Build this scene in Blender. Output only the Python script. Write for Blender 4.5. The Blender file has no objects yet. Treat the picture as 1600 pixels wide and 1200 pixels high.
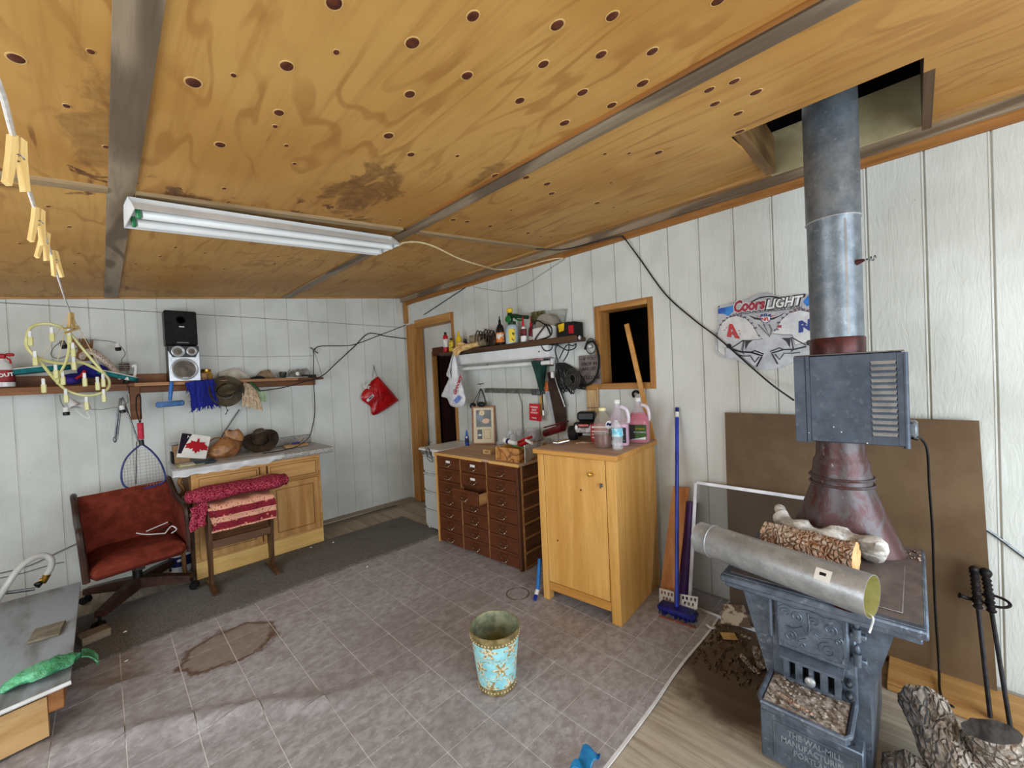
import bpy, math, random
from mathutils import Vector, Matrix, noise

# ---------------------------------------------------------------- camera, sky, light, exposure
SC = bpy.context.scene
COL = SC.collection
random.seed(7)

cam_d = bpy.data.cameras.new('camera')
cam = bpy.data.objects.new('camera', cam_d)
COL.objects.link(cam)
cam_d.sensor_width = 36.0
cam_d.lens = 14.296
cam_d.clip_start = 0.02
YAW, PITCH, ROLL = -0.788485, -0.018051, -0.047669
_fw = Vector((-math.sin(YAW) * math.cos(PITCH), math.cos(YAW) * math.cos(PITCH), math.sin(PITCH)))
_rt = Vector((math.cos(YAW), math.sin(YAW), 0))
_up = _rt.cross(_fw)
_r2 = math.cos(ROLL) * _rt + math.sin(ROLL) * _up
_u2 = -math.sin(ROLL) * _rt + math.cos(ROLL) * _up
cam.matrix_world = Matrix(((_r2.x, _u2.x, -_fw.x, 0.0), (_r2.y, _u2.y, -_fw.y, 0.0), (_r2.z, _u2.z, -_fw.z, 1.5), (0, 0, 0, 1)))
SC.camera = cam

vs = SC.view_settings
SC.display_settings.display_device = 'sRGB'
vs.view_transform = 'Standard'
vs.look = 'None'
vs.gamma = 1.0
vs.use_curve_mapping = False
vs.exposure = 0.22

world = bpy.data.worlds.new('overcast_sky')
SC.world = world
world.use_nodes = True
_wn = world.node_tree
_bg = _wn.nodes['Background']
_bg.inputs['Color'].default_value = (0.80, 0.90, 1.0, 1)
_bg.inputs['Strength'].default_value = 1.25


def area(name, loc, direction, sx, sy, power, col):
    d = bpy.data.lights.new(name, 'AREA')
    d.shape = 'RECTANGLE'
    d.size, d.size_y, d.energy, d.color = sx, sy, power, col
    o = bpy.data.objects.new(name, d)
    COL.objects.link(o)
    o.location = loc
    o.rotation_euler = Vector(direction).to_track_quat('-Z', 'Y').to_euler()
    return o


# daylight through the wide open front doors (behind the photographer); the left area light is an added fill
area('door_daylight', (0.75, -1.62, 1.15), (0, 1, 0.10), 3.0, 2.1, 88, (0.80, 0.91, 1.0))
area('left_fill_light', (-1.52, 1.9, 1.35), (1, 0.15, 0.05), 2.7, 1.3, 39, (0.88, 0.95, 1.0))

# ---------------------------------------------------------------- helpers
XR, YB = 2.777, 4.655
def ceil_z(x): return 2.2933 + 0.10404 * x


def C(r, g, b):
    def f(c):
        c = c / 255.0
        return c / 12.92 if c <= 0.04045 else ((c + 0.055) / 1.055) ** 2.4
    return (f(r), f(g), f(b), 1.0)


def V(*a): return Vector(a)


def frame(origin, zdir, xhint=(1, 0, 0)):
    z = Vector(zdir).normalized()
    x = Vector(xhint)
    x = x - z * x.dot(z)
    if x.length < 1e-5:
        x = Vector((0, 1, 0)) - z * z.y
    x.normalize()
    y = z.cross(x)
    o = Vector(origin)
    return Matrix(((x.x, y.x, z.x, o.x), (x.y, y.y, z.y, o.y), (x.z, y.z, z.z, o.z), (0, 0, 0, 1)))


def T(x=0, y=0, z=0): return Matrix.Translation((x, y, z))
def RX(a): return Matrix.Rotation(math.radians(a), 4, 'X')
def RY(a): return Matrix.Rotation(math.radians(a), 4, 'Y')
def RZ(a): return Matrix.Rotation(math.radians(a), 4, 'Z')
# local frame lying on the right wall: local x runs towards the camera (-Y), local y up, local z out of the wall
def on_right(y, z, off=0.0): return Matrix(((0, 0, -1, XR - off), (-1, 0, 0, y), (0, 1, 0, z), (0, 0, 0, 1)))
# on the back wall: local x to the right (+X), local y up, local z out of the wall (-Y)
def on_back(x, z, off=0.0): return Matrix(((1, 0, 0, x), (0, 0, -1, YB - off), (0, 1, 0, z), (0, 0, 0, 1)))


class MB:
    def __init__(s):
        s.v, s.f = [], []

    def add(s, vs, fs, M=None):
        n = len(s.v)
        if M is None:
            s.v += [Vector(v) for v in vs]
        else:
            s.v += [M @ Vector(v) for v in vs]
        s.f += [tuple(i + n for i in f) for f in fs]
        return s

    def box(s, a, b, c=0.0, M=None):
        lo = [min(a[i], b[i]) for i in range(3)]
        hi = [max(a[i], b[i]) for i in range(3)]
        if c <= 0:
            vs = [(x, y, z) for x in (lo[0], hi[0]) for y in (lo[1], hi[1]) for z in (lo[2], hi[2])]
            fs = [(0, 1, 3, 2), (4, 6, 7, 5), (0, 4, 5, 1), (2, 3, 7, 6), (0, 2, 6, 4), (1, 5, 7, 3)]
            return s.add(vs, fs, M)
        c = min(c, 0.49 * min(hi[i] - lo[i] for i in range(3)))
        m = [(lo[i] + hi[i]) / 2 for i in range(3)]
        h = [(hi[i] - lo[i]) / 2 for i in range(3)]
        idx, vs, fs = {}, [], []
        for sx in (-1, 1):
            for sy in (-1, 1):
                for sz in (-1, 1):
                    sg = (sx, sy, sz)
                    for ax in range(3):
                        p = [m[i] + sg[i] * (h[i] if i == ax else h[i] - c) for i in range(3)]
                        idx[(sg, ax)] = len(vs)
                        vs.append(tuple(p))
        for ax in range(3):
            o = [i for i in range(3) if i != ax]
            for sgn in (-1, 1):
                q = []
                for (p, r) in ((-1, -1), (1, -1), (1, 1), (-1, 1)):
                    sg = [0, 0, 0]
                    sg[ax], sg[o[0]], sg[o[1]] = sgn, p, r
                    q.append(idx[(tuple(sg), ax)])
                fs.append(tuple(q) if (sgn > 0) == (ax != 1) else tuple(reversed(q)))
        for ax in range(3):
            o = [i for i in range(3) if i != ax]
            for p in (-1, 1):
                for r in (-1, 1):
                    a0, a1 = [0, 0, 0], [0, 0, 0]
                    a0[ax], a1[ax] = -1, 1
                    a0[o[0]] = a1[o[0]] = p
                    a0[o[1]] = a1[o[1]] = r
                    a0, a1 = tuple(a0), tuple(a1)
                    q = [idx[(a0, o[0])], idx[(a1, o[0])], idx[(a1, o[1])], idx[(a0, o[1])]]
                    s._orient(q, vs, m, fs)
        for sg in [(x, y, z) for x in (-1, 1) for y in (-1, 1) for z in (-1, 1)]:
            q = [idx[(sg, 0)], idx[(sg, 1)], idx[(sg, 2)]]
            s._orient(q, vs, m, fs)
        return s.add(vs, fs, M)

    def _orient(s, q, vs, m, fs):
        a, b, c = Vector(vs[q[0]]), Vector(vs[q[1]]), Vector(vs[q[2]])
        n = (b - a).cross(c - a)
        fs.append(tuple(q) if n.dot(a - Vector(m)) > 0 else tuple(reversed(q)))

    def cbox(s, ctr, size, c=0.0, M=None):
        return s.box([ctr[i] - size[i] / 2 for i in range(3)], [ctr[i] + size[i] / 2 for i in range(3)], c, M)

    def tube(s, pts, r, seg=8, closed=False, cap=True, M=None, flat=None):
        pts = [Vector(p) for p in pts]
        n = len(pts)
        rs = r if isinstance(r, (list, tuple)) else [r] * n
        vs, fs = [], []
        nrm = None
        for i in range(n):
            if closed:
                t = pts[(i + 1) % n] - pts[i - 1]
            else:
                t = pts[min(i + 1, n - 1)] - pts[max(i - 1, 0)]
            if t.length < 1e-9:
                t = Vector((0, 0, 1))
            t.normalize()
            if nrm is None:
                nrm = t.cross(Vector((0, 0, 1)))
                if nrm.length < 1e-3:
                    nrm = t.cross(Vector((1, 0, 0)))
            nrm = nrm - t * nrm.dot(t)
            if nrm.length < 1e-6:
                nrm = t.orthogonal()
            nrm.normalize()
            bi = t.cross(nrm)
            for k in range(seg):
                a = 2 * math.pi * k / seg
                vs.append(pts[i] + (nrm * math.cos(a) + bi * math.sin(a) * (flat or 1)) * rs[i])
        m = n if closed else n - 1
        for i in range(m):
            j = (i + 1) % n
            for k in range(seg):
                l = (k + 1) % seg
                fs.append((i * seg + k, i * seg + l, j * seg + l, j * seg + k))
        if cap and not closed:
            fs.append(tuple(reversed(range(seg))))
            fs.append(tuple(range((n - 1) * seg, n * seg)))
        return s.add(vs, fs, M)

    def cyl(s, p0, p1, r0, r1=None, seg=16, M=None):
        return s.tube([p0, p1], [r0, r0 if r1 is None else r1], seg, M=M)

    def lathe(s, prof, seg=24, M=None, sx=1.0, sy=1.0):
        vs, fs = [], []
        n = len(prof)
        for (r, z) in prof:
            for k in range(seg):
                a = 2 * math.pi * k / seg
                vs.append((r * math.cos(a) * sx, r * math.sin(a) * sy, z))
        for i in range(n - 1):
            for k in range(seg):
                l = (k + 1) % seg
                fs.append((i * seg + k, i * seg + l, (i + 1) * seg + l, (i + 1) * seg + k))
        if prof[0][0] > 1e-6:
            fs.append(tuple(reversed(range(seg))))
        if prof[-1][0] > 1e-6:
            fs.append(tuple(range((n - 1) * seg, n * seg)))
        return s.add(vs, fs, M)

    def shell(s, prof, seg=24, M=None, sx=1.0, sy=1.0):
        # revolved profile without end caps (closed list of (r,z) gives a hollow vessel wall)
        vs, fs = [], []
        n = len(prof)
        for (r, z) in prof:
            for k in range(seg):
                a = 2 * math.pi * k / seg
                vs.append((r * math.cos(a) * sx, r * math.sin(a) * sy, z))
        for i in range(n - 1):
            for k in range(seg):
                l = (k + 1) % seg
                fs.append((i * seg + k, i * seg + l, (i + 1) * seg + l, (i + 1) * seg + k))
        return s.add(vs, fs, M)

    def prism(s, poly, z0, z1, M=None):
        n = len(poly)
        ar = sum(poly[i][0] * poly[(i + 1) % n][1] - poly[(i + 1) % n][0] * poly[i][1] for i in range(n))
        if ar < 0:
            poly = list(reversed(poly))
        vs = [(p[0], p[1], z0) for p in poly] + [(p[0], p[1], z1) for p in poly]
        fs = [tuple(reversed(range(n))), tuple(range(n, 2 * n))]
        for i in range(n):
            j = (i + 1) % n
            fs.append((i, j, n + j, n + i))
        return s.add(vs, fs, M)

    def ell(s, c, r, seg=14, rings=8, M=None, jit=0.0, freq=3.0):
        vs, fs = [], []
        c = Vector(c)
        r = (r, r, r) if not isinstance(r, (tuple, list)) else r
        for i in range(rings + 1):
            t = math.pi * i / rings
            for k in range(seg):
                a = 2 * math.pi * k / seg
                d = Vector((math.sin(t) * math.cos(a), math.sin(t) * math.sin(a), -math.cos(t)))
                q = 1.0
                if jit:
                    q += jit * noise.noise(d * freq + c * 7)
                vs.append(c + Vector((d.x * r[0], d.y * r[1], d.z * r[2])) * q)
        for i in range(rings):
            for k in range(seg):
                l = (k + 1) % seg
                fs.append((i * seg + k, i * seg + l, (i + 1) * seg + l, (i + 1) * seg + k))
        return s.add(vs, fs, M)

    def sheet(s, fn, nu, nv, th=0.0, M=None):
        # fn(u,v) -> point; th thickens along the local normal so that the sheet is a closed body
        P = [[Vector(fn(i / nu, j / nv)) for j in range(nv + 1)] for i in range(nu + 1)]
        vs, fs = [], []
        W = nv + 1
        for i in range(nu + 1):
            for j in range(W):
                vs.append(P[i][j])
        if th:
            for i in range(nu + 1):
                for j in range(W):
                    du = P[min(i + 1, nu)][j] - P[max(i - 1, 0)][j]
                    dv = P[i][min(j + 1, nv)] - P[i][max(j - 1, 0)]
                    n = du.cross(dv)
                    if n.length > 1e-12:
                        n.normalize()
                    vs.append(P[i][j] - n * th)
        off = (nu + 1) * W
        for i in range(nu):
            for j in range(nv):
                q = (i * W + j, (i + 1) * W + j, (i + 1) * W + j + 1, i * W + j + 1)
                fs.append(q)
                if th:
                    fs.append(tuple(off + k for k in reversed(q)))
        if th:
            ring = [i * W for i in range(nu + 1)] + [nu * W + j for j in range(1, W)] + [i * W + nv for i in range(nu - 1, -1, -1)] + [j for j in range(nv - 1, 0, -1)]
            for k in range(len(ring)):
                a, b = ring[k], ring[(k + 1) % len(ring)]
                fs.append((b, a, off + a, off + b))
        return s.add(vs, fs, M)

    def xf(s, M):
        s.v = [M @ v for v in s.v]
        return s


def sub(o, name, mb, mat, smooth=True, label=None, local=False):
    """mesh of a part (or sub-part) under o; vertices given in world space unless local"""
    Mw = ROOTM.get(o.name) or Matrix()
    vs = mb.v if local else [Mw.inverted() @ v for v in mb.v]
    me = bpy.data.meshes.new(name)
    me.from_pydata([tuple(v) for v in vs], [], mb.f)
    me.materials.append(mat)
    if smooth:
        me.polygons.foreach_set('use_smooth', [True] * len(me.polygons))
        me.set_sharp_from_angle(angle=math.radians(40))
    me.update()
    ob = bpy.data.objects.new(name, me)
    COL.objects.link(ob)
    ob.parent = o
    ROOTM[ob.name] = Mw
    if label:
        ob['label'] = label
    return ob


ROOTM = {}


def thing(name, label, cat, loc=(0, 0, 0), rz=0.0, group=None, M=None):
    o = bpy.data.objects.new(name, None)
    o.empty_display_size = 0.05
    COL.objects.link(o)
    W = M if M is not None else T(*loc) @ RZ(rz)
    o.matrix_world = W
    ROOTM[o.name] = W.copy()
    o['label'], o['category'] = label, cat
    if group:
        o['group'] = group
    return o


def solo(name, mb, mat, label, cat, group=None, smooth=True, kind=None):
    """a thing that is one mesh; its origin goes to the middle of its underside"""
    xs = [v.x for v in mb.v]; ys = [v.y for v in mb.v]; zs = [v.z for v in mb.v]
    L = Vector(((min(xs) + max(xs)) / 2, (min(ys) + max(ys)) / 2, min(zs)))
    me = bpy.data.meshes.new(name)
    me.from_pydata([tuple(v - L) for v in mb.v], [], mb.f)
    me.materials.append(mat)
    if smooth:
        me.polygons.foreach_set('use_smooth', [True] * len(me.polygons))
        me.set_sharp_from_angle(angle=math.radians(40))
    me.update()
    ob = bpy.data.objects.new(name, me)
    COL.objects.link(ob)
    ob.location = L
    ROOTM[ob.name] = T(*L)
    if label:
        ob['label'], ob['category'] = label, cat
    if group:
        ob['group'] = group
    if kind:
        ob['kind'] = kind
    return ob


def struct(name, mb, mat, smooth=False):
    o = solo(name, mb, mat, None, None, smooth=smooth)
    o['kind'] = 'structure'
    return o


def text_mb(body, size, depth, M, sx=1.0, shear=0.0, align='CENTER', bold=0.0, spacing=1.0):
    cu = bpy.data.curves.new('lettering', 'FONT')
    cu.body, cu.size, cu.extrude, cu.align_x, cu.align_y = body, size, depth, align, 'CENTER'
    cu.shear, cu.offset, cu.resolution_u, cu.space_character = shear, bold, 2, spacing
    ob = bpy.data.objects.new('lettering', cu)
    me = ob.to_mesh()
    mb = MB()
    Ms = M @ Matrix.Diagonal((sx, 1, 1, 1))
    mb.add([v.co.copy() for v in me.vertices], [tuple(p.vertices) for p in me.polygons], Ms)
    ob.to_mesh_clear()
    bpy.data.objects.remove(ob)
    bpy.data.curves.remove(cu)
    return mb


def smooth_path(pts, n=8):
    pts = [Vector(p) for p in pts]
    out = []
    for i in range(len(pts) - 1):
        p0, p1, p2, p3 = pts[max(i - 1, 0)], pts[i], pts[i + 1], pts[min(i + 2, len(pts) - 1)]
        for k in range(n):
            t = k / n
            out.append(0.5 * ((2 * p1) + (p2 - p0) * t + (2 * p0 - 5 * p1 + 4 * p2 - p3) * t * t + (3 * p1 - p0 - 3 * p2 + p3) * t ** 3))
    out.append(pts[-1])
    return out


# ---------------------------------------------------------------- materials
class G:
    """small node graph writer"""
    def __init__(s, name):
        s.m = bpy.data.materials.new(name)
        s.m.use_nodes = True
        s.t = s.m.node_tree
        s.b = s.t.nodes['Principled BSDF']

    def n(s, typ, **kw):
        nd = s.t.nodes.new(typ)
        for k, v in kw.items():
            setattr(nd, k, v)
        return nd

    def set(s, sock, v):
        if isinstance(v, bpy.types.NodeSocket):
            s.t.links.new(v, sock)
        elif isinstance(v, tuple) and len(v) == 3 and sock.type == 'RGBA':
            sock.default_value = (*v, 1)
        else:
            sock.default_value = v

    def pos(s): return s.n('ShaderNodeNewGeometry').outputs['Position']
    def obj(s): return s.n('ShaderNodeTexCoord').outputs['Object']
    def rnd(s): return s.n('ShaderNodeObjectInfo').outputs['Random']

    def mapping(s, v, scale=(1, 1, 1), loc=(0, 0, 0), rot=(0, 0, 0)):
        m = s.n('ShaderNodeMapping')
        s.set(m.inputs['Vector'], v)
        m.inputs['Scale'].default_value = scale
        m.inputs['Location'].default_value = loc
        m.inputs['Rotation'].default_value = rot
        return m.outputs['Vector']

    def noise(s, v, scale=5, detail=4, rough=0.6, dist=0.0):
        m = s.n('ShaderNodeTexNoise')
        s.set(m.inputs['Vector'], v)
        m.inputs['Scale'].default_value = scale
        m.inputs['Detail'].default_value = detail
        m.inputs['Roughness'].default_value = rough
        m.inputs['Distortion'].default_value = dist
        return m.outputs['Fac']

    def voro(s, v, scale=5, feature='F1', rnd=1.0, out='Distance'):
        m = s.n('ShaderNodeTexVoronoi', feature=feature)
        s.set(m.inputs['Vector'], v)
        m.inputs['Scale'].default_value = scale
        m.inputs['Randomness'].default_value = rnd
        return m.outputs[out]

    def math(s, op, a, b=0.0, c=0.0, clamp=False):
        m = s.n('ShaderNodeMath', operation=op, use_clamp=clamp)
        s.set(m.inputs[0], a)
        s.set(m.inputs[1], b)
        s.set(m.inputs[2], c)
        return m.outputs[0]

    def ramp(s, f, lo=0.3, hi=0.7, a=0.0, b=1.0):
        m = s.n('ShaderNodeMapRange', interpolation_type='SMOOTHSTEP')
        s.set(m.inputs['Value'], f)
        m.inputs['From Min'].default_value, m.inputs['From Max'].default_value = lo, hi
        m.inputs['To Min'].default_value, m.inputs['To Max'].default_value = a, b
        return m.outputs['Result']

    def mix(s, f, a, b, mode='MIX'):
        m = s.n('ShaderNodeMix', data_type='RGBA', blend_type=mode)
        s.set(m.inputs[0], f)
        s.set(m.inputs[6], a)
        s.set(m.inputs[7], b)
        return m.outputs[2]

    def sep(s, v):
        m = s.n('ShaderNodeSeparateXYZ')
        s.set(m.inputs[0], v)
        return m.outputs

    def dist(s, v, p, scale=(1, 1, 1)):
        a = s.mapping(v, scale, tuple(-p[i] * scale[i] for i in range(3)))
        m = s.n('ShaderNodeVectorMath', operation='LENGTH')
        s.set(m.inputs[0], a)
        return m.outputs['Value']

    def bump(s, h, strength=0.3, dist=0.01, normal=None):
        m = s.n('ShaderNodeBump')
        m.inputs['Strength'].default_value = strength
        m.inputs['Distance'].default_value = dist
        s.set(m.inputs['Height'], h)
        if normal is not None:
            s.set(m.inputs['Normal'], normal)
        return m.outputs['Normal']

    def out(s, col=None, rough=None, metal=None, normal=None, **kw):
        if col is not None: s.set(s.b.inputs['Base Color'], col)
        if rough is not None: s.set(s.b.inputs['Roughness'], rough)
        if metal is not None: s.set(s.b.inputs['Metallic'], metal)
        if normal is not None: s.set(s.b.inputs['Normal'], normal)
        for k, v in kw.items():
            s.set(s.b.inputs[k.replace('_', ' ')], v)
        return s.m


def MAT(name, c1, c2=None, scale=8, lo=0.35, hi=0.65, stretch=(1, 1, 1), rough=0.6, metal=0.0, bump=0.0, bscale=60, bdist=0.004, world=False, spec=0.3, detail=4, **kw):
    g = G(name)
    v = g.pos() if world else g.obj()
    v = g.mapping(v, stretch)
    if c2 is None:
        c2 = tuple(x * 0.82 for x in c1[:3]) + (1,)
    f = g.ramp(g.noise(v, scale, detail), lo, hi)
    col = g.mix(f, c1, c2)
    nm = None
    if bump:
        nm = g.bump(g.noise(v, bscale, 4), bump, bdist)
    kw.setdefault('Specular_IOR_Level', spec)
    return g.out(col, rough, metal, nm, **kw)


def WOOD(name, c1, c2, axis=0, scale=14, rough=0.55, dark=None, world=False, ringy=0.0, bump=0.12):
    g = G(name)
    v = g.pos() if world else g.obj()
    st = [1, 1, 1]
    st[axis] = 0.07
    v1 = g.mapping(v, tuple(st))
    f = g.ramp(g.noise(v1, scale, 6, 0.65, 0.6), 0.32, 0.68)
    col = g.mix(f, c1, c2)
    fine = g.noise(v1, scale * 7, 3, 0.7)
    col = g.mix(g.ramp(fine, 0.5, 0.75, 0, 0.35), col, tuple(x * 0.6 for x in c2[:3]) + (1,))
    if ringy:
        st[axis] = 0.22
        r = g.noise(g.mapping(v, tuple(st)), scale * 0.25, 2, 0.5, 0.3)
        r = g.math('SINE', g.math('MULTIPLY', r, ringy))
        col = g.mix(g.ramp(r, 0.1, 0.95, 0, 0.65), col, dark or c2)
    nm = g.bump(fine, bump, 0.003)
    return g.out(col, rough, 0.0, nm, Specular_IOR_Level=0.3)


def GLASSY(name, col, rough=0.08, alpha=0.35, trans=0.0):
    g = G(name)
    g.out(col, rough, 0.0, None, Alpha=alpha, Specular_IOR_Level=0.6)
    return g.m

# ---- shared surface materials
def m_siding():
    g = G('white_painted_siding')
    p = g.pos()
    v = g.mapping(p, (1, 1, 0.24))
    grain = g.noise(v, 24, 5, 0.62, 2.2)
    blot = g.noise(p, 1.7, 3, 0.6)
    col = g.mix(g.ramp(blot, 0.35, 0.68), C(215, 217, 212), C(197, 199, 192))
    speck = g.voro(p, 26)
    keep = g.ramp(g.noise(p, 2.6, 2), 0.52, 0.66)
    col = g.mix(g.math('MULTIPLY', g.ramp(speck, 0.03, 0.075, 1, 0), keep), col, C(120, 108, 88))
    streak = g.ramp(g.noise(g.mapping(p, (1, 1, 0.05)), 9, 4), 0.62, 0.8, 0, 0.35)
    col = g.mix(streak, col, C(168, 160, 140))
    h = g.math('ADD', grain, g.math('MULTIPLY', g.noise(v, 85, 3), 0.35))
    return g.out(col, 0.62, 0, g.bump(h, 0.45, 0.006), Specular_IOR_Level=0.25)


def m_ply():
    g = G('ceiling_plywood')
    p = g.pos()
    v = g.mapping(p, (1, 0.26, 1))
    n = g.noise(v, 2.6, 3, 0.5, 0.35)
    rings = g.math('SINE', g.math('MULTIPLY', n, 66.0))
    col = g.mix(g.ramp(g.noise(p, 1.1, 3), 0.35, 0.65), C(198, 152, 84), C(180, 130, 64))
    lines = g.math('MULTIPLY', g.ramp(rings, 0.55, 1.0, 0, 0.5), g.ramp(g.noise(p, 3.1, 2), 0.38, 0.6, 0.15, 1))
    col = g.mix(lines, col, C(146, 94, 40))
    st = g.noise(g.mapping(p, (1, 0.05, 1)), 30, 5, 0.65)
    col = g.mix(g.ramp(st, 0.45, 0.75, 0, 0.42), col, C(152, 102, 46))
    wild = g.noise(g.mapping(p, (1, 0.6, 1)), 7, 6, 0.65, 0.8)
    # water stains along the cross seam and one running across the middle sheet
    x, y, z = g.sep(p)
    seam = g.math('ABSOLUTE', g.math('SUBTRACT', y, 2.16))
    sm = g.math('SUBTRACT', g.ramp(wild, 0.46, 0.62, 0, 0.26), seam)
    sm = g.math('MULTIPLY', g.ramp(sm, 0.06, 0.14), g.ramp(x, 0.95, 1.25, 1, 0))
    d1 = g.dist(p, (0.88, 1.78, 2.38), (2.6, 1.35, 0.4))
    s1 = g.ramp(g.math('ADD', d1, g.math('MULTIPLY', g.math('SUBTRACT', wild, 0.5), 1.9)), 0.22, 0.46, 1, 0)
    d2 = g.dist(p, (1.27, 1.35, 2.38), (9, 2.2, 0.4))
    s2 = g.ramp(g.math('ADD', d2, g.math('MULTIPLY', g.math('SUBTRACT', wild, 0.5), 1.6)), 0.2, 0.42, 1, 0)
    d3 = g.dist(p, (0.03, 1.75, 2.3), (7, 1.6, 0.4))
    s3 = g.ramp(g.math('ADD', d3, g.math('MULTIPLY', g.math('SUBTRACT', wild, 0.5), 2.2)), 0.3, 0.6, 1, 0)
    s = g.math('MAXIMUM', g.math('MAXIMUM', sm, g.math('MULTIPLY', s1, 0.75)), g.math('MAXIMUM', g.math('MULTIPLY', s2, 0.6), g.math('MULTIPLY', s3, 0.5)), clamp=True)
    spl = g.ramp(g.noise(g.mapping(p, (1, 0.10, 1), loc=(3, 1, 0)), 15, 3, 0.55), 0.665, 0.72, 0, 0.75)
    col = g.mix(g.math('MULTIPLY', spl, g.ramp(g.noise(p, 2.2, 2), 0.45, 0.6)), col, C(112, 64, 28))
    fineN = g.ramp(g.noise(p, 24, 4), 0.3, 0.7, 0.55, 1.0)
    col = g.mix(g.math('MULTIPLY', s, fineN), col, C(84, 50, 26))
    return g.out(col, 0.55, 0, g.bump(st, 0.12, 0.002), Specular_IOR_Level=0.3)


def m_vinyl():
    g = G('grey_vinyl_tile')
    p = g.pos()
    ox = g.rnd()
    big = g.noise(p, 3.2, 5, 0.62, 0.5)
    med = g.noise(g.mapping(p, (1, 1.25, 1)), 19, 6, 0.70, 0.35)
    col = g.mix(g.ramp(med, 0.34, 0.66), C(144, 138, 139), C(178, 174, 176))
    col = g.mix(g.ramp(big, 0.4, 0.72, 0, 0.4), col, C(132, 124, 122))
    flk = g.ramp(g.noise(g.mapping(p, (1, 1.5, 1)), 30, 5, 0.72, 0.5), 0.57, 0.68, 0, 0.55)
    col = g.mix(flk, col, C(204, 200, 199))
    col = g.mix(g.math('MULTIPLY', ox, 0.12), col, C(120, 108, 102))
    # spilled stain by the carpet, and the rusty can ring
    wob = g.math('MULTIPLY', g.math('SUBTRACT', g.noise(p, 9, 4), 0.5), 0.16)
    d = g.math('ADD', g.dist(p, (0.46, 2.90, 0), (0.85, 1.0, 1)), wob)
    body = g.ramp(d, 0.17, 0.23, 0.5, 0)
    rim = g.math('MULTIPLY', g.ramp(d, 0.165, 0.195, 0, 1), g.ramp(d, 0.2, 0.225, 0.8, 0))
    col = g.mix(body, col, C(122, 96, 62))
    col = g.mix(rim, col, C(84, 56, 30))
    r = g.math('ABSOLUTE', g.math('SUBTRACT', g.math('ADD', g.dist(p, (1.955, 1.985, 0)), g.math('MULTIPLY', wob, 0.05)), 0.078))
    col = g.mix(g.math('MULTIPLY', g.ramp(r, 0.002, 0.007, 1, 0), g.ramp(g.noise(p, 18, 3), 0.3, 0.5)), col, C(96, 72, 46))
    # ground-in dirt where people walk to the drawers
    d2 = g.math('ADD', g.dist(p, (1.15, 2.15, 0), (0.9, 1.6, 1)), g.math('MULTIPLY', wob, 3.0))
    col = g.mix(g.ramp(d2, 0.15, 0.75, 0.3, 0), col, C(112, 98, 90))
    scuff = g.ramp(g.noise(g.mapping(p, (1, 0.35, 1), rot=(0, 0, 0.9)), 6, 5, 0.7, 2.2), 0.66, 0.74, 0, 0.35)
    col = g.mix(scuff, col, C(110, 98, 92))
    return g.out(col, g.ramp(med, 0.3, 0.7, 0.42, 0.58), 0, g.bump(med, 0.16, 0.003), Specular_IOR_Level=0.42)


def G_dark_patch(m):
    # darker patch with a noisy edge on the bare floor between stove and wall
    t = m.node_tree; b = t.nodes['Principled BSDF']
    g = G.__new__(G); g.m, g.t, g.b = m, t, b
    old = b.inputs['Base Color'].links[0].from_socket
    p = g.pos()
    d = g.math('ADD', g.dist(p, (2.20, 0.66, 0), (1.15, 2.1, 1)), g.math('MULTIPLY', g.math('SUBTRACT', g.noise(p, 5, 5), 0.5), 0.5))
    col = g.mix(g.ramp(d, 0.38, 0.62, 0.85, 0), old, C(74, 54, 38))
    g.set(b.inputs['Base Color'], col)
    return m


m_side, m_plyw, m_vin = m_siding(), m_ply(), m_vinyl()
m_white = MAT('white_backing_paint', C(224, 222, 213), C(205, 202, 190), 3, world=True, rough=0.7)
m_groove_light = MAT('joint_vinyl', C(230, 228, 228), C(212, 209, 207), 8, world=True, rough=0.6)
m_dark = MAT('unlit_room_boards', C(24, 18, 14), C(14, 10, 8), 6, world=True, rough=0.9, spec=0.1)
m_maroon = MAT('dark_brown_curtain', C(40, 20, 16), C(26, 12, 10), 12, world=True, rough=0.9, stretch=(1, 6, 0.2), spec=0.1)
m_pine = WOOD('pine_board', C(196, 146, 84), C(164, 112, 56), axis=1, scale=18, world=True)
m_pinez = WOOD('pine_post', C(188, 136, 74), C(150, 100, 48), axis=2, scale=18, world=True)
m_crown = WOOD('crown_board_varnished', C(176, 120, 62), C(128, 80, 36), axis=1, scale=12, world=True)
m_grey = WOOD('weathered_grey_board', C(160, 142, 118), C(122, 103, 82), axis=1, scale=10, world=True, dark=C(74, 56, 42), ringy=34)
m_greyx = WOOD('weathered_batten', C(170, 146, 110), C(130, 104, 72), axis=0, scale=12, world=True)
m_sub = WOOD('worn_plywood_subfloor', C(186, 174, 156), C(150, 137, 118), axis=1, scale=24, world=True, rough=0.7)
m_sub = G_dark_patch(m_sub)
m_hole = MAT('flue_box_sheet', C(186, 172, 134), C(160, 146, 108), 4, world=True, rough=0.5)
m_knot = MAT('knot_brown', C(96, 48, 28), C(70, 32, 20), 60, world=True, rough=0.6)
m_halo = MAT('pale_wood_round_knot', C(216, 180, 118), C(204, 160, 94), 30, world=True, rough=0.55)

# ---------------------------------------------------------------- floor
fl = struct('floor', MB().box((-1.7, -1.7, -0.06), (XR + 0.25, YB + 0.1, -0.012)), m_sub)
fl['label'] = 'worn grey plywood subfloor'
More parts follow.
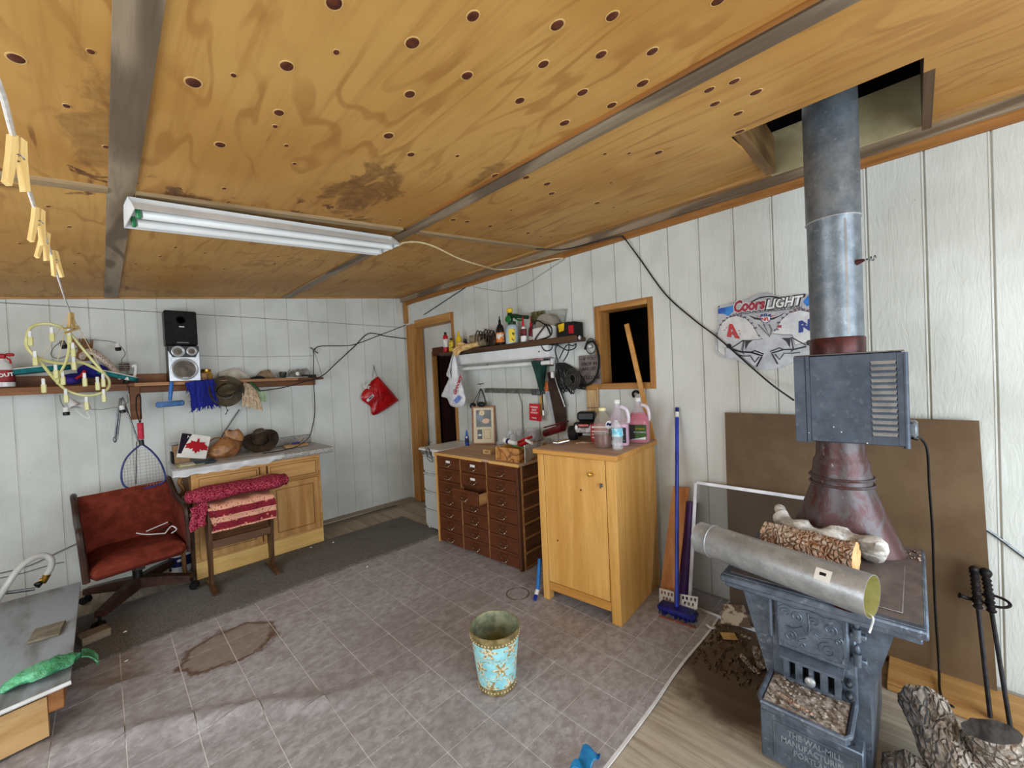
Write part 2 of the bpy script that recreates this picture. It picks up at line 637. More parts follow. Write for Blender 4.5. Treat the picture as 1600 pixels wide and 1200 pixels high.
# vinyl sheet: a thin base (shows as the pale joint lines) and one raised piece per tile
RIDGES = [
    ([(-0.437, 3.324), (-0.071, 2.971), (0.12, 2.90)], 0.024, 0.045),
    ([(-0.30, 2.72), (-0.071, 2.56), (0.242, 2.36), (0.442, 2.23), (0.702, 2.0), (1.0, 1.92)], 0.030, 0.05),
    ([(1.15, 1.62), (1.52, 1.47), (1.72, 1.30)], 0.006, 0.03),
    ([(-0.35, 2.15), (0.1, 1.95), (0.5, 1.62)], 0.014, 0.05),
]


def floor_h(x, y):
    h = 0.0
    for pl, hh, w in RIDGES:
        best, bt = 9.0, 0
        for k in range(len(pl) - 1):
            a, b = Vector(pl[k]), Vector(pl[k + 1])
            ab = b - a
            t = max(0, min(1, (Vector((x, y)) - a).dot(ab) / ab.length_squared))
            d = (Vector((x, y)) - a - ab * t).length
            if d < best:
                best, bt = d, (k + t) / (len(pl) - 1)
        h += hh * math.exp(-(best / w) ** 2) * math.sin(math.pi * min(1, max(0, 0.12 + 0.8 * bt)))
    return h + 0.0015 * noise.noise((x * 3, y * 3, 0))


EDGE_Y = 0.875
def edge_y(x):
    return EDGE_Y + 0.030 * noise.noise((x * 1.7, 3.3, 0)) + 0.02 * max(0, 1.35 - x) * 1.5


def vin_sheet(u, v):
    x = -1.25 + u * (XR - 0.01 + 1.25)
    y0 = edge_y(x) - 0.012
    y = y0 + v * (3.62 - y0)
    return (x, y, floor_h(x, y) * 0.8 - 0.0019)


vb = MB().sheet(vin_sheet, 110, 90, 0.005)
vinyl = struct('floor_vinyl_sheet', vb, m_groove_light, smooth=True)
vinyl['label'] = 'grey vinyl sheet flooring printed as square tiles'
TXS, TYS = 0.2277, 0.2245
tiles = 0
for i in range(-5, 13):
    for j in range(-1, 12):
        x0, x1 = i * TXS + 0.0023, (i + 1) * TXS - 0.0023
        y0, y1 = 0.922 + j * TYS + 0.0023, 0.922 + (j + 1) * TYS - 0.0023
        if x1 > XR - 0.01:
            x1 = XR - 0.012
        if x1 - x0 < 0.03:
            continue
        if j == -1 and y1 < edge_y((x0 + x1) / 2) + 0.004:
            continue
        tb = MB()
        n = 6

        def tf(u, v, x0=x0, x1=x1, y0=y0, y1=y1, j=j):
            x = x0 + (x1 - x0) * u
            ya = max(y0, edge_y(x)) if j == -1 else y0
            y = ya + (y1 - ya) * v
            return (x, y, floor_h(x, y))
        tb.sheet(tf, n, n, 0.0022)
        sub(vinyl, 'tile', tb, m_vin)
        tiles += 1

# ---------------------------------------------------------------- right wall (x = XR) with doorway and hatch opening
GR0, GS = 1.395, 0.206
ys = sorted(GR0 + GS * k for k in range(-16, 16))
DOOR_Y0, DOOR_Y1, DOOR_Z = 3.66, 4.53, 2.205
HA_Y0, HA_Y1, HA_Z0, HA_Z1 = 1.312, 1.797, 1.367, 2.021


def rect_minus(y0, y1, z0, z1, holes):
    """split one siding strip around the openings"""
    out = [(y0, y1, z0, z1)]
    for (a, b, c, d) in holes:
        nxt = []
        for (p, q, r, s) in out:
            if q <= a or p >= b or s <= c or r >= d:
                nxt.append((p, q, r, s)); continue
            if p < a: nxt.append((p, a, r, s))
            if q > b: nxt.append((b, q, r, s))
            p2, q2 = max(p, a), min(q, b)
            if r < c: nxt.append((p2, q2, r, c))
            if s > d: nxt.append((p2, q2, d, s))
        out = nxt
    return out


HOLES = [(HA_Y0, HA_Y1, HA_Z0, HA_Z1), (DOOR_Y0, DOOR_Y1, -0.1, DOOR_Z)]
wb = MB()
for (p, q, r, s) in rect_minus(-1.7, YB + 0.1, -0.06, 2.60, HOLES):
    wb.box((XR + 0.003, p, r), (XR + 0.10, q, s))
wall_right = struct('wall_right', wb, m_white)
for k in range(len(ys) - 1):
    a, b = ys[k] + 0.003, ys[k + 1] - 0.003
    if b > YB:
        b = YB - 0.002
    if b - a < 0.01 or b < -1.6:
        continue
    mb = MB()
    zt = 2.50
    zb = 0.0 if a < 3.3 else 0.0
    for (p, q, r, s) in rect_minus(a, b, zb, zt, HOLES + [(3.655, 3.70, 2.205, 2.6), (4.50, 4.70, 2.0, 2.6)]):
        if q - p > 0.004 and s - r > 0.004:
            mb.box((XR - 0.006, p, r), (XR + 0.003, q, s), 0.0025)
            # the raised bead along each groove edge of this siding
            if q - p > 0.15:
                mb.box((XR - 0.008, p + 0.001, r), (XR - 0.005, p + 0.007, s), 0.001)
    if mb.v:
        sub(wall_right, 'siding_board', mb, m_side, smooth=False)

# doorway post, header, jamb and the shallow recess behind
post = struct('trim_1', MB().box((XR - 0.055, 4.395, 0), (XR + 0.10, 4.54, DOOR_Z + 0.002), 0.003), m_pinez)
post['label'] = 'pine door post in the far corner'
struct('trim_2', MB().box((XR - 0.02, 3.665, DOOR_Z - 0.045), (XR + 0.125, 4.395, DOOR_Z + 0.045), 0.003), m_pine)
struct('trim_3', MB().box((XR - 0.012, 3.615, 0), (XR + 0.125, 3.665, DOOR_Z + 0.045), 0.003), m_pinez)
struct('trim_4', MB().box((XR - 0.03, 4.56, 2.24), (XR + 0.02, 4.625, 2.5), 0.003), m_pinez)
RX0 = XR + 0.125
rb = MB()
for (p, q, r, s) in rect_minus(3.4, 4.9, -0.06, 2.4, [(3.70, 4.235, -0.1, 1.90)]):
    rb.box((RX0, p, r), (RX0 + 0.05, q, s))
struct('wall_recess', rb, m_side)
dt = MB()
dt.box((RX0 - 0.012, 4.225, 0), (RX0 + 0.05, 4.255, 1.86), 0.002)
struct('trim_5', dt, m_pinez)
struct('trim_6', MB().box((RX0 - 0.012, 3.68, 1.80), (RX0 + 0.05, 4.235, 1.90), 0.002), WOOD('dark_stained_head', C(96, 52, 34), C(64, 32, 20), axis=1, scale=12, world=True))
# dark room beyond doorway and hatch
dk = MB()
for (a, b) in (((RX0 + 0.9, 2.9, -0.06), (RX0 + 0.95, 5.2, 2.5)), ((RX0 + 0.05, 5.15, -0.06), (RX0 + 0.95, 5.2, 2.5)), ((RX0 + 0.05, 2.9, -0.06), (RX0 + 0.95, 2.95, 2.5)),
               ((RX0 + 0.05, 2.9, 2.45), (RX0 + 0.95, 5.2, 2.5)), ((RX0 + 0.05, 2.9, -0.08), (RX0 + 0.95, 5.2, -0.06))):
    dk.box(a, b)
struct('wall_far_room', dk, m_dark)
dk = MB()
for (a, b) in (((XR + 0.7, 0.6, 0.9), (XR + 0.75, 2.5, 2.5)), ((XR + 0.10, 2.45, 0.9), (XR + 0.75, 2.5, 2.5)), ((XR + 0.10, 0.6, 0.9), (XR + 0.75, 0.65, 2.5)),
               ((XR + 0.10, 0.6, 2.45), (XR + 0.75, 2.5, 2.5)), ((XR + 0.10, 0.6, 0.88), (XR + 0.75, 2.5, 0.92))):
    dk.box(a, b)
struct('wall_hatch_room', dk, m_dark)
drp = MB().sheet(lambda u, v: (RX0 + 0.10 + 0.012 * math.sin(u * 38), 3.98 + 0.26 * u, 0.02 + 1.80 * v), 24, 4, 0.006)
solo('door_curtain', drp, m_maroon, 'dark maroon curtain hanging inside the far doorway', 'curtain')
dsh = thing('store_shelf', 'dim wire shelf standing inside the dark far doorway', 'shelf', (RX0 + 0.45, 3.86, 0))
m_dimgrey = MAT('dim_grey_metal', C(92, 90, 86), C(60, 58, 55), rough=0.5)
for k, z in enumerate((0.55, 0.90, 1.10)):
    sub(dsh, 'shelf_board', MB().box((RX0 + 0.30, 3.72, z), (RX0 + 0.60, 3.97, z + 0.02), 0.004), m_dimgrey)
for (x, y) in ((0.31, 3.73), (0.31, 3.96), (0.59, 3.73), (0.59, 3.96)):
    sub(dsh, 'upright', MB().cyl((RX0 + x, y, 0), (RX0 + x, y, 1.25), 0.008), m_dimgrey)

# hatch opening: rough wood lining
hb = thing('hatch_frame', 'rough pine frame lining the open square hatch in the siding', 'frame', (XR, 1.55, HA_Z0))
for nm, a, b in (('jamb', (XR - 0.012, HA_Y0, HA_Z0), (XR + 0.105, HA_Y0 + 0.04, HA_Z1)), ('jamb', (XR - 0.012, HA_Y1 - 0.045, HA_Z0), (XR + 0.14, HA_Y1, HA_Z1)),
                 ('head_board', (XR - 0.012, HA_Y0 + 0.04, HA_Z1 - 0.045), (XR + 0.14, HA_Y1 - 0.045, HA_Z1)),
                 ('sill_board', (XR - 0.02, HA_Y0 + 0.04, HA_Z0), (XR + 0.14, HA_Y1 - 0.045, HA_Z0 + 0.045))):
    sub(hb, nm, MB().box(a, b, 0.003), m_pinez if nm == 'jamb' else m_pine)
sub(hb, 'sill_end', MB().box((XR - 0.03, HA_Y1 - 0.01, HA_Z0 - 0.005), (XR - 0.003, HA_Y1 + 0.105, HA_Z0 + 0.045), 0.003), m_pine)

# ---------------------------------------------------------------- back wall (y = YB)
xs = [-0.049 + GS * k for k in range(-6, 15)]
bb = MB()
bb.prism([(-1.7, -0.06), (XR + 0.1, -0.06), (XR + 0.1, ceil_z(XR + 0.1) + 0.05), (-1.7, ceil_z(-1.7) + 0.05)], -0.1, -0.003, on_back(0, 0))
wall_back = struct('wall_back', bb, m_white)
for k in range(len(xs) - 1):
    a, b = xs[k] + 0.003, min(xs[k + 1] - 0.003, XR - 0.012)
    if b - a < 0.02:
        continue
    top = 2.30
    mb = MB()
    poly = [(a, 0.0), (b, 0.0), (b, ceil_z(b) - 0.01), (a, ceil_z(a) - 0.01)]
    if b > 2.70:     # siding torn away at the top of the far corner
        poly = [(a, 0.0), (b, 0.0), (b, 2.20), (b - 0.05, 2.23), (b - 0.06, 2.33), (b - 0.09, 2.36), (b - 0.10, ceil_z(b) - 0.01), (a, ceil_z(a) - 0.01)]
    mb.prism(poly, -0.003, 0.004, on_back(0, 0))
    mb.box((a, 0, 0.0035), (a + 0.005, 2.2, 0.0055), 0.0008, on_back(0, 0))
    sub(wall_back, 'siding_board', mb, m_side, smooth=False)
hz = MB()
hz.tube([on_back(-0.6, 0, 0.006) @ Vector((0, 2.205, 0)), on_back(0, 0, 0.006) @ Vector((1.2, 2.206, 0)), on_back(0, 0, 0.006) @ Vector((2.72, 2.195, 0))], 0.0028, 6)
solo('wall_wire', hz, MAT('grey_wire', C(128, 122, 110), rough=0.6), 'thin grey wire stretched level high along the back wall', 'wire')
solo('wall_seam_wire', MB().tube([(0.641, 4.648, 1.827), (1.089, 4.648, 1.818), (1.635, 4.648, 1.829)], 0.0022, 6), MAT('dirty_white_wire', C(150, 146, 132), rough=0.6), 'short dirty wire running level just above the shelf right of the speakers', 'wire')
struct('trim_7', MB().prism([(-1.6, ceil_z(-1.6) - 0.012), (2.74, ceil_z(2.74) - 0.012), (2.74, ceil_z(2.74) + 0.012), (-1.6, ceil_z(-1.6) + 0.012)], 0.004, 0.03, on_back(0, 0)),
       WOOD('thin_ceiling_strip', C(196, 150, 90), C(160, 112, 58), axis=0, scale=14, world=True))
struct('baseboard_back', MB().box((1.47, YB - 0.12, -0.012), (XR - 0.06, YB - 0.004, 0.02), 0.004), WOOD('dusty_base_board', C(168, 154, 134), C(138, 124, 106), axis=0, scale=10, world=True))
struct('trim_8', MB().box((1.46, YB - 0.17, -0.012), (2.45, YB - 0.12, 0.006), 0.002), WOOD('grimy_floor_strip', C(118, 106, 90), C(86, 74, 60), axis=0, scale=10, world=True))

# left wall and front wall (behind the photographer): a wide open doorway lets the day in; the side opening is added for fill
lw = MB()
for (p, q, r, s) in rect_minus(-1.7, YB + 0.1, -0.06, 2.25, [(0.5, 3.3, 0.68, 2.02)]):
    lw.box((-1.6, p, r), (-1.5, q, s))
struct('wall_left', lw, m_white)
fw = MB()
fw.box((-1.6, -1.7, -0.06), (-0.85, -1.6, 2.15))
fw.box((2.40, -1.7, -0.06), (XR + 0.1, -1.6, 2.6))
fw.box((-1.6, -1.7, 2.2), (XR + 0.1, -1.6, 2.2 + 0.2))
struct('wall_front', fw, m_white)
gp = MB().box((-9, -14, -0.30), (10, -1.7, -0.12))
struct('ground', gp, MAT('outside_gravel_yard', C(176, 170, 158), C(140, 134, 122), 3, world=True, rough=0.9))

# ---------------------------------------------------------------- ceiling: plywood sheets, battens, flue opening
def cz_box(mb, x0, x1, y0, y1, off0, off1):
    """a board that follows the slope: off0..off1 above the ceiling plane"""
    vs = [(x, y, ceil_z(x) + o) for x in (x0, x1) for y in (y0, y1) for o in (off0, off1)]
    mb.add(vs, [(0, 1, 3, 2), (4, 6, 7, 5), (0, 4, 5, 1), (2, 3, 7, 6), (0, 2, 6, 4), (1, 5, 7, 3)])
    return mb


F_X0, F_X1, F_Y0, F_Y1 = 1.985, 2.64, -0.042, 0.56
cb = MB()
cz_box(cb, -1.7, F_X0, -1.7, YB + 0.1, 0.014, 0.06)
cz_box(cb, F_X0, XR + 0.2, F_Y1, YB + 0.1, 0.014, 0.06)
cz_box(cb, F_X0, XR + 0.2, -1.7, F_Y0, 0.014, 0.06)
ceiling = struct('ceiling', cb, m_dark)
def sheet_part(x0, x1, y0, y1, hole=False):
    mb = MB()
    if not hole:
        cz_box(mb, x0, x1, y0, y1, 0.0, 0.013)
    else:
        cz_box(mb, x0, F_X0, y0, y1, 0, 0.013)
        cz_box(mb, F_X0, F_X1, F_Y1, y1, 0, 0.013)
        cz_box(mb, F_X0, F_X1, y0, F_Y0, 0, 0.013)
        cz_box(mb, F_X1, x1, y0, y1, 0, 0.013)
    return sub(ceiling, 'plywood_sheet', mb, m_plyw, smooth=False)


P_left_front = sheet_part(-1.5, 0.078, -1.6, 2.196)
P_left_back = sheet_part(-1.5, 0.078, 2.204, YB)
P_mid_front = sheet_part(0.086, 1.335, -1.6, 2.196)
P_mid_back = sheet_part(0.086, 1.335, 2.204, YB)
P_right_front = sheet_part(1.343, 2.70, -1.6, 2.196, hole=True)
P_right_back = sheet_part(1.343, 2.70, 2.204, YB)


def batten(x0, x1, y0, y1, d, mat, name='batten'):
    return sub(ceiling, name, cz_box(MB(), x0, x1, y0, y1, -d, 0.001), mat, smooth=False)


batten(0.05, 0.128, -1.6, 2.20, 0.008, m_grey)
batten(0.046, 0.124, 2.20, YB - 0.03, 0.008, m_grey)
# the middle joint: a flat grey board with a dark gap on its left
batten(1.350, 1.432, -1.6, YB - 0.03, 0.010, m_grey)
batten(1.322, 1.334, -1.6, 1.9, 0.012, m_crown)
batten(0.128, 1.322, 2.175, 2.225, 0.016, m_greyx)
batten(-1.5, 0.05, 2.165, 2.215, 0.014, m_greyx)
batten(1.44, 2.66, 2.18, 2.225, 0.016, m_greyx)

KN = [
  # (x, y, elongation radius) on the sheets
  (0.395, 0.884, 0.0175),
  (0.375, 1.140, 0.0175),
  (0.206, 1.335, 0.0175),
  (0.417, 1.358, 0.0155),
  (0.317, 1.643, 0.0155),
  (0.592, 0.885, 0.0175),
  (0.662, 0.730, 0.0155),
  (0.851, 0.624, 0.0155),
  (0.943, 0.521, 0.0155),
  (0.783, 0.901, 0.0155),
  (0.932, 0.738, 0.0155),
  (1.040, 0.615, 0.0155),
  (0.693, 1.064, 0.0155),
  (0.753, 1.304, 0.0155),
  (0.890, 1.380, 0.0155),
  (1.000, 0.896, 0.0155),
  (1.142, 0.749, 0.0155),
  (1.240, 0.896, 0.0155),
  (1.320, 1.356, 0.0155),
  (1.468, 1.298, 0.0155),
  (1.624, 1.297, 0.0155),
  (1.155, 0.517, 0.0155),
  (1.272, 0.606, 0.0155),
  (1.293, 0.731, 0.0155),
  (1.511, 0.482, 0.0155),
  (1.537, 0.411, 0.0155),
  (1.625, 0.501, 0.0155),
  (1.682, 0.382, 0.0155),
  (1.785, 0.468, 0.0155),
  (1.960, 0.510, 0.0155),
  (1.821, 0.805, 0.0155),
  (-0.104, 1.446, 0.0155),
  (1.516, 1.934, 0.0155),
  (1.618, 1.927, 0.0155),
  (1.817, 1.936, 0.0155),
  (2.195, 1.947, 0.0155),
  (1.750, 1.369, 0.0155),
  (2.137, 1.333, 0.0155),
  (1.122, 0.328, 0.0155),
  (0.455, 1.021, 0.0075),
  (0.491, 1.542, 0.0075),
  (0.554, 1.661, 0.0075),
  (0.392, 2.010, 0.0075),
  (1.053, 1.295, 0.0075),
  (1.699, 0.885, 0.0075),
  (1.602, 0.949, 0.0075),
  (0.017, 1.332, 0.0075),
  (-0.033, 1.614, 0.0075),
  (0.043, 1.824, 0.0075),
  (-0.121, 2.482, 0.0075),
  (-0.073, 2.745, 0.0075),
  (-0.057, 3.225, 0.0075),
  (-0.082, 3.473, 0.0075),
  (0.329, 2.972, 0.0075),
  (0.477, 3.057, 0.0075),
  (0.181, 3.422, 0.0075),
  (0.424, 3.434, 0.0075),
  (0.646, 3.461, 0.0075),
  (0.247, 3.570, 0.0075),
  (0.873, 3.020, 0.0075),
  (0.908, 3.235, 0.0075),
  (1.122, 3.059, 0.0075),
  (1.812, 2.980, 0.0075),
  (1.729, 3.094, 0.0075),
  (1.847, 3.113, 0.0075),
  (1.952, 3.088, 0.0075),
  (1.572, 3.065, 0.0075),
  (2.008, 3.857, 0.0075),
  (1.713, 3.861, 0.0075),
  (0.842, 3.640, 0.0075),
  (1.730, 1.656, 0.0075),
  (2.359, 1.967, 0.0075),
  (2.470, 1.959, 0.0075),
  (1.234, 2.059, 0.0075),
  (2.319, 1.328, 0.0075),
  (2.485, 1.325, 0.0075),
  (1.930, 1.114, 0.0075),
  (0.428, 1.439, 0.0075),
  (0.279, 1.248, 0.0075),
  (1.769, 3.760, 0.0075),
  (1.767, 2.653, 0.0075),
  (2.038, 2.782, 0.0075),
  (2.509, 3.331, 0.0075),
  (2.106, 2.610, 0.0075),
  (2.302, 3.719, 0.0075),
  (1.882, 3.447, 0.0075),
  (1.390, 3.412, 0.0075),
  (1.089, 3.251, 0.0075),
  (-0.253, 3.097, 0.0075),
  (-0.240, 3.749, 0.0075),
  (-0.162, 4.031, 0.0075),
  (-0.316, 4.052, 0.0075),
  (0.280, 3.196, 0.0075),
  (0.495, 3.705, 0.0075),
  (0.851, 3.889, 0.0075),
]
sheets = {}
for (x, y, r) in KN:
    sh = (P_left_front, P_left_back) if x < 0.08 else ((P_mid_front, P_mid_back) if x < 1.34 else (P_right_front, P_right_back))
    sh = sh[0] if y < 2.2 else sh[1]
    A = frame((x, y, ceil_z(x)), (0.10404, 0, -1), (1, 0, 0))
    d = sheets.setdefault(sh.name, (sh, MB(), MB()))
    rr = r * random.uniform(0.9, 1.1)
    d[1].lathe([(rr * 1.16, 0.0002), (rr * 1.13, 0.0009), (0, 0.0010)], 16, A, sx=1.0, sy=1.2)
    d[2].lathe([(rr, 0.0008), (rr * 0.9, 0.0022), (rr * 0.4, 0.0028), (0, 0.0028)], 16, A, sx=0.95, sy=1.15)
for sh, ha, kn in sheets.values():
    sub(sh, 'pale_rings', ha, m_halo)['kind'] = 'stuff'
    sub(sh, 'knots', kn, m_knot)['kind'] = 'stuff'

# crown boards on top of the right wall
for nm, x0, x1, z0, z1, m in (('trim_9', XR - 0.028, XR + 0.02, 2.469, 2.53, m_crown), ('trim_10', XR - 0.060, XR - 0.028, 2.512, 2.565, m_grey)):
    struct(nm, MB().box((x0, -1.6, z0), (x1, YB - 0.03, z1), 0.004), m)
cwn = MB()
cz_box(cwn, XR - 0.13, XR - 0.055, -1.6, YB - 0.03, -0.016, 0.002)
struct('trim_11', cwn, WOOD('ceiling_edge_strip', C(190, 146, 88), C(146, 104, 60), axis=1, scale=14, world=True))
# flue box
fb = MB()
fz = ceil_z(2.6)
fb.box((F_X1 - 0.004, F_Y0 - 0.01, fz - 0.03), (F_X1 + 0.012, F_Y1 - 0.02, fz + 0.20))
fbx = struct('trim_12', fb, m_hole)
fb = MB().box((F_X0 - 0.1, F_Y0 - 0.1, fz + 0.30), (F_X1 + 0.2, F_Y1 + 0.1, fz + 0.33))
fb.box((F_X1 + 0.02, F_Y0 - 0.1, fz), (F_X1 + 0.06, F_Y1 + 0.1, fz + 0.33))
fb.box((F_X0 - 0.06, F_Y0 - 0.1, fz - 0.01), (F_X0 - 0.02, F_Y1 + 0.1, fz + 0.33))
struct('roof', fb, m_dark)
m_block = WOOD('rough_roof_block', C(160, 124, 78), C(112, 82, 48), axis=0, scale=16, world=True)
fb = MB().box((F_X0 + 0.02, F_Y1 - 0.045, ceil_z(2.1) + 0.02), (F_X1 - 0.03, F_Y1 + 0.0, fz + 0.16))
struct('trim_13', fb, m_block)
fb = MB()
fb.box((F_X0, F_Y0 - 0.03, ceil_z(2.0) + 0.012), (F_X1, F_Y0 + 0.0, fz + 0.3))
struct('trim_14', fb, WOOD('dark_roof_joist', C(92, 66, 42), C(60, 40, 26), axis=0, scale=16, world=True))

# ================================================================ left half: back wall, counter, chair
rnd = random.Random(11)
m_shelfw = WOOD('old_brown_shelf_wood', C(142, 92, 54), C(98, 58, 32), axis=0, scale=12, world=True)
m_shelfp = WOOD('bare_shelf_edge', C(176, 130, 88), C(146, 100, 62), axis=0, scale=14, world=True)
m_blk = MAT('black_plastic', C(20, 20, 22), C(12, 12, 13), 20, rough=0.4, spec=0.4)
m_blkm = MAT('black_matt', C(26, 24, 24), C(14, 13, 13), 20, rough=0.8)
m_wht = MAT('white_plastic', C(232, 232, 230), C(214, 214, 210), 6, rough=0.4)
m_silv = MAT('silver_plastic', C(196, 198, 200), C(180, 182, 186), 10, rough=0.3, metal=0.3)
m_grey2 = MAT('mid_grey_plastic', C(120, 118, 112), C(104, 102, 96), 10, rough=0.5)
m_cable = MAT('black_cable_sheath', C(44, 44, 44), C(30, 30, 30), 30, rough=0.55)
m_crm = MAT('cream_cable_sheath', C(226, 206, 164), C(206, 184, 140), 30, rough=0.5)
m_red = MAT('red_plastic', C(190, 30, 38), C(160, 20, 28), 10, rough=0.35)
m_yel = MAT('yellow_plastic', C(232, 196, 30), C(214, 172, 20), 10, rough=0.4)
m_steel = MAT('tool_steel', C(128, 130, 132), C(96, 98, 100), 30, rough=0.4, metal=0.8)
m_chrome = MAT('bright_chrome', C(214, 216, 218), C(180, 182, 186), 20, rough=0.15, metal=1.0)
m_brass = MAT('brass', C(206, 160, 70), C(160, 118, 44), 30, rough=0.35, metal=0.9)
m_paper = MAT('white_paper', C(232, 230, 224), C(216, 212, 204), 6, rough=0.8)
m_card = MAT('brown_cardboard', C(172, 140, 104), C(148, 116, 82), 8, rough=0.85)
m_navy = MAT('navy_print', C(26, 34, 88), C(18, 24, 66), 10, rough=0.5)

# ---- long wall shelf
sh = thing('wall_shelf', 'long rough brown plank shelf on the back wall above the counter', 'shelf', (0.2, 4.55, 1.52))
sub(sh, 'shelf_board', MB().box((-1.25, 4.452, 1.568), (1.655, 4.65, 1.592), 0.003), m_shelfw)
sub(sh, 'support_rail', MB().box((0.15, 4.625, 1.513), (1.63, 4.652, 1.567), 0.003), m_shelfw)
sub(sh, 'front_lip', MB().box((0.18, 4.436, 1.566), (1.40, 4.4515, 1.594), 0.003), m_shelfp)
sub(sh, 'front_lip', MB().box((-1.25, 4.432, 1.535), (0.14, 4.4515, 1.588), 0.003), m_shelfw)
sub(sh, 'back_rail', MB().box((-0.9, 4.632, 1.5925), (0.40, 4.652, 1.672), 0.003), m_shelfw)
sub(sh, 'bracket', MB().box((0.150, 4.44, 1.30), (0.215, 4.462, 1.566), 0.004), m_shelfw)

# ---- loudspeakers
lo = thing('bookshelf_speaker', 'silver two-way loudspeaker with bare round cones standing on the shelf', 'speaker', (0.51, 4.53, 1.593))
sub(lo, 'cabinet', MB().box((0.40, 4.462, 1.5935), (0.612, 4.63, 1.902), 0.006), m_blk)
fb = MB()
fb.prism([(0.402, 1.60), (0.61, 1.60), (0.61, 1.855), (0.585, 1.80), (0.43, 1.80), (0.402, 1.855)], 0.0, 0.012, Matrix(((1, 0, 0, 0), (0, 0, -1, 4.463), (0, 1, 0, 0), (0, 0, 0, 1))))
sub(lo, 'front_panel', fb, m_silv)
def ring(c, r, w, mat, o, nm):
    A = frame(c, (0, -1, 0), (1, 0, 0))
    return sub(o, nm, MB().lathe([(r, 0), (r, 0.010), (r - w * 0.4, 0.014), (r - w, 0.006), (r - w, 0.0)], 28, A), mat)
def cone(c, r, mat, o, nm):
    A = frame(c, (0, -1, 0), (1, 0, 0))
    return sub(o, nm, MB().lathe([(r, 0.006), (r * 0.42, -0.012 + 0.010), (r * 0.38, 0.004), (r * 0.2, 0.009), (0, 0.010)], 24, A), mat)
m_conew = MAT('speaker_cone_grey', C(112, 104, 92), C(84, 76, 66), 14, rough=0.6)
for (x, z, r, w) in ((0.505, 1.698, 0.094, 0.018), (0.468, 1.850, 0.047, 0.018), (0.561, 1.853, 0.038, 0.016)):
    rg = ring((x, 4.4505, z), r, w, m_silv, lo, 'driver_ring')
    cone((x, 4.4505, z), r - w, m_conew, rg, 'driver_cone')
sub(lo, 'name_badge', MB().box((0.487, 4.439, 1.625), (0.525, 4.447, 1.630)), m_wht)
up = thing('black_speaker', 'black grille-fronted loudspeaker stacked upon the silver loudspeaker', 'speaker', (0.5, 4.53, 1.903))
sub(up, 'cabinet', MB().box((0.392, 4.475, 1.9035), (0.606, 4.635, 2.20), 0.006), m_blk)
gb = MB().box((0.390, 4.455, 1.908), (0.608, 4.4745, 2.198), 0.008)
sub(up, 'grille', gb, m_blkm)
sub(up, 'port_ring', MB().lathe([(0.034, 0.0), (0.031, 0.006), (0.026, 0.0)], 24, frame((0.50, 4.4545, 2.12), (0, -1, 0))), m_blk)
sub(up, 'name_badge', MB().box((0.485, 4.452, 2.058), (0.52, 4.4555, 2.066)), m_wht)
sub(up, 'lower_badge', MB().box((0.465, 4.452, 1.922), (0.545, 4.4555, 1.930)), m_grey2)

# ---- spray bottle at far left of the shelf
m_botw = GLASSY('clear_bottle_wall', C(226, 226, 224), 0.15, 0.75)
sp = thing('spray_bottle', 'white stain-remover spray bottle with a red trigger on the shelf end', 'bottle', (-0.47, 4.50, 1.593))
sub(sp, 'body', MB().lathe([(0.030, 0), (0.056, 0.004), (0.058, 0.05), (0.056, 0.12), (0.045, 0.16), (0.020, 0.185), (0.016, 0.20)], 24, T(-0.485, 4.50, 1.5935), sx=1.0, sy=0.62), m_botw)
sub(sp, 'label', MB().shell([(0.0590, 0.035), (0.0595, 0.05), (0.0575, 0.12)], 24, T(-0.485, 4.50, 1.5935), sx=1.0, sy=0.64), MAT('red_black_label', C(150, 34, 40), C(40, 22, 26), 12, rough=0.5))
sub(sp, 'lettering', text_mb('SHOUT', 0.034, 0.001, frame((-0.485, 4.461, 1.675), (0, -1, 0.05)) @ RZ(8), bold=0.001), m_wht)
tr = MB().box((-0.515, 4.485, 1.793), (-0.462, 4.515, 1.828), 0.008)
tr.box((-0.465, 4.490, 1.81), (-0.425, 4.510, 1.832), 0.006)
tr.tube([(-0.462, 4.5, 1.80), (-0.447, 4.5, 1.785), (-0.443, 4.5, 1.76)], 0.006, 6)
sub(sp, 'trigger', tr, m_red)

# ---- clutter at the left end of the shelf
m_teal = MAT('teal_foam', C(22, 112, 116), C(14, 88, 94), 22, rough=0.8, bump=0.3)
m_foamw = MAT('white_foam', C(226, 222, 212), C(206, 200, 188), 14, rough=0.8)
def slab(P, th, name, label, cat, m1, m2, w):
    """padded board: teal rim with a white top, run along P (two points), width w in depth"""
    a, b = Vector(P[0]), Vector(P[1])
    d = (b - a)
    L = d.length
    A = frame((a + b) / 2, d.cross(Vector((0, 1, 0))), d)
    o = thing(name, label, cat, tuple((a + b) / 2))
    def rr(sc): return [(math.copysign(abs(math.cos(t)) ** 0.35, math.cos(t)) * L / 2 * sc, math.copysign(abs(math.sin(t)) ** 0.45, math.sin(t)) * w / 2 * sc) for t in [2 * math.pi * k / 28 for k in range(28)]]
    sub(o, 'rim', MB().prism(rr(1.0), -th / 2, th / 2, A), m1)
    sub(o, 'cover', MB().prism(rr(0.985), th / 2, th / 2 + 0.006, A), m2)
    return o
m_spot = G('spotted_cover')
_v = m_spot.obj()
m_spot = m_spot.out(m_spot.mix(m_spot.ramp(m_spot.voro(_v, 70), 0.22, 0.34, 1, 0), C(226, 206, 190), C(110, 88, 78)), 0.8)
slab([(-0.435, 4.48, 1.695), (-0.16, 4.50, 1.732)], 0.034, 'kneeling_pad', 'teal-edged foam pad resting flat behind the clothes dryer on the shelf', 'pad', m_teal, m_foamw, 0.16)
